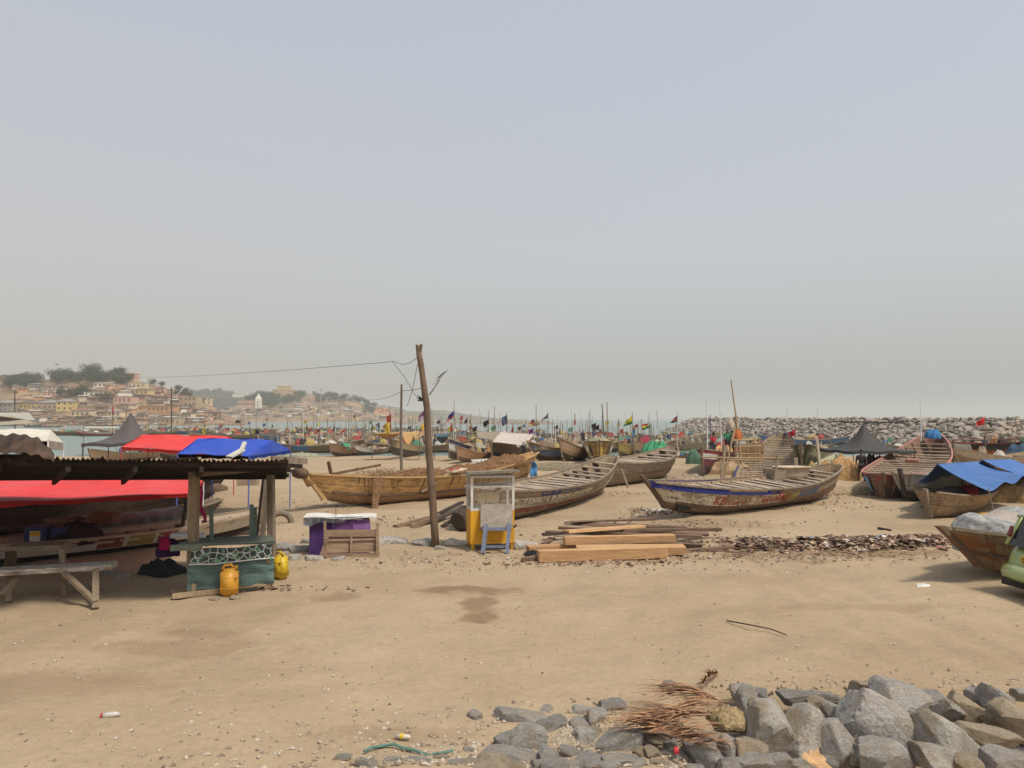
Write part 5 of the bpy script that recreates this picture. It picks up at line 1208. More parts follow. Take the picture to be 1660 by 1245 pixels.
# canoe pointing straight at the camera
hp = G(972, 757); hq = G(968, 738)
h = Hull((hq - hp).length + 2, 3.0, 1.6, .35, .4, .25, .4, .20, .45, .34, .3, 0, .25)
T = boat('fishing_canoe', 'boat facing the camera head on, its bow painted gold and white', hp, hq, h, hullmat((.36, .25, .12), [(0, .34, -1, 40, (.16, .05, .03)), (.34, .75, -1, 40, (.36, .27, .06)), (.85, 1, -1, 40, (.3, .25, .16))], .05, 3), W_PALE, 6, W_GREYX, stem_m=W_BROWN, detail=24, stem_top=.1)
for sd in (-1, 1):
    m = MB(); m.grid(lambda u, v: h.pt(.03 + .07 * u, .60 + .26 * v - .06 * math.sin(u * 3.14), sd) + Vector((-.02, sd * .03, 0)), 6, 5); m.build('white_patch', M_flat((.62, .60, .56), .6, .1), T)
    m = MB(); m.grid(lambda u, v: h.pt(.012 + .02 * u, .35 + .5 * v, sd) + Vector((-.03, sd * .03, 0)), 4, 5); m.build('dark_patch', M_flat((.05, .06, .04), .6, .1), T)
net_heap((0, 0, 0), (1.2, 1.2), .9, (.33, .30, .20), None, T, seed=61, name='net_pile').location = (-h.L * .15, 0, 1.5)
net_heap((0, 0, 0), (.8, .9), .8, (.05, .22, .13), None, T, seed=62, name='net_pile').location = (h.L * .05, .6, 1.6)
for x, y, hh in ((-.5, -.5, 5.0), (-.2, .9, 5.6), (.6, -1.0, 2.6), (.8, 1.0, 2.4)): MB().tube([(x, y, .5), (x + .15, y * .96, hh)], .05, 5, .03).build('pole', W_BROWN, T)
MB().beam((.3, -1.3, 3.0), (.3, 1.3, 3.0), .12, .14).build('cross_bar', M_flat((.28, .09, .06)), T)
# right edge, long hulls in front of the breakwater
T = mid('long white, black and orange hull with dark letters at the right edge below the breakwater', (1540, 748), (1700, 752), (.42, .36, .30), [(0, .25, -1, 40, (.3, .2, .14)), (.55, .95, 0, 3.2, (.58, .55, .50)), (.45, .7, 3.2, 8.0, (.50, .15, .04)), (.7, 1.0, 3.2, 8.0, BLK), (.45, .95, 8.0, 30, (.55, .53, .50)), (.25, .45, -1, 40, (.07, .04, .04))], B=2.4, H=1.75, bow=.2, stern=.4, wear=.1, seed=17, poles=2, rail=M_flat((.35, .06, .04)))
P0 = G(1540, 748); P1 = G(1700, 752); L_ = (P1 - P0).length; h = Hull(L_, 2.4, 1.75, .2, .4, rake=.9, srake=.8, full=.6, sfull=.55, p=.4, rock=.4, flare=.3)
hull_text(h, 'EMMANU', L_ * .49, .60, .62, M_flat((.06, .06, .07), .7), T, bold=.02)
mid('grey pale hull resting just left of the dark lettered hull', (1500, 752), (1560, 745), (.5, .45, .38), [(.4, 1, -1, 40, (.55, .52, .46))], B=2.0, H=1.0, seed=18, nets=[(.5, (.5, .38, .26), 1.3, .7)], poles=1)
mid('plain brown canoe with a sagging rail behind the blue tarpaulins', (1560, 768), (1690, 764), (.36, .27, .18), [(.7, 1, -1, 40, (.45, .38, .28))], B=2.0, H=1.0, seed=19, thw=10)
# ---- left beach behind the canopies
mid('pale weathered canoe on the sand below the grey peaked tent', (148, 752), (262, 742), (.42, .33, .24), [(0, .3, -1, 40, (.2, .14, .1))], B=1.8, H=.8, bow=.5, stern=.5, seed=20)
mid('dark canoe with white rail beyond the sand left of the grey peaked tent', (100, 737), (178, 735), (.25, .2, .14), [(0, .4, -1, 40, BLK), (.8, 1, -1, 40, (.5, .48, .42))], B=2, H=1.1, seed=21, nets=[(.3, (.36, .33, .22), 2.2, .9), (.7, (.12, .2, .15), 1.8, .7)], poles=4)
mid('dark canoe on the sand under the rear edge of the red canopy', (258, 748), (350, 742), (.22, .16, .11), [(0, .4, -1, 40, BLK)], B=1.9, H=1.0, seed=22, poles=2)
mid('reddish canoe heaped with brown net right of the cream canopy', (88, 728), (150, 724), (.34, .18, .11), [(0, .4, -1, 40, BLK)], B=2, H=1.2, seed=23, nets=[(.5, (.3, .12, .06), 2.2, 1.0)], poles=5)
mid('beached canoe with a torn cloth right of the blue canopy', (405, 739), (470, 738), (.3, .2, .14), [(0, .4, -1, 40, BLK), (.6, 1, -1, 40, (.36, .16, .12))], B=2, H=1.1, seed=24, nets=[(.4, NETB, 1.5, .6), (.7, (.5, .2, .1), 1.0, .5)], poles=4)
mid('canoe with a pale sack heap at the sand edge beyond the blue canopy', (470, 729), (520, 726), (.34, .25, .17), [(0, .4, -1, 40, BLK)], B=2, H=1.0, seed=25, nets=[(.5, NETG, 1.6, .5)], poles=5)
net_heap(G(490, 741), (2.2, 1.2), .55, (.33, .32, .24), 'pale grey green net heap on the sand right of the blue canopy', seed=71)
net_heap(G(1005, 757), (1.8, .8), .5, (.22, .20, .13), 'low brown net heap on the sand in front of the brown boats', seed=72)
net_heap(G(906, 762), (3.2, 1.0), .45, (.24, .20, .13), 'spread of dark nets and rope on the sand behind the flaking canoe', seed=73)
net_heap(G(1112, 784), (.95, .5), .5, (.34, .26, .19), 'grey brown net heap between the grey canoe stern and the bamboo rack', seed=74)
net_heap(G(1062, 744), (1.6, 1.2), 1.9, (.06, .34, .17), 'tall bright green net draped to a point behind the greyish brown canoe', seed=75)
net_heap(G(957, 742), (1.2, .8), 1.7, (.06, .36, .22), 'teal green net bulging left of the head on boat', seed=76)
net_heap(G(1127, 752), (.8, .6), 1.2, (.10, .20, .13), 'dark green net bag at the water edge left of the maroon boat', seed=77)
net_heap(G(1368, 778), (.9, .7), 1.15, (.50, .30, .13), 'orange tan cloth heaped over baskets below the black peaked tent', seed=78, name='cloth_heap', cat='heap')
net_heap(G(1366, 800), (1.6, .8), .32, (.38, .28, .17), 'low heap of straw and rubbish below the orange cloth', seed=79, name='straw_heap', cat='heap')
net_heap(G(1420, 772), (1.0, .7), 1.1, (.09, .075, .06), 'dark bundle hanging under the black peaked tent', seed=80, name='dark_heap', cat='heap')
net_heap(G(1655, 752), (1.2, .8), 1.6, (.05, .10, .17), 'blue wrapped engine at the far right before the breakwater', seed=81, name='wrapped_engine', cat='engine')
net_heap(G(1180, 768), (1.4, .9), .7, (.42, .29, .17), 'low tan heap of fish baskets at the foot of the bamboo rack', seed=82, name='basket_heap', cat='heap')
# ---- awnings: tan cloth sails, white tarpaulin
def sail(name, label, pts, col, posts=(), nu=12, sag=.15, trans=.3, cat='awning'):
    o = Vector(pts[0]); o.z = gz(o.x, o.y); T = thing(name, label, cat, o); q = [Vector(p) - o for p in pts]
    def fn(u, v):
        p = (q[0] * (1 - u) + q[1] * u) * (1 - v) + (q[3] * (1 - u) + q[2] * u) * v
        return p - Vector((0, 0, sag * math.sin(u * 3.14) * math.sin(v * 3.14) - .05 * nz((u * 6, v * 6, 1))))
    m = MB(); m.sheet(fn, nu, nu, .01); m.build('cloth', M_cloth(col, .85, trans, 2.0), T, smooth=True)
    for p in posts: p = Vector(p) - o; MB().tube([(p.x, p.y, gz(p.x + o.x, p.y + o.y) - o.z), p], .045, 6).build('post', W_GREY, T)
    return T
a = lambda x, y, Y=80: At(x, y, Y)
sail('awning', 'flat tan awning left of the thin straight pole, curved like a shallow bowl', [a(603, 702, 84), a(652, 700, 84), a(650, 703, 78), a(612, 703, 78)], (.50, .31, .12), [a(603, 702, 84), a(652, 700, 84)], sag=.6)
sail('awning', 'pointed tan cloth hanging between the thin pole and the crooked pole', [a(649, 701), a(680, 699), a(664, 720, 79), a(660, 720, 79)], (.62, .40, .16), [a(680, 699)], sag=.1)
sail('awning', 'tan awning with a dark underside just left of the crooked pole', [a(668, 701, 82), a(700, 697, 82), a(694, 702, 77), a(672, 713, 77)], (.48, .30, .14), [a(690, 700, 82)], sag=.2)
sail('awning', 'large pinkish white tarpaulin stretched over the moored boats behind the blond stern', [a(810, 700, 82), a(866, 704, 82), a(850, 722, 76), a(797, 716, 76)], (.64, .56, .50), [a(810, 700, 82), a(797, 716, 76), a(852, 721, 76)], sag=.35)
sail('awning', 'brown grey tarpaulin roof left of the large white tarpaulin', [a(770, 699, 84), a(814, 700, 84), a(808, 714, 79), a(776, 710, 79)], (.36, .30, .22), [a(770, 699, 84)], sag=.3)
sail('awning', 'blue green cloth hammock strung right of the crooked pole', [a(704, 703, 84), a(730, 703, 84), a(726, 708, 82), a(707, 708, 82)], (.10, .17, .20), [a(704, 703, 84), a(730, 703, 84)], sag=.9)
sail('awning', 'white cloth spread on poles over the boats at the left edge', [a(-40, 668, 130), a(48, 669, 130), a(58, 682, 118), a(-20, 672, 118)], (.52, .49, .42), [a(48, 669, 130), a(57, 682, 118)], sag=.5)
sail('awning', 'grey beige cloth hanging under the white spread cloth at the left edge', [a(-60, 676, 122), a(20, 674, 122), a(62, 686, 114), a(-60, 692, 114)], (.46, .40, .31), [a(61, 686, 114)], sag=.3)
sail('awning', 'long thin white awning edge above green nets left of the peaked tent', [a(136, 691, 110), a(190, 692, 110), a(192, 694, 104), a(138, 693, 104)], (.66, .62, .52), [a(136, 691, 110), a(190, 692, 110)], sag=.1)
sail('banner', 'white cloth banner with two dark handwritten marks beside the reddish canoe', [a(763, 745, 62), a(812, 742, 62), a(808, 750, 61.5), a(769, 755, 61.5)], (.66, .64, .58), [], sag=.02, cat='banner')
bt = bpy.data.objects['banner']; me = text_mesh('Lu..2', .55, .01); me.materials.append(M_flat((.05, .05, .05))); x = bpy.data.objects.new('lettering', me); link(x, bt); pq = At(779, 753, 61.4) - Vector(bt.location); x.location = pq; x.rotation_euler = (R(78), 0, R(0))
# ---- bamboo mast with a cloth and a rack of poles
BAM = M_wood((0.50, 0.38, 0.22), (0.30, 0.21, 0.12), 2)
Y0 = 45; b = At(1203, 745, Y0); T = thing('bamboo_mast', 'tall leaning bamboo mast with a cream cloth and an orange bundle at right of centre', 'mast', b)
MB().tube([(0, 0, -.8), At(1195, 690, Y0) - b, At(1185, 616, Y0) - b], .07, 7, .04).build('pole', BAM, T)
m = MB(); q = [At(1195, 673, Y0) - b, At(1179, 683, Y0) - b, At(1178, 697, Y0) - b, At(1199, 693, Y0) - b]
m.sheet(lambda u, v: (q[0] * (1 - u) + q[1] * u) * (1 - v) + (q[3] * (1 - u) + q[2] * u) * v + Vector((0, .1 * math.sin(u * 5 + v * 2), 0)), 8, 8, .008); m.build('cream_cloth', M_cloth((.58, .50, .40), .8, .3), T)
net_heap((0, 0, 0), (.30, .2), .55, (.55, .16, .05), None, T, seed=91, name='orange_bundle').location = At(1195, 711, Y0) - b
def stick(name, label, pts, r, mat=None, cat='pole', group=None):
    p = [Vector(x) for x in pts]; m = MB(); m.tube([q - p[0] for q in p], r, 7, r * .75); o = m.build(name, mat or BAM); o.location = p[0]; return tag(o, label, cat, group)
RK = thing('pole_rack', 'rough rack of bamboo and planks standing over the boats right of centre', 'rack', G(1168, 790)); o = Vector(RK.location); Yr = o.y
for (x0, y0, x1, y1, w_) in ((1168, 792, 1176, 722, .13), (1170, 790, 1192, 690, .09), (1176, 791, 1168, 745, .12), (1252, 790, 1262, 738, .08), (1290, 768, 1290, 742, .16)):
    MB().beam(At(x0, y0, Yr) - o, At(x1, y1, Yr) - o, w_, w_ * .8).build('upright', W_PALE if w_ > .1 else BAM, RK)
for (x0, y0, x1, y1) in ((1138, 741, 1268, 743), (1188, 714, 1228, 712), (1180, 745, 1240, 746)): MB().tube([At(x0, y0, Yr) - o, At((x0 + x1) / 2, (y0 + y1) / 2 + .6, Yr) - o, At(x1, y1, Yr) - o], .045, 6).build('rail', BAM, RK)
SHK = thing('stick_hut', 'open hut of sticks with brown boards inside right of the bamboo mast', 'hut', G(1208, 766)); o = Vector(SHK.location); Yr = o.y
for x in (1194, 1199, 1213, 1223, 1231): MB().tube([At(x, 766, Yr + (x % 3)) - o, At(x - 1, 708, Yr + (x % 3)) - o], .06, 6).build('post', BAM, SHK)
for y in (712, 724, 736): MB().tube([At(1190, y, Yr) - o, At(1234, y - 1, Yr) - o], .05, 6).build('rail', BAM, SHK)
for k in range(5): MB().beam(At(1201, 724 + k * 5, Yr + 1) - o, At(1238, 723 + k * 5, Yr + 1) - o, .05, .3, jit=.04).build('board', M_wood((.42, .25, .13), (.22, .12, .06), 0), SHK)
# masts and poles seen against the sea and the breakwater
for (x0, y0, x1, y1, Y, r, mt, lb) in (
    (1147, 742, 1146, 647, 62, .05, (.72, .72, .70), 'white pole, left one of the pair left of the bamboo mast'),
    (1170, 735, 1167, 648, 62, .05, (.72, .72, .70), 'white pole, right one of the pair left of the bamboo mast'),
    (1152, 735, 1151, 673, 64, .05, (.06, .09, .16), 'dark blue short pole between the pair of white poles'),
    (1330, 765, 1324, 711, 42, .09, (.58, .50, .38), 'pale stout post rising from the small white ribbed canoe'),
    (1536, 718, 1536, 676, 115, .05, (.08, .08, .08), 'tiny dark marker post on the crest of the breakwater'),
    (1546, 750, 1545, 712, 66, .10, (.10, .08, .06), 'dark post at the left end of the long rope rail by the breakwater'),
    (1597, 750, 1597, 705, 66, .11, (.10, .08, .06), 'dark post in the middle of the long rope rail by the breakwater'),
    (852, 747, 851, 716, 76, .06, (.1, .08, .07), 'dark prop pole beneath the large white tarpaulin'),
    (981, 735, 976, 655, 78, .07, (.10, .12, .08), 'dark green mast leaning over the head on boat'),
    (985, 735, 984, 652, 78, .06, (.28, .17, .1), 'reddish mast beside the dark green mast of the head on boat'),
    (1018, 790, 1007, 760, 27.5, .05, (.3, .22, .15), 'short stick rising by the bow of the blue railed canoe'),
    (901, 720, 900, 684, 90, .05, (.72, .68, .6), 'pale mast above the dark boat with blue lettering'), (110, 790, 118, 742, 38, .03, (.08, .05, .04), 'thin dark tent pole left of the red canopy')):
    stick('pole', lb, [At(x0, y0, Y), At((x0 + x1) / 2, (y0 + y1) / 2, Y), At(x1, y1, Y)], r, M_flat(mt, .8, .2))
stick('rope_rail', 'long sagging rope rail strung between dark posts in front of the breakwater', [At(1520, 715, 66), At(1546, 713, 66), At(1597, 713, 66), At(1640, 711, 66), At(1720, 706, 66)], .07, M_flat((.16, .09, .07)), 'rope')
stick('driftwood_branch', 'thin dry branch lying on the open sand at right', [G(1178, 1008) + Vector((0, 0, .02)), G(1215, 1018) + Vector((0, 0, .05)), G(1250, 1023) + Vector((0, 0, .03)), G(1276, 1032) + Vector((0, 0, .02))], .012, W_DARK, 'branch')
stick('driftwood_branch', 'dark stick lying beside the rubbish right of the canoe', [G(1424, 859) + Vector((0, 0, .05)), G(1444, 863) + Vector((0, 0, .06))], .04, W_DARK, 'branch')
# utility poles of the town side
def upole(px, pyt, pyb, Y, label, arm=0):
    b = At(px, pyb, Y); t = At(px, pyt, Y); T = thing('utility_pole', label, 'utility pole', b); MB().tube([(0, 0, 0), t - b], .16, 7, .12).build('pole', M_flat((.10, .075, .06)), T)
    MB().beam(t - b + Vector((-.8, 0, -.5)), t - b + Vector((.8, 0, -.5)), .12, .12).build('cross_arm', M_flat((.10, .075, .06)), T)
    if arm: MB().tube([t - b + Vector((0, 0, -2.4)), t - b + Vector((1.5, 0, -1.2)), t - b + Vector((2.6, 0, .1))], .09, 6, .12).build('lamp_arm', M_flat((.6, .6, .58)), T)
upole(278, 628, 700, 150, 'utility pole with a pale lamp arm standing before the hillside town', 1)
upole(24, 632, 695, 170, 'utility pole at the left edge before the hillside town')
upole(519, 634, 664, 900, 'slender mast on the skyline of the far wooded hill')
# white motor poles near left boats etc. handled by flags below
FL = [  # px, top, bottom, Y, polygon hoist-top, fly-top, fly-bottom, hoist-bottom, colours, label
 (632, 668, 722, 82, [(634, 672), (627, 675), (627, 700), (634, 701)], [(.45, .05, .05)], 'red flag hanging over the yellow cloth left of the thin pole'),
 (629, 685, 705, 81, [(632, 684), (623, 687), (625, 703), (632, 703)], [(.70, .52, .06)], 'yellow cloth flag below the red flag left of the thin pole'),
 (689, 662, 712, 84, [(688, 665), (679, 674), (678, 683), (688, 681)], [(.22, .10, .20), (.5, .4, .45)], 'faded purple and white flag touching the left side of the crooked pole'),
 (690, 684, 712, 82, [(689, 684), (682, 690), (681, 697), (689, 698)], [(.72, .50, .08)], 'small yellow flag touching the left side of the crooked pole'),
 (736, 648, 720, 84, [(737, 665), (727, 673), (724, 685), (736, 676)], [(.05, .05, .28), (.05, .05, .25), (.6, .12, .15)], 'dark blue flag with a red hem right of the crooked pole'),
 (733, 684, 715, 82, [(731, 685), (735, 697), (732, 700), (730, 697)], [(.55, .03, .04)], 'small plain red pennant below the dark blue flag'),
 (747, 672, 722, 86, [(750, 673), (746, 676), (747, 688), (750, 687)], [(.5, .05, .05), (.6, .5, .45)], 'red and white flag on a leaning branch right of the red pennant'),
 (757, 676, 715, 90, [(758, 677), (753, 683), (753, 687), (758, 684)], [(.02, .02, .02)], 'small black flag between the red white flag and the cream flag'),
 (763, 670, 715, 88, [(763, 671), (759, 689), (760, 692), (764, 690)], [(.62, .55, .40)], 'narrow cream flag standing right of the small black flag'),
 (792, 665, 705, 92, [(793, 680), (783, 686), (784, 696), (793, 690)], [(.02, .02, .02), (.02, .02, .02), (.55, .53, .5)], 'black flag with a white hem in front of the far spit'),
 (821, 668, 705, 86, [(822, 672), (813, 678), (814, 691), (823, 686)], [(.10, .12, .24)], 'square slate blue flag in front of the far spit'),
 (832, 688, 705, 84, [(832, 688), (829, 697), (828, 702), (832, 700)], [(.5, .04, .04)], 'little red pennant above the large white tarpaulin'),
 (869, 656, 722, 84, [(872, 680), (858, 688), (856, 691), (871, 690)], [(.62, .30, .08), (.55, .5, .42), (.62, .30, .08)], 'orange and white striped flag over the end of the far spit'),
 (864, 694, 712, 82, [(864, 694), (857, 698), (857, 703), (864, 702)], [(.16, .03, .22)], 'small violet flag right of the large white tarpaulin'),
 (888, 668, 722, 88, [(889, 670), (879, 679), (877, 683), (889, 677)], [(.03, .03, .04), (.5, .5, .5), (.05, .05, .12)], 'black, white and navy flag above the sea right of the spit'),
 (932, 670, 722, 84, [(933, 672), (929, 687), (930, 689), (934, 688)], [(.6, .45, .35), (.65, .08, .06)], 'slim cream and red flag left of the masts of the head on boat'),
 (929, 704, 735, 80, [(931, 705), (927, 708), (928, 713), (931, 711)], [(.03, .03, .03), (.5, .5, .5)], 'tiny black and white flag low left of the head on boat'),
 (971, 687, 720, 82, [(971, 688), (962, 693), (962, 695), (971, 698)], [(.02, .02, .02)], 'black flag at the left of the dark green mast'),
 (1003, 680, 715, 95, [(1004, 683), (1000, 688), (1001, 692), (1005, 690)], [(.62, .40, .10)], 'little yellow orange flag between the masts and the large yellow flag'),
 (1025, 668, 730, 80, [(1025, 673), (1015, 682), (1010, 692), (1025, 687)], [(.68, .60, .05), (.60, .56, .06), (.05, .20, .07)], 'large yellow and green flag over the open water'),
 (1027, 690, 742, 78, [(1031, 691), (1024, 694), (1024, 708), (1029, 708)], [(.55, .35, .30), (.12, .38, .62), (.12, .38, .62)], 'pink and sky blue flag under the large yellow and green flag'),
 (1053, 684, 720, 82, [(1050, 686), (1040, 689), (1041, 697), (1052, 694)], [(.50, .03, .04), (.65, .50, .04), (.02, .16, .06)], 'red, gold and green striped flag over the open water'),
 (1056, 685, 720, 83, [(1055, 687), (1052, 689), (1052, 694), (1055, 694)], [(.10, .34, .10)], 'small green flag touching the striped red gold green flag'),
 (1098, 668, 735, 80, [(1099, 673), (1090, 681), (1085, 686), (1098, 684)], [(.02, .02, .02), (.5, .03, .05), (.03, .13, .05)], 'black, red and green flag where the sea meets the breakwater'),
 (1087, 700, 730, 78, [(1088, 702), (1080, 706), (1080, 709), (1088, 712)], [(.06, .14, .36)], 'blue cloth flag at the water edge right of the green net'),
 (1289, 690, 742, 60, [(1290, 695), (1279, 700), (1277, 708), (1289, 706)], [(.55, .03, .04)], 'dark red flag in front of the middle of the breakwater'),
 (1597, 674, 714, 58, [(1596, 676), (1584, 683), (1582, 693), (1596, 688)], [(.66, .03, .04)], 'bright red flag at right against the breakwater crest'),
 (182, 655, 715, 110, [(184, 659), (181, 663), (181, 672), (184, 671)], [(.5, .04, .05)], 'red pennant against the town above the grey peaked tent'),
 (421, 696, 712, 100, [(421, 697), (413, 697), (415, 704), (420, 704)], [(.03, .035, .07)], 'navy rag flying beyond the blue canopy'),
 (411, 697, 712, 101, [(414, 697), (409, 699), (410, 703), (413, 703)], [(.45, .50, .08)], 'lime rag flying left of the navy rag'),
 (433, 668, 712, 180, [(434, 677), (430, 680), (431, 682), (434, 681)], [(.55, .2, .08)], 'small orange flag over the bay left of the far white mast'),
 (520, 640, 722, 150, [(519, 683), (514, 688), (515, 691), (519, 690)], [(.66, .62, .18)], 'tall white mast with a tiny yellow flag in the bay'),
 (576, 668, 712, 170, [(576, 671), (573, 675), (574, 680), (577, 679)], [(.05, .06, .03), (.6, .5, .05)], 'black and yellow pennant alone in the middle of the bay'),
 (518, 690, 720, 110, [(521, 693), (509, 699), (511, 704), (519, 700)], [(.32, .08, .07)], 'dull red flag low in the bay beside the tall white mast'),
 (561, 692, 725, 108, [(562, 693), (553, 699), (551, 705), (558, 700)], [(.6, .08, .06)], 'red and white flag low in the bay left of the tan awning'),
 (603, 686, 720, 120, [(604, 687), (602, 691), (602, 697), (605, 695)], [(.015, .015, .015)], 'black pennant just left of the tan awning'),
 (542, 688, 720, 130, [(542, 690), (540, 694), (540, 700), (543, 698)], [(.015, .015, .015)], 'black pennant left of the low red and white flag'),
 (498, 687, 720, 130, [(498, 689), (496, 693), (496, 697), (499, 696)], [(.015, .015, .015)], 'black pennant left of the dull red flag'),
 (441, 685, 712, 150, [(442, 688), (440, 692), (440, 694), (443, 692)], [(.015, .015, .015)], 'black pennant above the navy rag'),
 (593, 684, 715, 130, [(594, 687), (591, 690), (591, 693), (594, 692)], [(.6, .45, .1)], 'ochre pennant left of the black pennant by the tan awning'),
 (331, 690, 712, 60, [(334, 697), (328, 698), (328, 704), (334, 704)], [(.55, .50, .10)], 'yellow cloth on a short pole above the red canopy'),
 (1497, 664, 722, 46, [], [(1, 1, 1)], 'bare white mast above the pink rimmed boat')]
for i, (px, yt, yb, Y, poly, cols, lb) in enumerate(FL):
    if px == 1497: continue
    flag(px, yt, yb, Y, None, [(a_, b_) for a_, b_ in poly], cols[0], lb, cols=cols, pole_r=.04 * Y / 80 + .006, pole=(.7, .7, .68) if px in (520, 1098, 932) else (.26, .2, .15))
# ---- people
def person(label, foot, h=1.7, face=0.0, shirt=(.1, .1, .12), legs=(.05, .05, .07), bare=False, arm=0.0, lean=0.0):
    "one continuous skinned body; shirt, trousers and hair are separate shells"
    T = thing('person', label, 'person', foot, face); s = h / 1.75
    def chain(name, verts, edges, rad, mat, lv=1):
        me = bpy.data.meshes.new(name); me.from_pydata([Vector(v) * s for v in verts], edges, []); o = bpy.data.objects.new(name, me); link(o, T)
        sk = o.modifiers.new('skin', 'SKIN'); sub = o.modifiers.new('sub', 'SUBSURF'); sub.levels = lv; sub.render_levels = lv
        for i, r_ in enumerate(rad): me.skin_vertices[0].data[i].radius = (r_[0] * s, r_[1] * s)
        me.skin_vertices[0].data[0].use_root = True
        me.materials.append(mat); dg = bpy.context.evaluated_depsgraph_get(); m2 = bpy.data.meshes.new_from_object(o.evaluated_get(dg)); bpy.data.objects.remove(o)
        m2.polygons.foreach_set('use_smooth', [True] * len(m2.polygons)); o2 = put(m2, name, T); return o2
    if not hasattr(person, 'cache'): person.cache = {}
    a = arm; sk = M_flat((.07, .04, .028), .6, .1)
    V = [(0, 0, .95), (0, 0, 1.15), (0, 0, 1.40), (0, 0, 1.50), (0, 0, 1.58), (0, .01, 1.70),
         (.10, 0, .92), (.13, .03, .50), (.14, 0, .09), (.14, .14, .03), (-.10, 0, .92), (-.12, -.02, .50), (-.14, -.06, .09), (-.14, .08, .03),
         (.19, 0, 1.40), (.25, .02 + .1 * a, 1.13), (.26, .10 + .25 * a, .90 + .25 * a), (.26, .13 + .3 * a, .82 + .3 * a), (-.19, 0, 1.40), (-.26, .02, 1.12), (-.27, .10, .88), (-.27, .13, .80)]
    E = [(0, 1), (1, 2), (2, 3), (3, 4), (4, 5), (0, 6), (6, 7), (7, 8), (8, 9), (0, 10), (10, 11), (11, 12), (12, 13), (2, 14), (14, 15), (15, 16), (16, 17), (2, 18), (18, 19), (19, 20), (20, 21)]
    rd = [(.14, .10), (.12, .09), (.15, .10), (.055, .055), (.075, .085), (.08, .09), (.085, .085), (.06, .06), (.04, .04), (.035, .03), (.085, .085), (.06, .06), (.04, .04), (.035, .03), (.06, .06), (.045, .045), (.035, .035), (.04, .02), (.06, .06), (.045, .045), (.035, .035), (.04, .02)]
    chain('body', V, E, rd, sk)
    if not bare:
        k = [0, 1, 2, 14, 15, 18, 19]; mp = {v: i for i, v in enumerate(k)}; chain('shirt', [V[i] for i in k], [(0, 1), (1, 2), (2, 3), (3, 4), (2, 5), (5, 6)], [(rd[i][0] + .02, rd[i][1] + .02) for i in k], M_cloth(shirt, .9, 0))
    k = [0, 6, 7, 10, 11]; chain('shorts', [V[i] for i in k], [(0, 1), (1, 2), (0, 3), (3, 4)], [(rd[i][0] + .022, rd[i][1] + .025) for i in k], M_cloth(legs, .9, 0))
    mm = MB(); mm.tube([(0, -.01 * s, 1.66 * s), (0, -.015 * s, 1.72 * s), (0, -.01 * s, 1.775 * s)], [.088 * s, .088 * s, .04 * s], 10); mm.build('hair', M_flat((.012, .01, .01)), T, smooth=True)
    return T
person('person in a dark navy shirt standing under the large white tarpaulin', At(848, 745, 76), face=R(160), shirt=(.025, .03, .06), legs=(.04, .02, .03))
person('person in a blue shirt standing in the boat right of the white tarpaulin', At(878, 731, 80), face=R(200), shirt=(.05, .16, .38), arm=.6)
person('person in a red shirt standing in the boat between the two white poles', At(1157, 741, 52), face=R(30), shirt=(.62, .03, .05), legs=(.1, .1, .12), arm=.3)
person('person in a green shirt standing at the stick hut, the left of the two', At(1180, 736, 50), face=R(180), shirt=(.03, .32, .14), legs=(.03, .05, .05))
person('person in a dark green shirt standing at the stick hut, the right of the two', At(1187, 741, 49), face=R(120), shirt=(.02, .22, .1), legs=(.03, .04, .03))
person('person in black standing beside the dark bundle under the black peaked tent', At(1397, 782, 40), face=R(150), shirt=(.03, .03, .03), legs=(.05, .04, .04))
person('person in a faded blue shirt standing in the boat by the slate blue cloth', At(812, 728, 82), face=R(170), shirt=(.08, .1, .2))
person('person in a yellow shirt standing beyond the red canopy', At(331, 709, 105), face=R(170), shirt=(.6, .52, .08), legs=(.03, .04, .05))
person('person in a purple shirt standing on the boat left of the head on boat', At(945, 722, 84), face=R(150), shirt=(.1, .04, .12))
person('bare chested person standing on the boat beside the masts', At(963, 716, 84), face=R(200), bare=True, legs=(.05, .1, .3))
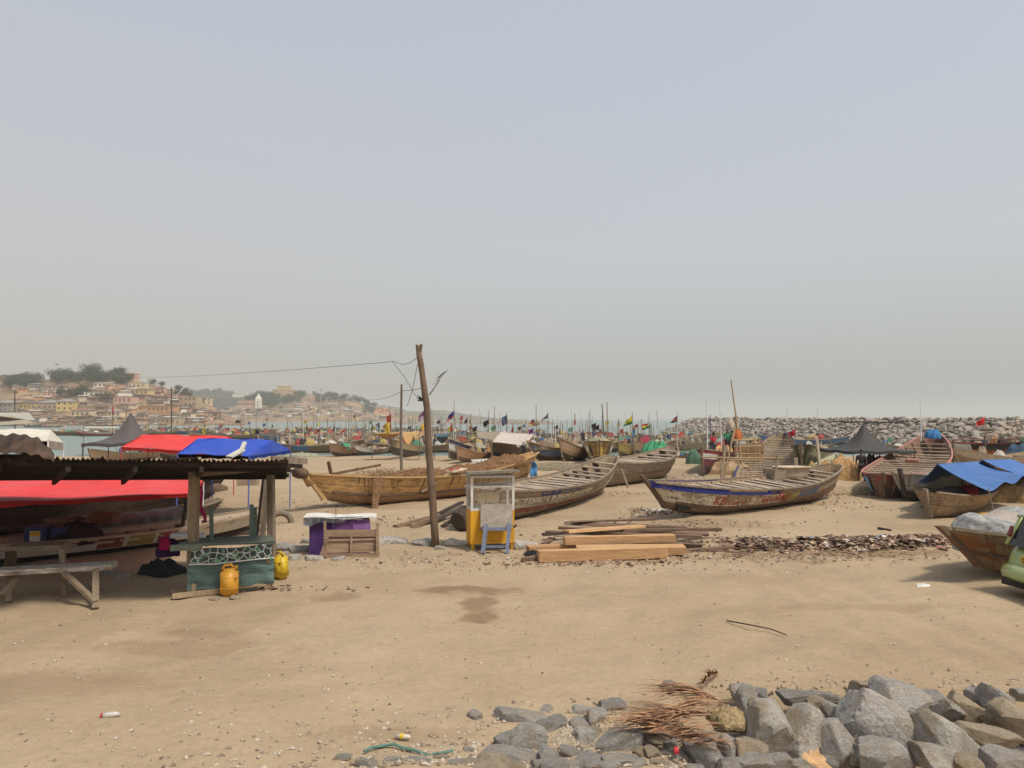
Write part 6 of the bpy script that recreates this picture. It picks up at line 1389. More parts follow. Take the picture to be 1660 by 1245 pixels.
# ================================================================= boats afloat, breakwater, town, trees
rg = random.Random(5)
ORD = ['', 'second', 'third', 'fourth', 'fifth', 'sixth', 'seventh', 'eighth', 'ninth', 'tenth', 'eleventh', 'twelfth']
USED = {}
def uniq(lb, tail='from left'):
    USED[lb] = USED.get(lb, 0) + 1; k = USED[lb]
    return lb if k == 1 else '%s %s, %s' % (ORD[min(k, 12) - 1] if k <= 12 else 'later', tail, lb)
protos = []
for i, (nm, wood, bands, nets, npole) in enumerate([
    ('black bottomed brown canoe', (.26, .18, .12), [(0, .4, -1, 40, BLK)], [(.4, NETB, 1.3, .5)], 3),
    ('pale wood canoe', (.42, .33, .23), [(0, .3, -1, 40, (.16, .11, .08))], [], 1),
    ('red and white striped canoe', (.3, .2, .15), [(0, .4, -1, 40, BLK), (.45, .75, -1, 40, (.34, .06, .05)), (.75, 1, -1, 40, (.5, .47, .42))], [(.6, NETG, 1.2, .5)], 4),
    ('blue sided canoe', (.22, .18, .15), [(0, .35, -1, 40, BLK), (.5, 1, -1, 40, (.09, .16, .28))], [(.4, NETP, 1.2, .6)], 4),
    ('green netted canoe', (.25, .2, .12), [(0, .4, -1, 40, BLK), (.6, 1, -1, 40, (.32, .30, .14))], [(.35, (.06, .28, .16), 1.4, .6), (.7, NETB, 1.1, .5)], 5),
    ('dark cluttered canoe', (.13, .10, .08), [(.6, .9, -1, 40, (.3, .22, .15))], [(.3, (.05, .05, .06), 1.1, .7), (.6, (.26, .12, .08), 1.2, .7)], 6)]):
    h = Hull(11, 1.9, 1.0, .7, .5, .9, .8, .6, .55, .4, .4, 0, .3); T = thing('floating_canoe', nm, 'fishing boat', (0, 0, 0)); m, uv = hull_mesh(h, 16, 5)
    m.build('hull', hullmat(wood, bands, .15, i), T, uv=uv)
    for s_ in (1, -1): rail_tube(h, s_, .09, .08, n=14).build('gunwale', W_GREY if i % 2 else W_PALE, T)
    for k in range(5):
        t = .15 + .14 * k; q = h.pt(t, 1, 1); MB().beam((q.x, -q.y, q.z - .08), (q.x, q.y, q.z - .08), .25, .06).build('thwart', W_GREYX, T)
    for (t, c, r, hh) in nets: net_heap((0, 0, 0), (r, .7), hh, c, None, T, seed=i * 7 + int(t * 10), name='net_pile').location = (11 * (t - .5), 0, h.rail(t) - .3)
    rr = random.Random(i)
    for k in range(5):
        o = net_heap((0, 0, 0), (rr.uniform(.3, .7), rr.uniform(.25, .45)), rr.uniform(.4, .9), rr.choice(BRIGHT), None, T, seed=rr.randint(0, 99), name='bundle'); o.location = (rr.uniform(-3.5, 4), rr.uniform(-.4, .4), 1.0)
    for k in range(npole):
        t = .12 + .76 * rr.random(); y = rr.uniform(-.4, .4); hh = rr.choice([1.6, 2.2, 3.2, 4.5]); MB().tube([(11 * (t - .5), y, .3), (11 * (t - .5) + rr.uniform(-.5, .5), y, .8 + hh)], .055, 5, .035).build('pole', W_GREY if rr.random() < .5 else M_flat((.62, .6, .55)), T)
    protos.append([T, nm, False])
def afloat(px, py, k, yaw, where, s=1.0):
    pr = protos[k]; P = G(px, py, WZ)
    T = pr[0] if not pr[2] else copy_tree(pr[0]); pr[2] = True
    T.location = (P.x, P.y, WZ - .28 * s); T.rotation_euler = (0, 0, yaw); T.scale = (s,) * 3
    tag(T, uniq('%s afloat %s' % (pr[1], where)), 'fishing boat', 'canoes afloat in the harbour'); return T
rows = []
for i in range(28): rows.append((470 + i * 23.5 + rg.uniform(-8, 8), 730 + rg.uniform(-4, 4), 'just behind the beached boats'))
for i in range(24): rows.append((474 + i * 27 + rg.uniform(-10, 10), 719 + rg.uniform(-4, 4), 'in the crowded harbour middle'))
for i in range(22): rows.append((345 + i * 30 + rg.uniform(-12, 12), 708 + rg.uniform(-3, 4), 'among the farther moored boats'))
for i in range(11): rows.append((240 + i * 48 + rg.uniform(-16, 16), 698 + rg.uniform(-3, 3), 'far out on the calm bay'))
for i in range(13): rows.append((100 + i * 22 + rg.uniform(-8, 8), 703 + rg.uniform(-3, 4), 'behind the peaked tent and canopies'))
for i in range(8): rows.append((20 + i * 34 + rg.uniform(-8, 8), 692 + rg.uniform(-2, 2), 'close under the hillside town'))
for (px, py, wh) in sorted(rows, key=lambda r: (r[2], r[0])):
    afloat(px, py, rg.choice([0, 0, 2, 3, 4, 5, 5, 1]), rg.choice([rg.uniform(-.5, .5), rg.uniform(-.5, .5) + math.pi, rg.uniform(.8, 2.2)]), wh, rg.uniform(1.1, 1.5))
for (px, py, k, yaw, wh, s_) in ((1122, 711, 1, .12, 'alone just left of the breakwater foot', 1.35), (1097, 722, 1, .1, 'alone nearer than the breakwater end', .9), (1108, 748, 1, 1.5, 'end on at the water edge left of the maroon boat', .8),
                              (1246, 718, 2, .1, 'below the breakwater behind the stick hut', .9), (1305, 722, 3, .1, 'below the breakwater, left of the black tent', 1.5), (1350, 721, 0, -.1, 'below the breakwater directly left of the black tent', 1.2), (1440, 727, 1, .15, 'below the breakwater right of the black tent', 1.2), (1480, 733, 0, .1, 'below the breakwater left of the grey pale hull', 1.1),
                              (1390, 719, 5, 0, 'below the breakwater behind the black tent', 1.1), (880, 731, 5, .3, 'behind the boat with blue lettering', 1.0), (1060, 727, 4, .4, 'behind the boat piled with maroon cloth', 1.0), (1215, 728, 3, .3, 'behind the stick hut', 1.0)):
    afloat(px, py, k, yaw, wh, s_)
# short bare masts crowding the moored boats
MASTC = [(.55, .5, .45), (.1, .09, .08), (.3, .22, .15), (.7, .7, .68)]
mproto = {}
for i in range(190):
    px = rg.uniform(20, 1110); py = rg.uniform(692, 726) if px > 460 else rg.uniform(690, 708); P = G(px, py, WZ); c = rg.choice(MASTC); hh = rg.uniform(1.6, 3.4); 
    if c not in mproto: mproto[c] = MB().tube([(0, 0, 0), (.05, 0, .5), (.12, .03, 1.0)], .05, 5, .03).mesh('bare_mast', M_flat(c))
    o = put(mproto[c], 'bare_mast', None, (P.x, P.y, WZ), rg.uniform(0, 6), (1.0, 1.0, hh + .8)); nmc = {0: 'grey', 1: 'black', 2: 'brown', 3: 'white'}[MASTC.index(c)]
    tag(o, 'thin %s pole sticking up among the moored boats' % nmc, 'pole', 'bare poles among the moored boats')
PC = {'black': (.02, .02, .02), 'red': (.5, .05, .05), 'yellow': (.6, .48, .08), 'blue': (.06, .12, .34), 'green': (.05, .26, .12), 'white': (.62, .6, .56)}
for i in range(34):
    px = rg.uniform(352, 1085); yb = rg.uniform(708, 728) if px > 470 else rg.uniform(702, 712); P = G(px, yb, WZ); hh = rg.uniform(3.0, 5.2); cn_ = rg.choice(['black', 'black', 'black', 'red', 'yellow', 'blue', 'green', 'white', 'red'])
    T = thing('flag_pole', uniq('small %s pennant flying among the moored boats' % cn_), 'flag', P, 0, 'pennants among the moored boats')
    MB().tube([(0, 0, 0), (.1, 0, hh)], .045, 5, .03).build('pole', W_GREY, T)
    q_ = [Vector((.1, 0, hh - .1)), Vector((-.75, .1, hh - .45)), Vector((-.7, .1, hh - 1.15)), Vector((.1, 0, hh - .9))]
    m = MB(); m.sheet(lambda u, v: (q_[0] * (1 - u) + q_[1] * u) * (1 - v) + (q_[3] * (1 - u) + q_[2] * u) * v + Vector((0, .1 * math.sin(u * 6 + i), 0)), 5, 4, .01); m.build('flag_cloth', M_cloth(PC[cn_], .85, .3), T)
# ---- rocks
def rock_mesh(seed, sub=3, planes=14, rough=.05, name='boulder'):
    r_ = random.Random(seed); bm = bmesh.new(); bmesh.ops.create_icosphere(bm, subdivisions=sub, radius=1)
    pl = []
    for ax in ((1, 0, 0), (-1, 0, 0), (0, 1, 0), (0, -1, 0), (0, 0, 1), (0, 0, -1)):
        n = (Vector(ax) + Vector((r_.gauss(0, .28), r_.gauss(0, .28), r_.gauss(0, .28)))).normalized(); pl.append((n, r_.uniform(.62, .84)))
    for _ in range(max(3, planes - 5)):
        n = Vector((r_.choice((-1, 1)) * r_.uniform(.3, 1), r_.choice((-1, 1)) * r_.uniform(.3, 1), r_.choice((-.4, 1)) * r_.uniform(.3, 1))).normalized(); pl.append((n, r_.uniform(.72, .98)))
    off = Vector((seed * 3.1, seed * 1.7, 0))
    for v in bm.verts:
        d = v.co.normalized(); k = 1.15
        for n, hh in pl:
            q = d.dot(n)
            if q > 1e-3: k = min(k, hh / q)
        k = min(k, 1.12)
        k *= 1 + rough * fz(tuple(d * 1.6 + off), 1.0, 5) + rough * .5 * abs(noise.noise(d * 6 + off)) * 1.2
        v.co = d * k
    me = bpy.data.meshes.new(name); bm.to_mesh(me); bm.free(); return me
def rock_mat(c1, c2, vein=.5, tan=.4, seed=0):
    n = NT('stone'); v = n.coord('Object', (1, 1, 1), (.5, .3, .2), (seed, 0, 0)); a = n.noise(v, 1.7, 8, .7, .6); b = n.noise(n.coord('Object', (1, 3.4, 1), (.4, .9, .3)), 2.6, 8, .75, 1.4); f = n.noise(v, 14, 6, .75); t = n.noise(v, .9, 4, .6)
    f2 = n.noise(v, 34, 4, .8); c = n.mix(n.ramp(a, [(.35, 0.), (.65, 1.)]), c2, c1)
    c = n.hsv(c, .5, 1, n.ramp(f2, [(.3, .7), (.7, 1.25)])); c = n.mix(n.math('MULTIPLY', n.ramp(b, [(.53, 0.), (.62, 1.)]), vein), c, tuple(min(.6, x * 1.7) for x in c1))
    c = n.mix(n.math('MULTIPLY', n.ramp(t, [(.52, 0.), (.66, 1.)]), tan), c, (.40, .30, .18))
    c = n.hsv(c, .5, 1, n.ramp(f, [(.25, .6), (.75, 1.3)])); n.base(c).rough(.9)
    n.bump(n.math('ADD', b, n.math('MULTIPLY', f, .7)), 1.0, .05); return n.m
RM = [rock_mat((.62, .575, .51), (.35, .325, .295), .8, .4, 1), rock_mat((.66, .61, .52), (.42, .38, .32), .7, .8, 4), rock_mat((.64, .51, .35), (.42, .33, .23), .3, .9, 8), rock_mat((.46, .42, .375), (.25, .235, .215), .6, .4, 12)]
# breakwater core and boulders
def bwprof(Y, s):
    "s 0 foot .. 1 crest; the mound ends in a rounded tip far out"
    e = sstep((352 - Y) / 45); X = 63 + 10.5 * s + (1 - e) * 5 + 1.2 * math.sin(Y * .05); z = -2.6 + (5.4 * e + .3) * s; return Vector((X, Y, z))
m = MB(); m.grid(lambda u, v: bwprof(55 + 300 * u, v) + Vector((0, 0, -.45)), 100, 6); m.grid(lambda u, v: Vector((72.5 + 4 * v + (1 - sstep((352 - (55 + 300 * u)) / 45)) * 5, 55 + 300 * u, bwprof(55 + 300 * u, 1).z - .45 - 3 * v * v)), 100, 4)
o = m.build('breakwater_ground', M_flat((.10, .085, .07), .95, .4, 1.5, .5)); o['kind'] = 'structure'
BR = [rock_mesh(100 + i, 3, 10, .05) for i in range(10)]
BMm = [rock_mat((.47, .40, .325), (.28, .235, .19), .3, .4, 20), rock_mat((.40, .35, .295), (.21, .185, .16), .3, .3, 24), rock_mat((.50, .40, .30), (.30, .24, .185), .2, .5, 29)]
for i, me in enumerate(BR): me.materials.append(BMm[i % 3])
spots = []
Y = 58.0
while Y < 352:
    step = .72 + (Y - 58) * .0024
    n_ = int(11.8 / (.62 + (Y - 58) * .0024))
    for k in range(n_ + 1):
        s_ = (k + rg.uniform(-.35, .35)) / n_; p = bwprof(Y + rg.uniform(-.5, .5), max(-.02, min(1.0, s_))); spots.append((p, rg.uniform(.30, .66) * (1 + (Y - 58) * .0024)))
    Y += step
vis = []
for p, s_ in spots:
    px = 830 + F * p.x / p.y
    vis.append((0 if px < 1690 else 1, p.y, p, s_))
vis.sort(key=lambda t: (t[0], t[1]))
rest = MB()
simp = [rock_mesh(200 + i, 2, 9, .06) for i in range(6)]
for i, (_, _, p, s_) in enumerate(vis):
    rot = (rg.uniform(-.35, .35), rg.uniform(.1, .6), rg.uniform(0, 6.28)); scl = (s_ * rg.uniform(.9, 1.5), s_ * rg.uniform(.9, 1.5), s_ * rg.uniform(.38, .6))
    if i < 285:
        o = put(BR[i % 10], 'boulder', None, p, 0, scl, rot)
        q = 'upper slope' if p.z > 1.2 else 'middle slope' if p.z > -.8 else 'foot'
        tag(o, 'pale angular boulder on the %s of the long breakwater' % q, 'boulder', 'boulders of the breakwater nearest the beach')
    else:
        M_ = Matrix.LocRotScale(p, __import__('mathutils').Euler(rot), Vector(scl)); me = simp[i % 6]
        rest.add([M_ @ v.co for v in me.vertices], [tuple(f.vertices) for f in me.polygons])
o = rest.build('breakwater_boulders', BMm[1]); tag(o, 'mass of pale boulders forming the rest of the breakwater far side', 'boulders', None, 'stuff')
# ---- foreground rocks: (cx, cy, w, h, tilt, tone)
Z7 = [(350, 365, 280, 100, 4, 0), (525, 420, 170, 75, 0, 3), (380, 505, 185, 155, -10, 0), (310, 600, 290, 95, 14, 0), (500, 615, 115, 115, 0, 0), (785, 385, 105, 130, 10, 1), (870, 322, 155, 115, 6, 3), (925, 520, 235, 175, -8, 0), (690, 355, 90, 45, 0, 0), (620, 568, 115, 62, 22, 0), (945, 640, 270, 95, 0, 0),
      (80, 645, 170, 66, 0, 2), (290, 655, 150, 46, 0, 2), (650, 650, 200, 60, 0, 1), (1270, 470, 165, 64, 0, 1), (1425, 492, 195, 84, 8, 1), (1410, 595, 215, 135, 10, 0), (1552, 560, 95, 175, 8, 1), (1640, 580, 100, 190, 0, 2), (1605, 430, 230, 160, -5, 1), (1625, 240, 105, 135, 0, 1), (1275, 600, 95, 72, 0, 0), (1215, 540, 84, 62, 0, 1), (1040, 575, 70, 72, 0, 2), (1102, 585, 72, 84, 0, 2), (1210, 190, 70, 70, 10, 3), (1145, 650, 95, 55, 0, 2), (470, 650, 160, 70, 0, 0), (180, 650, 90, 50, 0, 1), (1560, 650, 130, 90, 0, 0)]
Z7 += [(-690, 600, 90, 40, 0, 1), (-560, 640, 130, 50, 0, 0), (-400, 625, 100, 50, 5, 1), (-260, 635, 150, 55, 0, 0), (-120, 610, 90, 45, 0, 2), (-30, 640, 120, 60, 0, 0), (30, 560, 60, 34, 0, 1), (-330, 560, 60, 28, 0, 2), (-180, 650, 80, 40, 0, 1)]
Z8 = [(375, 258, 325, 92, 3, 3), (120, 312, 135, 105, 20, 1), (30, 265, 105, 185, 15, 0), (165, 470, 255, 320, 38, 1), (352, 470, 190, 310, 40, 1), (400, 365, 190, 125, 10, 3), (538, 350, 112, 135, 0, 1), (930, 295, 335, 240, 25, 0), (1140, 300, 155, 205, 38, 0), (695, 292, 112, 105, 20, 2), (800, 440, 470, 320, 38, 0), (560, 520, 185, 220, 30, 0), (662, 490, 112, 175, 32, 3), (1215, 525, 405, 225, 40, 1), (1435, 478, 335, 130, 14, 2), (1130, 605, 285, 170, 24, 1), (812, 620, 245, 235, 0, 0), (925, 590, 130, 140, 0, 3), (1545, 625, 260, 150, 0, 0), (1590, 400, 190, 225, 0, 2), (1390, 250, 104, 100, 20, 0), (1500, 275, 205, 160, 32, 0), (1312, 315, 200, 150, 40, 2), (1640, 240, 90, 85, 0, 1), (60, 560, 145, 150, 0, 2), (85, 645, 230, 110, 0, 0), (232, 625, 125, 85, 10, 0), (362, 645, 160, 66, 0, 1), (718, 208, 125, 100, 10, 2), (100, 240, 140, 85, 10, 3), (1480, 380, 120, 90, 20, 2), (1240, 330, 110, 110, 45, 1), (690, 610, 90, 80, 0, 1), (500, 640, 110, 70, 0, 3), (450, 280, 100, 60, 0, 2), (1060, 480, 120, 100, 0, 3), (1330, 640, 150, 90, 20, 2)]
ADJ = ['', 'flat ', 'blocky ', 'wedge shaped ', 'rounded ', 'jagged ']; TONE = ['grey', 'pale grey', 'tan', 'dark grey']
def col_of(px): return 'far left of the rubble' if px < 880 else 'left of the palm frond' if px < 1010 else 'beside the palm frond' if px < 1180 else 'right of the palm frond' if px < 1330 else 'centre of right rubble' if px < 1500 else 'near the lower right corner'
k_ = 0
for Zl, ox in ((Z7, 750), (Z8, 1200)):
    for (cx, cy, w_, h_, tilt, tone) in Zl:
        px, py = cx / 3.609 + ox, cy / 3.609 + 1060; wp, hp_ = w_ / 3.609, h_ / 3.609
        P = G(px, py, .0); D = P.y; hm_ = hp_ / F * (D / math.cos(.35)); wm = wp / F * D * 1.03
        rz_ = hm_ * .5; P = G(px, py, .10 * rz_)
        me = rock_mesh(k_ + 1, 4, 9, .03, 'rock'); me.materials.append(RM[tone]); me.polygons.foreach_set('use_smooth', [False] * len(me.polygons))
        o = put(me, 'rock', None, P, 0, (wm * .60, hm_ * .60, rz_ * 1.02), (R(rg.uniform(-14, 14)), R(tilt), R(rg.uniform(-12, 12))))
        sz = 'large' if wp > 75 else 'small' if wp < 32 else 'mid sized'; bandv = 'top edge' if py < 1140 else 'lower edge' if py > 1215 else 'middle band'
        shp = 'long ' if w_ > 2.2 * h_ else 'upright ' if h_ > 1.2 * w_ else ADJ[k_ % 6]
        tag(o, uniq('%s %s%s rock, %s, %s' % (sz, shp, TONE[tone], bandv, col_of(px))), 'rock', 'rocks of the foreground rubble'); k_ += 1
# small filler stones added between them, low; dark ones stand in for shadowed gaps
fm = [rock_mesh(400 + i, 3, 10, .08, 'rock') for i in range(6)]
for i, me in enumerate(fm): me.materials.append(RM[[3, 1, 0, 2, 3, 0][i]])
for i in range(70):
    px = 1150 + 510 * rg.random() ** .9 if i < 48 else rg.uniform(760, 1150); py = rg.uniform(1120 if px > 1200 else 1150, 1250); P = G(px, py, 0 if px < 1170 else -.28); s_ = rg.uniform(.06, .16) * (1 if px < 1170 else 1.6)
    o = put(fm[i % 6], 'rock', None, P + Vector((0, 0, -.01)), 0, (s_ * 1.3, s_, s_ * .7), (0, 0, rg.uniform(0, 6)))
    tag(o, 'small broken stone wedged in a gap between the larger foreground rocks', 'rock', 'small stones in the gaps of the rubble')
# stones on the sand by the pole, cabinet and stall
for i, (px, py, w_, tone, lb) in enumerate([(640, 880, 46, 0, 'flat grey stone half buried right of the purple cabinet'), (618, 882, 40, 1, 'pale slab beside the slatted frame'), (686, 882, 44, 0, 'grey stone left of the foot of the crooked pole'), (736, 884, 40, 1, 'pale grey stone between the crooked pole and the kiosk'), (712, 889, 22, 0, 'small stone at the foot of the crooked pole'),
        (487, 893, 44, 0, 'grey stone left of the purple cabinet'), (510, 908, 34, 1, 'rounded stone at the front left corner of the purple cabinet'), (478, 906, 30, 1, 'tan stone in the cluster left of the purple cabinet'), (548, 908, 26, 0, 'small flat stone in front of the slatted frame'), (463, 890, 40, 3, 'dark stone right of the green counter'), (497, 880, 30, 3, 'upper dark stone left of the purple cabinet'), (455, 900, 30, 3, 'dark stone behind the greenish jerrycan'),
        (850, 888, 52, 1, 'low pale stone right of the kiosk'), (327, 967, 16, 2, 'first brown stone in front of the green counter'), (347, 972, 18, 2, 'second brown stone in front of the green counter'), (381, 970, 18, 2, 'third brown stone right of the orange yellow jerrycan'), (175, 930, 30, 3, 'dark stone under the striped canoe beyond the bench end'), (199, 936, 26, 1, 'small pale stone beyond the bench end'), (120, 950, 30, 3, 'dark stone under the white topped bench')]):
    P = G(px, py, 0); wm = w_ / F * P.y; o = put(fm[i % 6].copy(), 'rock', None, P, 0, (wm * .55, wm * .4, wm * .28), (0, 0, rg.uniform(-.4, .4))); o.data.materials.clear(); o.data.materials.append(RM[tone]); tag(o, lb, 'rock')
# ---- town houses
HW = {'cream': (.68, .54, .34), 'yellow': (.66, .48, .20), 'pink': (.64, .38, .27), 'tan': (.46, .33, .21), 'white': (.76, .71, .60), 'grey': (.30, .26, .22), 'orange': (.60, .31, .14), 'brown': (.22, .13, .08)}
HR = {'grey': (.26, .24, .22), 'rusty': (.26, .14, .09), 'pale': (.52, .47, .40), 'dark': (.11, .09, .08), 'red': (.42, .10, .07)}
WM = {k: M_flat(v, .9, .25, .4, .1, (.25, .18, .12), .45) for k, v in HW.items()}; RFM = {k: M_flat(v, .85, .35, .5, .1, (.2, .12, .08), .5) for k, v in HR.items()}
WIN = M_flat((.06, .05, .045), .5, .2)
MESHC = {}
def house(hillname, px, pyb, wpx, hpx, wall, roof, label=None, group=None, storeys=1, kind='gable', yaw=None, windows=True, D=None, depth=None):
    P = onhill(hillname, px, pyb) if D is None else Vector(((px - 830) / F * D, D, CZ + (HOR - pyb) / F * D))
    w_ = wpx / F * P.y; hh = hpx / F * P.y; dp = depth or w_ * rg.uniform(.55, .9); yw = rg.uniform(-.5, .5) if yaw is None else yaw
    T = thing('house', label or '', 'house', (P.x, P.y + dp * .4, P.z - 1.2), yw, group)
    m = MB(); m.box((0, 0, (hh + 1.2) / 2), (w_, dp, hh + 1.2)); m.build('wall', WM[wall], T)
    m = MB(); rh = hh * .28 if kind != 'flat' else .25; e = .5; z = hh + 1.2
    a, b = w_ / 2 + e, dp / 2 + e
    if kind == 'flat': m.box((0, 0, z + .15), (w_ + .5, dp + .5, .35))
    elif kind == 'hip': 
        r_ = a * .45; m.add([(-a, -b, z), (a, -b, z), (a, b, z), (-a, b, z), (-r_, 0, z + rh), (r_, 0, z + rh)], [(0, 1, 5, 4), (1, 2, 5), (2, 3, 4, 5), (3, 0, 4), (3, 2, 1, 0)])
    elif kind == 'mono': m.add([(-a, -b, z + .02), (a, -b, z + .02), (a, b, z + rh), (-a, b, z + rh), (-a, -b, z + .25), (a, -b, z + .25), (a, b, z + rh + .25), (-a, b, z + rh + .25)], [(0, 3, 2, 1), (4, 5, 6, 7), (0, 1, 5, 4), (1, 2, 6, 5), (2, 3, 7, 6), (3, 0, 4, 7)])
    else: m.add([(-a, -b, z), (a, -b, z), (a, b, z), (-a, b, z), (-a, 0, z + rh), (a, 0, z + rh)], [(0, 1, 5, 4), (2, 3, 4, 5), (1, 2, 5), (3, 0, 4), (3, 2, 1, 0)])
    m.build('roof', RFM[roof], T)
    if windows and w_ > 6:
        nw = max(2, min(7, int(w_ / 3.2)))
        for s_ in range(storeys):
            for k in range(nw):
                x = -w_ / 2 + w_ * (k + .5) / nw; zc = 1.2 + hh * (s_ + .55) / storeys
                m = MB(); m.box((x, -dp / 2 - .02, zc), (min(1.3, w_ / nw * .45), .12, min(1.5, hh / storeys * .42))); m.build('window', WIN, T)
    return T
PR = [('town', 22, 615, 44, 6, 'tan', 'pale', 'long tan building on the skyline at the left edge', 2, 'flat'), ('town', 88, 634, 34, 7, 'pink', 'dark', 'long school block with a dark roof below the hilltop grove, left of the pair', 1, 'gable'), ('town', 121, 634, 26, 7, 'pink', 'rusty', 'long school block below the hilltop grove, right of the pair', 1, 'gable'),
      ('town', 58, 636, 18, 10, 'grey', 'grey', 'plain grey block left of the school blocks', 2, 'flat'), ('town', 145, 643, 17, 6, 'white', 'pale', 'small bright white house with dark windows below the school blocks', 1, 'flat'), ('town', 105, 666, 26, 15, 'yellow', 'grey', 'two storey yellow house with a grey hipped roof', 2, 'hip'),
      ('town', 44, 667, 34, 13, 'yellow', 'dark', 'long yellow house with a dark roof left of the two storey yellow house', 1, 'hip'), ('town', 78, 668, 32, 15, 'tan', 'grey', 'broad tan house between the two yellow houses', 1, 'hip'), ('town', 10, 670, 22, 16, 'grey', 'grey', 'large grey walled house at the left edge of the town', 2, 'gable'),
      ('town', 132, 678, 32, 12, 'cream', 'rusty', 'cream house with several windows near the shore at left', 1, 'hip'), ('town', 206, 616, 22, 10, 'pink', 'red', 'tall pink house with a red roof standing on the skyline right of the grove', 2, 'flat'), ('town', 221, 630, 26, 9, 'cream', 'pale', 'cream building with arches below the pink skyline house', 1, 'flat'),
      ('town', 227, 641, 28, 9, 'yellow', 'rusty', 'yellow house with a row of dark windows in mid slope', 1, 'hip'), ('town', 200, 655, 30, 11, 'pink', 'grey', 'pale pink terraced house right of the round tree', 1, 'flat'), ('town', 252, 668, 52, 9, 'orange', 'rusty', 'long low orange tan building with small windows', 1, 'flat'),
      ('town', 186, 677, 22, 10, 'cream', 'grey', 'cream house by the red pennant near the shore', 1, 'gable'), ('town', 280, 650, 26, 9, 'pink', 'red', 'red pink flat house beside the utility pole with the lamp arm', 1, 'flat'), ('town', 306, 660, 28, 17, 'tan', 'pale', 'two storey tan block with window rows at the right end of the town', 2, 'flat'),
      ('town', 335, 656, 14, 10, 'cream', 'pale', 'small cream house right of the two storey tan block', 2, 'flat'), ('town', 268, 687, 40, 9, 'tan', 'pale', 'long tan retaining wall building on the shore right of the peaked tent', 1, 'flat'), ('town', 165, 628, 26, 6, 'white', 'pale', 'long white roofed house below the orange clay bank', 1, 'mono')]
for (hn, px, py, w_, h_, wl_, rf_, lb, st, kd) in PR: house(hn, px, py, w_, h_, wl_, rf_, lb, None, st, kd, yaw=rg.uniform(-.15, .15))
house('fort', 459, 631, 20, 6, 'yellow', 'pale', 'cream hilltop fort building on the skyline of the wooded hill', None, 1, 'hip', yaw=0, D=1390, depth=14)
house('fort', 459, 639, 34, 7, 'tan', 'grey', 'long tan wing of the fort just below the hilltop building', None, 1, 'flat', yaw=0, D=1380, depth=12)
house('fort', 388, 643, 22, 5, 'white', 'pale', 'pale building on the slope left of the wooded hill', None, 1, 'flat', yaw=0, D=1640, depth=14)
for k in range(165):   # the rest of the hillside town
    px = rg.uniform(-10, 352); t = rg.random() ** .8; top = interp(SKY_A, px) + 9; py = top + (687 - top) * t
    if 75 < px < 200 and py < 628: continue
    wl_ = rg.choice(['cream', 'tan', 'tan', 'pink', 'grey', 'brown', 'tan', 'cream', 'white', 'brown', 'orange']); rf_ = rg.choice(['grey', 'rusty', 'rusty', 'dark', 'pale', 'grey', 'dark'])
    area = 'on the upper slope' if t < .33 else 'in mid slope' if t < .66 else 'near the shore'; side = 'left part' if px < 110 else 'centre' if px < 230 else 'right part'
    house('town', px, py, rg.uniform(9, 22), rg.uniform(3.5, 6.5), wl_, rf_, 'small %s house, %s roof, %s, %s of the hillside town' % (wl_, rf_, area, side), 'small houses of the hillside town', 1, rg.choice(['gable', 'hip', 'mono', 'flat', 'gable']), windows=rg.random() < .35)
for k in range(70):   # shacks crowding the shore below the town
    px = rg.uniform(-5, 350); py = rg.uniform(678, 689); wl_ = rg.choice(['brown', 'tan', 'brown', 'grey', 'orange', 'tan']); rf_ = rg.choice(['dark', 'rusty', 'grey', 'dark', 'pale'])
    side = 'left part' if px < 110 else 'centre' if px < 230 else 'right part'
    house('town', px, py, rg.uniform(7, 16), rg.uniform(2.5, 4.5), wl_, rf_, 'low %s shack, %s roof, on the shore below the %s of the hillside town' % (wl_, rf_, side), 'shacks on the shore below the town', 1, rg.choice(['gable', 'mono', 'flat']), windows=False)
for k in range(105):   # the shore quarter under the wooded hill
    px = rg.uniform(345, 640); t = rg.random(); py = 659 + 19 * t + max(0, (px - 560)) * .06
    wl_ = rg.choice(['cream', 'tan', 'pink', 'tan', 'brown', 'white', 'yellow', 'grey']); rf_ = rg.choice(['grey', 'rusty', 'rusty', 'dark', 'pale', 'pale'])
    area = 'in its back rows' if t < .4 else 'in its front rows'; side = 'left end' if px < 430 else 'middle' if px < 530 else 'right end'
    house('fort', px, py, rg.uniform(7, 17), rg.uniform(2.6, 4.5), wl_, rf_, 'tiny %s house, %s roof, %s of the shore quarter, %s' % (wl_, rf_, side, area), 'houses of the far shore quarter', 1, rg.choice(['gable', 'mono', 'flat', 'hip']), windows=False)
for i, px in enumerate((792, 800, 812, 826, 838, 846, 858, 884)):
    house('fort', px, 685.5, rg.uniform(5, 9), 2.2, rg.choice(['tan', 'white', 'grey', 'pink']), rg.choice(['rusty', 'grey']), uniq('tiny low building on the far rubble spit'), None, 1, 'mono', windows=False, D=690)
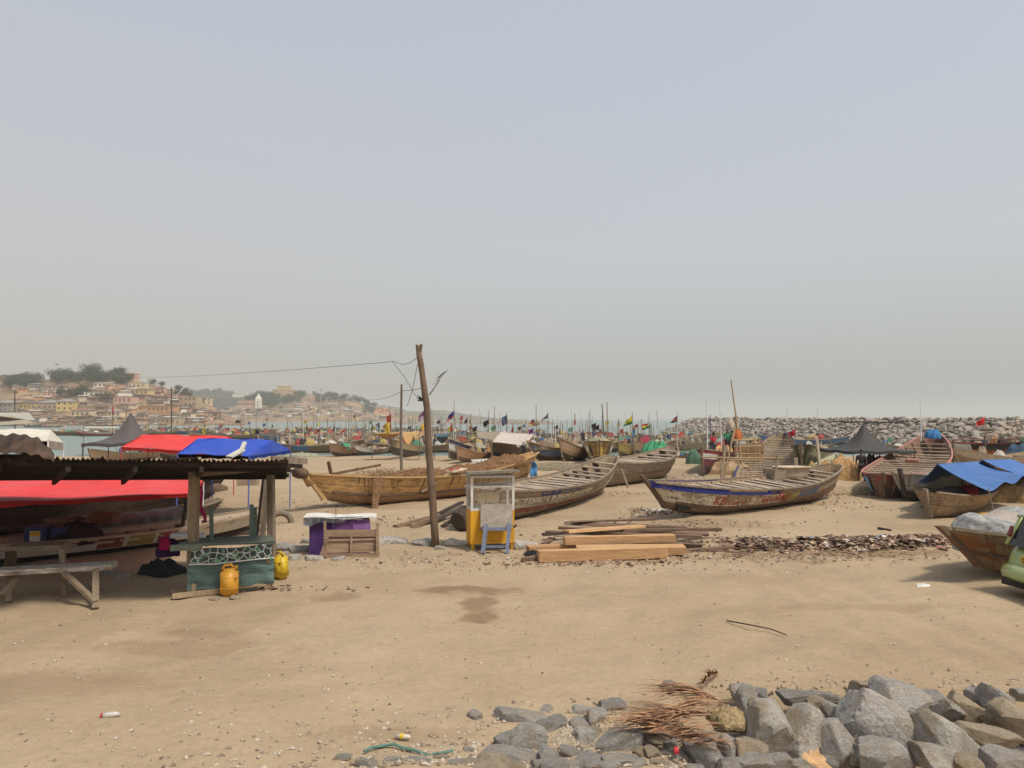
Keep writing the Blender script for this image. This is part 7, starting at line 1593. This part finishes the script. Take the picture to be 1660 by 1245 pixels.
# church tower
b = At(419, 660, 1250); T = thing('church_tower', 'slim pale church tower with a pointed spire below the wooded hill', 'church', b); wd = 9.0
MB().box((0, 0, 6), (wd * .9, wd, 16)).build('tower', WM['white'], T); m = MB(); m.add([(-4, -4, 14), (4, -4, 14), (4, 4, 14), (-4, 4, 14), (0, 0, 23)], [(0, 1, 4), (1, 2, 4), (2, 3, 4), (3, 0, 4), (3, 2, 1, 0)]); m.build('spire', WM['white'], T)
MB().box((-18, 5, 2), (30, 12, 8)).build('nave', WM['pink'], T); m = MB(); m.add([(-34, -2, 6), (-4, -2, 6), (-4, 12, 6), (-34, 12, 6), (-34, 5, 11), (-4, 5, 11)], [(0, 1, 5, 4), (2, 3, 4, 5), (1, 2, 5), (3, 0, 4), (3, 2, 1, 0)]); m.build('roof', RFM['rusty'], T)
for z in (3, 8): MB().box((0, -wd / 2 - .05, z), (1.6, .2, 2.6)).build('window', WIN, T)
# clay cuts
CL = NT('clay_bank'); v = CL.coord('Object', (1, 1, .4)); a_ = CL.noise(v, .12, 8, .7, .5); CL.base(CL.ramp(a_, [(.35, (.26, .13, .07)), (.5, (.50, .25, .13)), (.7, (.60, .38, .23))])).rough(.95); CL = CL.m
def bank(px0, px1, yt, yb, D, nm='clay_bank'):
    m = MB(); pxs = [px0 + (px1 - px0) * i / 24 for i in range(25)]
    def fn(u, v):
        px = px0 + (px1 - px0) * u; top = yt + 3.0 * fz((px * .14, D, 0), 1, 4) + 10 * max(0, abs(u - .5) * 2 - .75); y = yb + (min(top, yb) - yb) * v
        return At(px, y, D + (6 + 5 * fz((px * .3, y * .2, 2), 1, 4)) * v + 1.5 * nz((px * .6, y * .3, 4)))
    m.grid(fn, 60, 10); o = m.build(nm, CL); o['kind'] = 'structure'
bank(127, 162, 612, 625, 770); bank(466, 524, 645, 661, 1335); bank(452, 470, 650, 660, 1330); bank(606, 632, 661, 673, 1260); bank(534, 545, 652, 660, 1330)
# ---- trees: trunk with limbs, crown of leaf clumps
def tree_proto(nm, seed, r, hh, col, n=520, trunk=.3, leaf=.8, flat=.75):
    rr = random.Random(seed); T = thing(nm, nm, 'tree'); 
    lobes = [(Vector((rr.uniform(-.6, .6) * r, rr.uniform(-.6, .6) * r, hh * .62 + rr.uniform(-.3, .35) * r)), rr.uniform(.38, .62) * r) for _ in range(11)]
    m = MB()
    for i in range(n):
        c, q = rr.choice(lobes); d = Vector((rr.gauss(0, 1), rr.gauss(0, 1), rr.gauss(0, 1) * flat)).normalized(); p = c + d * q * rr.uniform(.72, 1.08)
        s_ = leaf * rr.uniform(.5, 1.2); a = Vector((rr.gauss(0, 1), rr.gauss(0, 1), rr.gauss(0, .6))).normalized() * s_; b = Vector((rr.gauss(0, 1), rr.gauss(0, 1), rr.gauss(0, .6))).normalized() * s_
        m.add([p - a * .6, p + b * .6, p + a * .6, p - b * .6], [(0, 1, 2, 3)])
    m.build('crown', leafm(col), T)
    m = MB(); m.tube([(0, 0, -1.5), (.1, 0, hh * .3), (-.1, .1, hh * .6)], trunk, 7, trunk * .5)
    for c, q in lobes[:5]: m.tube([(0, 0, hh * .3), tuple(c * .6 + Vector((0, 0, hh * .12))), tuple(c)], trunk * .4, 5, trunk * .15)
    m.build('trunk', M_flat((.12, .09, .06)), T); return T
@cached
def leafm(col):
    n = NT('foliage'); v = n.coord('Object'); a = n.noise(v, .35, 4, .6); b = n.noise(v, 2.5, 4, .7)
    c = n.mix(n.ramp(a, [(.35, 0.), (.65, 1.)]), tuple(x * .55 for x in col), col); c = n.hsv(c, .5, 1, n.ramp(b, [(.3, .6), (.7, 1.35)])); n.base(c).rough(.9)
    return n.m
TP = [[tree_proto('tree', 1, 6.0, 8.5, (.075, .095, .035), 800), False], [tree_proto('tree', 2, 4.2, 7, (.09, .11, .04), 520), False], [tree_proto('tree', 3, 7.5, 9, (.06, .08, .032), 950), False], [tree_proto('tree', 4, 3.0, 6, (.12, .125, .05), 320), False]]
def tree(k, P, s, label, group):
    T = TP[k][0] if not TP[k][1] else copy_tree(TP[k][0]); TP[k][1] = True
    T.location = P; T.scale = (s, s, s * rg.uniform(.85, 1.1)); T.rotation_euler = (0, 0, rg.uniform(0, 6)); return tag(T, label, 'tree', group)
def grove(hn, poly, n, ks, label, group, s=(.8, 1.2)):
    for i in range(n):
        x0, x1, y0, y1 = poly; px = rg.uniform(x0, x1); py = rg.uniform(y0, y1); tree(rg.choice(ks), onhill(hn, px, py), rg.uniform(*s), label, group)
grove('town', (84, 200, 609, 622), 46, [0, 2, 2, 1], 'dark green tree of the dense grove crowning the hill above the town', 'trees of the hilltop grove', (.75, 1.15))
grove('town', (12, 66, 616, 632), 16, [0, 2], 'tree of the dark clump on the slope left of the hilltop grove', 'trees of the left slope clump', (.8, 1.1))
grove('town', (184, 210, 616, 624), 7, [0, 1], 'tree of the clump just below the pink skyline house', 'trees below the pink house', (.7, 1.0))
grove('town', (92, 136, 637, 645), 11, [1, 1, 0], 'tree of the clump below the long school blocks', 'trees below the school blocks', (.7, 1.0))
tree(2, onhill('town', 175, 652), .75, 'single round dark tree in mid slope among the houses', None)
tree(1, onhill('town', 155, 648), .9, 'single light green tree right of the small white house', None)
tree(0, onhill('town', 247, 626), .8, 'round tree on the skyline right of the cream arches, left of two', None)
tree(1, onhill('town', 262, 629), .95, 'round tree on the skyline right of the cream arches, right of two', None)
tree(1, onhill('town', 324, 660), 1.3, 'narrow dark tree against the end of the two storey tan block', None)
grove('town', (285, 318, 636, 648), 8, [1, 3], 'bushy tree behind the red pink house on the right shoulder of the hill', 'trees on the right shoulder of the hill', (.7, 1.2))
grove('fort', (398, 448, 640, 660), 34, [0, 2, 2], 'tree of the dark wood covering the left flank of the fort hill', 'trees on the left flank of the fort hill', (.9, 1.3))
grove('fort', (425, 470, 645, 657), 18, [0, 2], 'tree of the wood below the hilltop fort', 'trees below the fort', (.8, 1.2))
grove('fort', (470, 592, 641, 652), 44, [0, 2, 1], 'tree of the wood along the crest right of the fort', 'trees along the crest of the fort hill', (.8, 1.2))
grove('fort', (592, 608, 655, 674), 12, [0, 2], 'tree of the dark clump on the low point right of the fort hill', 'trees on the low point', (.8, 1.2))
grove('fort', (350, 560, 662, 676), 14, [1, 3], 'small tree standing among the houses of the far shore quarter', 'trees among the shore quarter houses', (.7, 1.1))
# palm on the far crest
P = onhill('fort', 521, 642); T = thing('palm_tree', 'lone palm standing above the crest of the fort hill', 'tree', P); MB().tube([(0, 0, -1), (.3, 0, 6), (.2, 0, 12)], .4, 6, .25).build('trunk', M_flat((.14, .11, .08)), T)
m = MB()
for k in range(14):
    a = k * .45; 
    for j in range(6):
        r0, r1 = j * .8, (j + 1) * .8; z = lambda r_: 12.3 + .5 * r_ - .16 * r_ * r_; w_ = .6 - .06 * j; c, s_ = math.cos(a), math.sin(a)
        m.add([(c * r0 - s_ * w_ + .2, s_ * r0 + c * w_, z(r0)), (c * r0 + s_ * w_ + .2, s_ * r0 - c * w_, z(r0)), (c * r1 + s_ * w_ + .2, s_ * r1 - c * w_, z(r1)), (c * r1 - s_ * w_ + .2, s_ * r1 + c * w_, z(r1))], [(0, 1, 2, 3)])
m.build('crown', leafm((.07, .085, .04)), T)
# distant woodland covering the back ridge: one mass
m = MB(); hgt = HILLS['back_ridge'][0]
for i in range(1500):
    px = rg.uniform(200, 470); D = rg.uniform(1750, 2105); z = hgt(px, D); p = Vector(((px - 830) / F * D, D, z + rg.uniform(1, 5))); r_ = rg.uniform(3, 8)
    for k in range(7):
        d = Vector((rg.gauss(0, 1), rg.gauss(0, 1), rg.gauss(0, .6))).normalized(); q = p + d * r_ * .7; a = Vector((rg.gauss(0, 1), rg.gauss(0, 1), rg.gauss(0, .6))).normalized() * r_ * .6; b = a.cross(d).normalized() * r_ * .6
        m.add([q - a, q + b, q + a, q - b], [(0, 1, 2, 3)])
o = m.build('woodland', leafm((.075, .09, .045))); tag(o, 'hazy woodland covering the ridge between the two hills', 'woodland', None, 'stuff')
# birds
for (px, py, s_, lb) in ((92, 591, 1.0, 'dark bird gliding high above the hilltop grove'), (197, 594, .8, 'smaller bird gliding above the pink skyline house')):
    P = At(px, py, 150); T = thing('bird', lb, 'bird', P, .3); m = MB(); s = s_ * .8
    m.tube([(-.3 * s, 0, 0), (-.1 * s, 0, .03), (.15 * s, 0, .03), (.35 * s, 0, 0)], [.03, .10 * s, .09 * s, .02], 8); n0 = m
    for q in (-1, 1): m.add([(-.12 * s, 0, .05), (.18 * s, 0, .05), (.10 * s - .0, q * .55 * s, .14 * s), (-.02, q * .95 * s, .05), (-.14 * s, q * .5 * s, .12 * s)], [(0, 1, 2, 3, 4)])
    m.add([(-.28 * s, -.05, 0), (-.28 * s, .05, 0), (-.55 * s, .12, 0), (-.55 * s, -.12, 0)], [(0, 1, 2, 3)]); o = m.build('bird_body', M_flat((.03, .025, .02)), T); T.rotation_euler = (0.1, 0, 1.3)
# ================================================================= litter, pebbles, palm frond, small things
lt = NT('litter'); v = lt.coord('Object'); c_ = lt.vor(v, 9, 'F1', 1); x_ = lt.sep(c_)[0]
lt.base(lt.ramp(x_, [(0., (.07, .042, .03)), (.22, (.16, .095, .06)), (.5, (.27, .175, .115)), (.75, (.42, .32, .23)), (.93, (.55, .50, .44)), (.975, (.14, .2, .28)), (.99, (.35, .1, .09))])).rough(.8)
for nd in lt.t.nodes:
    if nd.type == 'VALTORGB': nd.color_ramp.interpolation = 'CONSTANT'
LT = lt.m
def flakes(m, px, py, wx, wy, n, smin=.02, smax=.09, hmax=.06, r_=None):
    r_ = r_ or random.Random(int(px)); c = G(px, py)
    for _ in range(n):
        a = r_.gauss(0, .5); b = r_.gauss(0, .5); x = c.x + a * wx; y = c.y + b * wy
        if y < 4: continue
        s = r_.uniform(smin, smax) * r_.random() ** .6 + .008; z = gz(x, y) + .02 + r_.random() * hmax * math.exp(-(a * a + b * b)) + .02 * fz((x, y, 0), .55, 4); q = r_.uniform(0, 6.28); cu, su = math.cos(q) * s, math.sin(q) * s; k = r_.uniform(.2, .9); t = r_.uniform(-.6, .6) * s
        P = [(x - cu, y - su, z), (x + su * k, y - cu * k, z + t), (x + cu, y + su, z + abs(t) * .5), (x - su * k, y + cu * k, z - t * .3)]
        m.add(P + [(p[0], p[1], p[2] - .012) for p in P], [(0, 1, 2, 3), (7, 6, 5, 4), (0, 4, 5, 1), (1, 5, 6, 2), (2, 6, 7, 3), (3, 7, 4, 0)])
m = MB()
for (px, py, wx, wy, n, s0, s1) in ((1270, 888, 1.5, .6, 520, .03, .16), (1350, 884, 2.1, .75, 760, .03, .24), (1440, 880, 1.8, .75, 560, .03, .2), (1510, 876, 1.2, .7, 420, .02, .1), (1230, 880, 1.2, .6, 300, .02, .10), (1350, 905, 3.5, .6, 260, .02, .07)): flakes(m, px, py, wx, wy, n, s0, s1, .16)
tag(m.build('rubbish_field', LT), 'long band of dark rubbish strewn on the sand below the right canoe', 'rubbish', None, 'stuff')
m = MB()
for (px, py, wx, wy, n) in ((1030, 905, 2.2, .3, 200), (1060, 830, 1.0, .9, 320), (960, 915, 2.5, .4, 160), (1000, 800, 1.5, 1.5, 60), (640, 845, 1.8, 1.2, 110), (1380, 800, 2.2, 2.0, 420), (1330, 820, 4, 2.5, 120), (1120, 850, 3.5, 1.4, 160), (880, 780, 3.0, 4.0, 140), (1600, 800, 2.6, 2.2, 260), (520, 820, 5, 3, 120), (1050, 875, 3, 1.0, 120), (700, 905, 4, 1, 120), (420, 955, 2, .4, 60)): flakes(m, px, py, wx, wy, n, .015, .08, .04)
tag(m.build('scattered_litter', LT), 'scraps and chips scattered round the boats and planks', 'litter', None, 'stuff')
wf = M_flat((.66, .65, .62), .8, .3)
m = MB(); flakes(m, 1060, 828, .5, .4, 260, .02, .08, .03); tag(m.build('white_scraps', wf), 'patch of white scraps under the bow of the blue railed canoe', 'litter', None, 'stuff')
# pebbles and crumbs over the open sand, denser toward the rubble
def pebbles(n, fn, mat, name, label, smin, smax, seed):
    r_ = random.Random(seed); m = MB()
    for _ in range(n):
        px, py = fn(r_); c = G(px, py); s = smin + (smax - smin) * r_.random() ** 2.5; z = gz(c.x, c.y) + .055 * fz((c.x, c.y, 0), .55, 4) + .03 * fz((c.x, c.y, 5), 1.9, 3) + s * .15
        vs = []
        for (x, y, zz) in ((1, 0, 0), (.3, .9, 0), (-.8, .5, 0), (-.7, -.7, 0), (.4, -.9, 0), (0, 0, 1)):
            vs.append((c.x + x * s * r_.uniform(.7, 1.3), c.y + y * s * r_.uniform(.7, 1.3), z + zz * s * r_.uniform(.5, .9)))
        m.add(vs, [(0, 1, 5), (1, 2, 5), (2, 3, 5), (3, 4, 5), (4, 0, 5), (4, 3, 2, 1, 0)])
    tag(m.build(name, mat), label, 'pebbles', None, 'stuff')
pm = NT('pebble'); v = pm.coord('Object'); x_ = pm.sep(pm.vor(v, 14, 'F1', 1))[0]; pm.base(pm.ramp(x_, [(0., (.13, .10, .08)), (.4, (.28, .21, .15)), (.7, (.40, .33, .25)), (.93, (.46, .41, .34))])).rough(.9); pm = pm.m
pebbles(1500, lambda r: (r.uniform(0, 1660), 900 + 345 * r.random() ** .9), pm, 'pebbles', 'tiny pebbles sprinkled over the open sand', .006, .028, 1)
pebbles(3400, lambda r: (1250 - abs(r.gauss(0, 1)) * 400, 1245 - 105 * r.random() ** 1.5 * (0.5 + r.random() * .6)), pm, 'gravel', 'gravel and shell bits thick along the lower edge left of the rubble', .006, .034, 2)
pebbles(1300, lambda r: (r.gauss(935, 32), r.gauss(1190, 14)), M_flat((.50, .42, .31), .9, .5, 30), 'shell_fragments', 'pale shell fragments spilling between the grey rocks', .006, .022, 3)
pebbles(420, lambda r: (r.uniform(1150, 1660), 1108 + r.gauss(0, 11)), pm, 'rubble_gravel', 'gravel along the upper edge of the right rubble', .006, .026, 4)
pebbles(1500, lambda r: (r.uniform(330, 1300), r.uniform(850, 930)), pm, 'stone_chips', 'stone chips along the roadside between the stall and the planks', .01, .045, 5)
# palm fronds
FRM = NT('dry_leaf'); v = FRM.coord('Object', (1, 8, 8)); a_ = FRM.noise(v, 4, 5, .6); FRM.base(FRM.ramp(a_, [(.34, (.07, .032, .018)), (.52, (.27, .135, .07)), (.70, (.52, .34, .19))])).rough(.75); FRM = FRM.m
rf = random.Random(9)
def blade(m, a, b, w, lift):
    a, b = Vector(a), Vector(b); d = (b - a); s_ = d.cross(Vector((0, 0, 1))).normalized() * w; pts = []
    for k in range(6):
        t = k / 5; p = a + d * t + Vector((0, 0, lift * math.sin(t * 3.0))); ww = 1 - t * .92; pts += [p - s_ * ww, p + Vector((0, 0, w * .5 * ww)), p + s_ * ww]
    fs = []
    for k in range(5): fs += [(k * 3, k * 3 + 1, k * 3 + 4, k * 3 + 3), (k * 3 + 1, k * 3 + 2, k * 3 + 5, k * 3 + 4)]
    m.add(pts, fs)
def frond(label, r0, r1, nb, l0, dirs, spread, z0=.1, both=True, rach=.014):
    A, B = G(r0[0], r0[1], z0), G(r1[0], r1[1], z0 + .05); T = thing('palm_frond', label, 'palm frond', A, 0, 'dry palm fronds on the rubble'); d = B - A
    MB().tube([(0, 0, 0), tuple(d * .5 + Vector((0, 0, .04))), tuple(d)], rach, 6, rach * .5).build('stalk', M_wood((.52, .40, .28), (.34, .25, .17), 0), T)
    for sd in ((1, -1) if both else (1,)):
        m = MB()
        for k in range(nb):
            t = (k + rf.random()) / nb; p = d * t + Vector((0, 0, .04 * math.sin(t * 3.14))); an = dirs + sd * spread * rf.uniform(.5, 1.1) + rf.gauss(0, .13); L_ = l0 * rf.uniform(.6, 1.1)
            blade(m, p, p + Vector((math.cos(an) * L_, math.sin(an) * L_, rf.uniform(-.06, .12))), .015, rf.uniform(.0, .07))
        m.build('leaflets', FRM, T)
frond('pale stalked dry palm frond lying across the middle of the frond heap', (1034, 1190), (1110, 1142), 34, .62, .15, .25, .12)
frond('topmost dry palm frond of the heap, its blades sweeping left from the right', (1168, 1136), (1120, 1122), 30, .75, math.pi + .05, .16, .14)
frond('wide dry palm frond in the middle of the heap', (1150, 1158), (1060, 1178), 34, .70, math.pi + .15, .22, .16)
frond('lowest dry palm frond reaching down right over the pale rocks', (1036, 1186), (1120, 1204), 28, .55, -.25, .14, .14)
frond('left fan of short blades at the edge of the frond heap', (1100, 1165), (1045, 1170), 26, .5, math.pi + .5, .3, .12)
frond('small separate dry frond tip on the sand above the frond heap', (1164, 1092), (1140, 1110), 14, .22, math.pi + .9, .3, .05)
# small finds
T = thing('plastic_bottle', 'clear crushed plastic bottle with a red cap lying on the left foreground sand', 'bottle', G(183, 1164) + Vector((0, 0, .035)), R(12)); MB().tube([(-.10, 0, 0), (-.06, 0, 0), (.03, 0, .004), (.07, 0, 0)], [.03, .034, .030, .014], 10).build('bottle_body', M_flat((.50, .46, .42), .25, .2, spec=.6), T, smooth=True); MB().tube([(-.10, 0, 0), (-.125, 0, 0)], .026, 10).build('label_band', M_flat((.45, .04, .06), .5), T)
T = thing('plastic_bottle', 'small yellow capped bottle lying by the gravel at bottom centre', 'bottle', G(655, 1199) + Vector((0, 0, .03)), R(-10)); MB().tube([(-.09, 0, 0), (.0, 0, 0), (.05, 0, 0), (.07, 0, 0)], [.024, .026, .022, .012], 10).build('bottle_body', M_flat((.55, .52, .42), .25, .2, spec=.6), T, smooth=True); MB().tube([(-.04, 0, 0), (.0, 0, 0)], .028, 10).build('label_band', M_flat((.65, .45, .03), .5), T)
m = MB(); m.tube([G(590 + i * 12, 1221 - 9 * math.sin(i * .5) - i * .4) + Vector((0, 0, .02 + .01 * math.sin(i * 2))) for i in range(13)], .014, 6); tag(m.build('rope', M_flat((.10, .22, .18), .9)), 'faded teal rope lying along the bottom edge left of the rubble', 'rope')
m = MB(); o_ = G(1322, 1228, .22)
ol = [(-.20, .02), (-.13, .10), (-.09, .07), (-.04, .20), (.0, .12), (.07, .15), (.08, .05), (.16, .03), (.12, -.05), (.20, -.18), (.30, -.42), (.18, -.34), (.10, -.18), (.02, -.22), (-.04, -.10), (-.12, -.08)]
vs = [Vector((x, z * .45, z * .55 + .03 * math.sin(x * 30))) for x, z in ol]; n_ = len(vs); m.add(vs + [v - Vector((0, .01, .02)) for v in vs], [tuple(range(n_)), tuple(reversed(range(n_, 2 * n_)))] + [(i, i + n_, (i + 1) % n_ + n_, (i + 1) % n_) for i in range(n_)])
m.v = [(a * .62, b * .62, c * .62) for a, b, c in m.v]; x = m.build('torn_cardboard', M_flat((.56, .35, .18), .85, .25)); x.location = o_; tag(x, 'torn orange brown husk stuck between rocks at the bottom right of centre', 'husk')
net_heap(G(1180, 1165, .1), (.20, .22), .14, (.46, .34, .18), 'rounded sandy mound on the pale rock right of the frond heap', seed=95, name='sand_mound', cat='mound')
m = MB(); m.add([(-.14, -.04, 0), (.10, -.06, .02), (.16, .05, .03), (-.08, .07, .05), (0, 0, .07)], [(0, 1, 4), (1, 2, 4), (2, 3, 4), (3, 0, 4), (3, 2, 1, 0)]); x = m.build('white_scrap', wf); x.location = G(1497, 953) + Vector((0, 0, .02)); tag(x, 'single white scrap on the open sand at right', 'scrap')
m = MB(); P = G(1093, 1217, .1); m.tube([(0, 0, 0), (.04, 0, .004)], .035, 12); x = m.build('bottle_cap', M_flat((.5, .03, .05), .4)); x.location = P; tag(x, 'red bottle cap among the rocks below the frond heap', 'bottle cap')
for _o in sc.objects:
    if _o.parent is None and _o.get('label') and not 4 <= len(_o['label'].split()) <= 16: print('LONG', _o.name, len(_o['label'].split()), _o['label'])
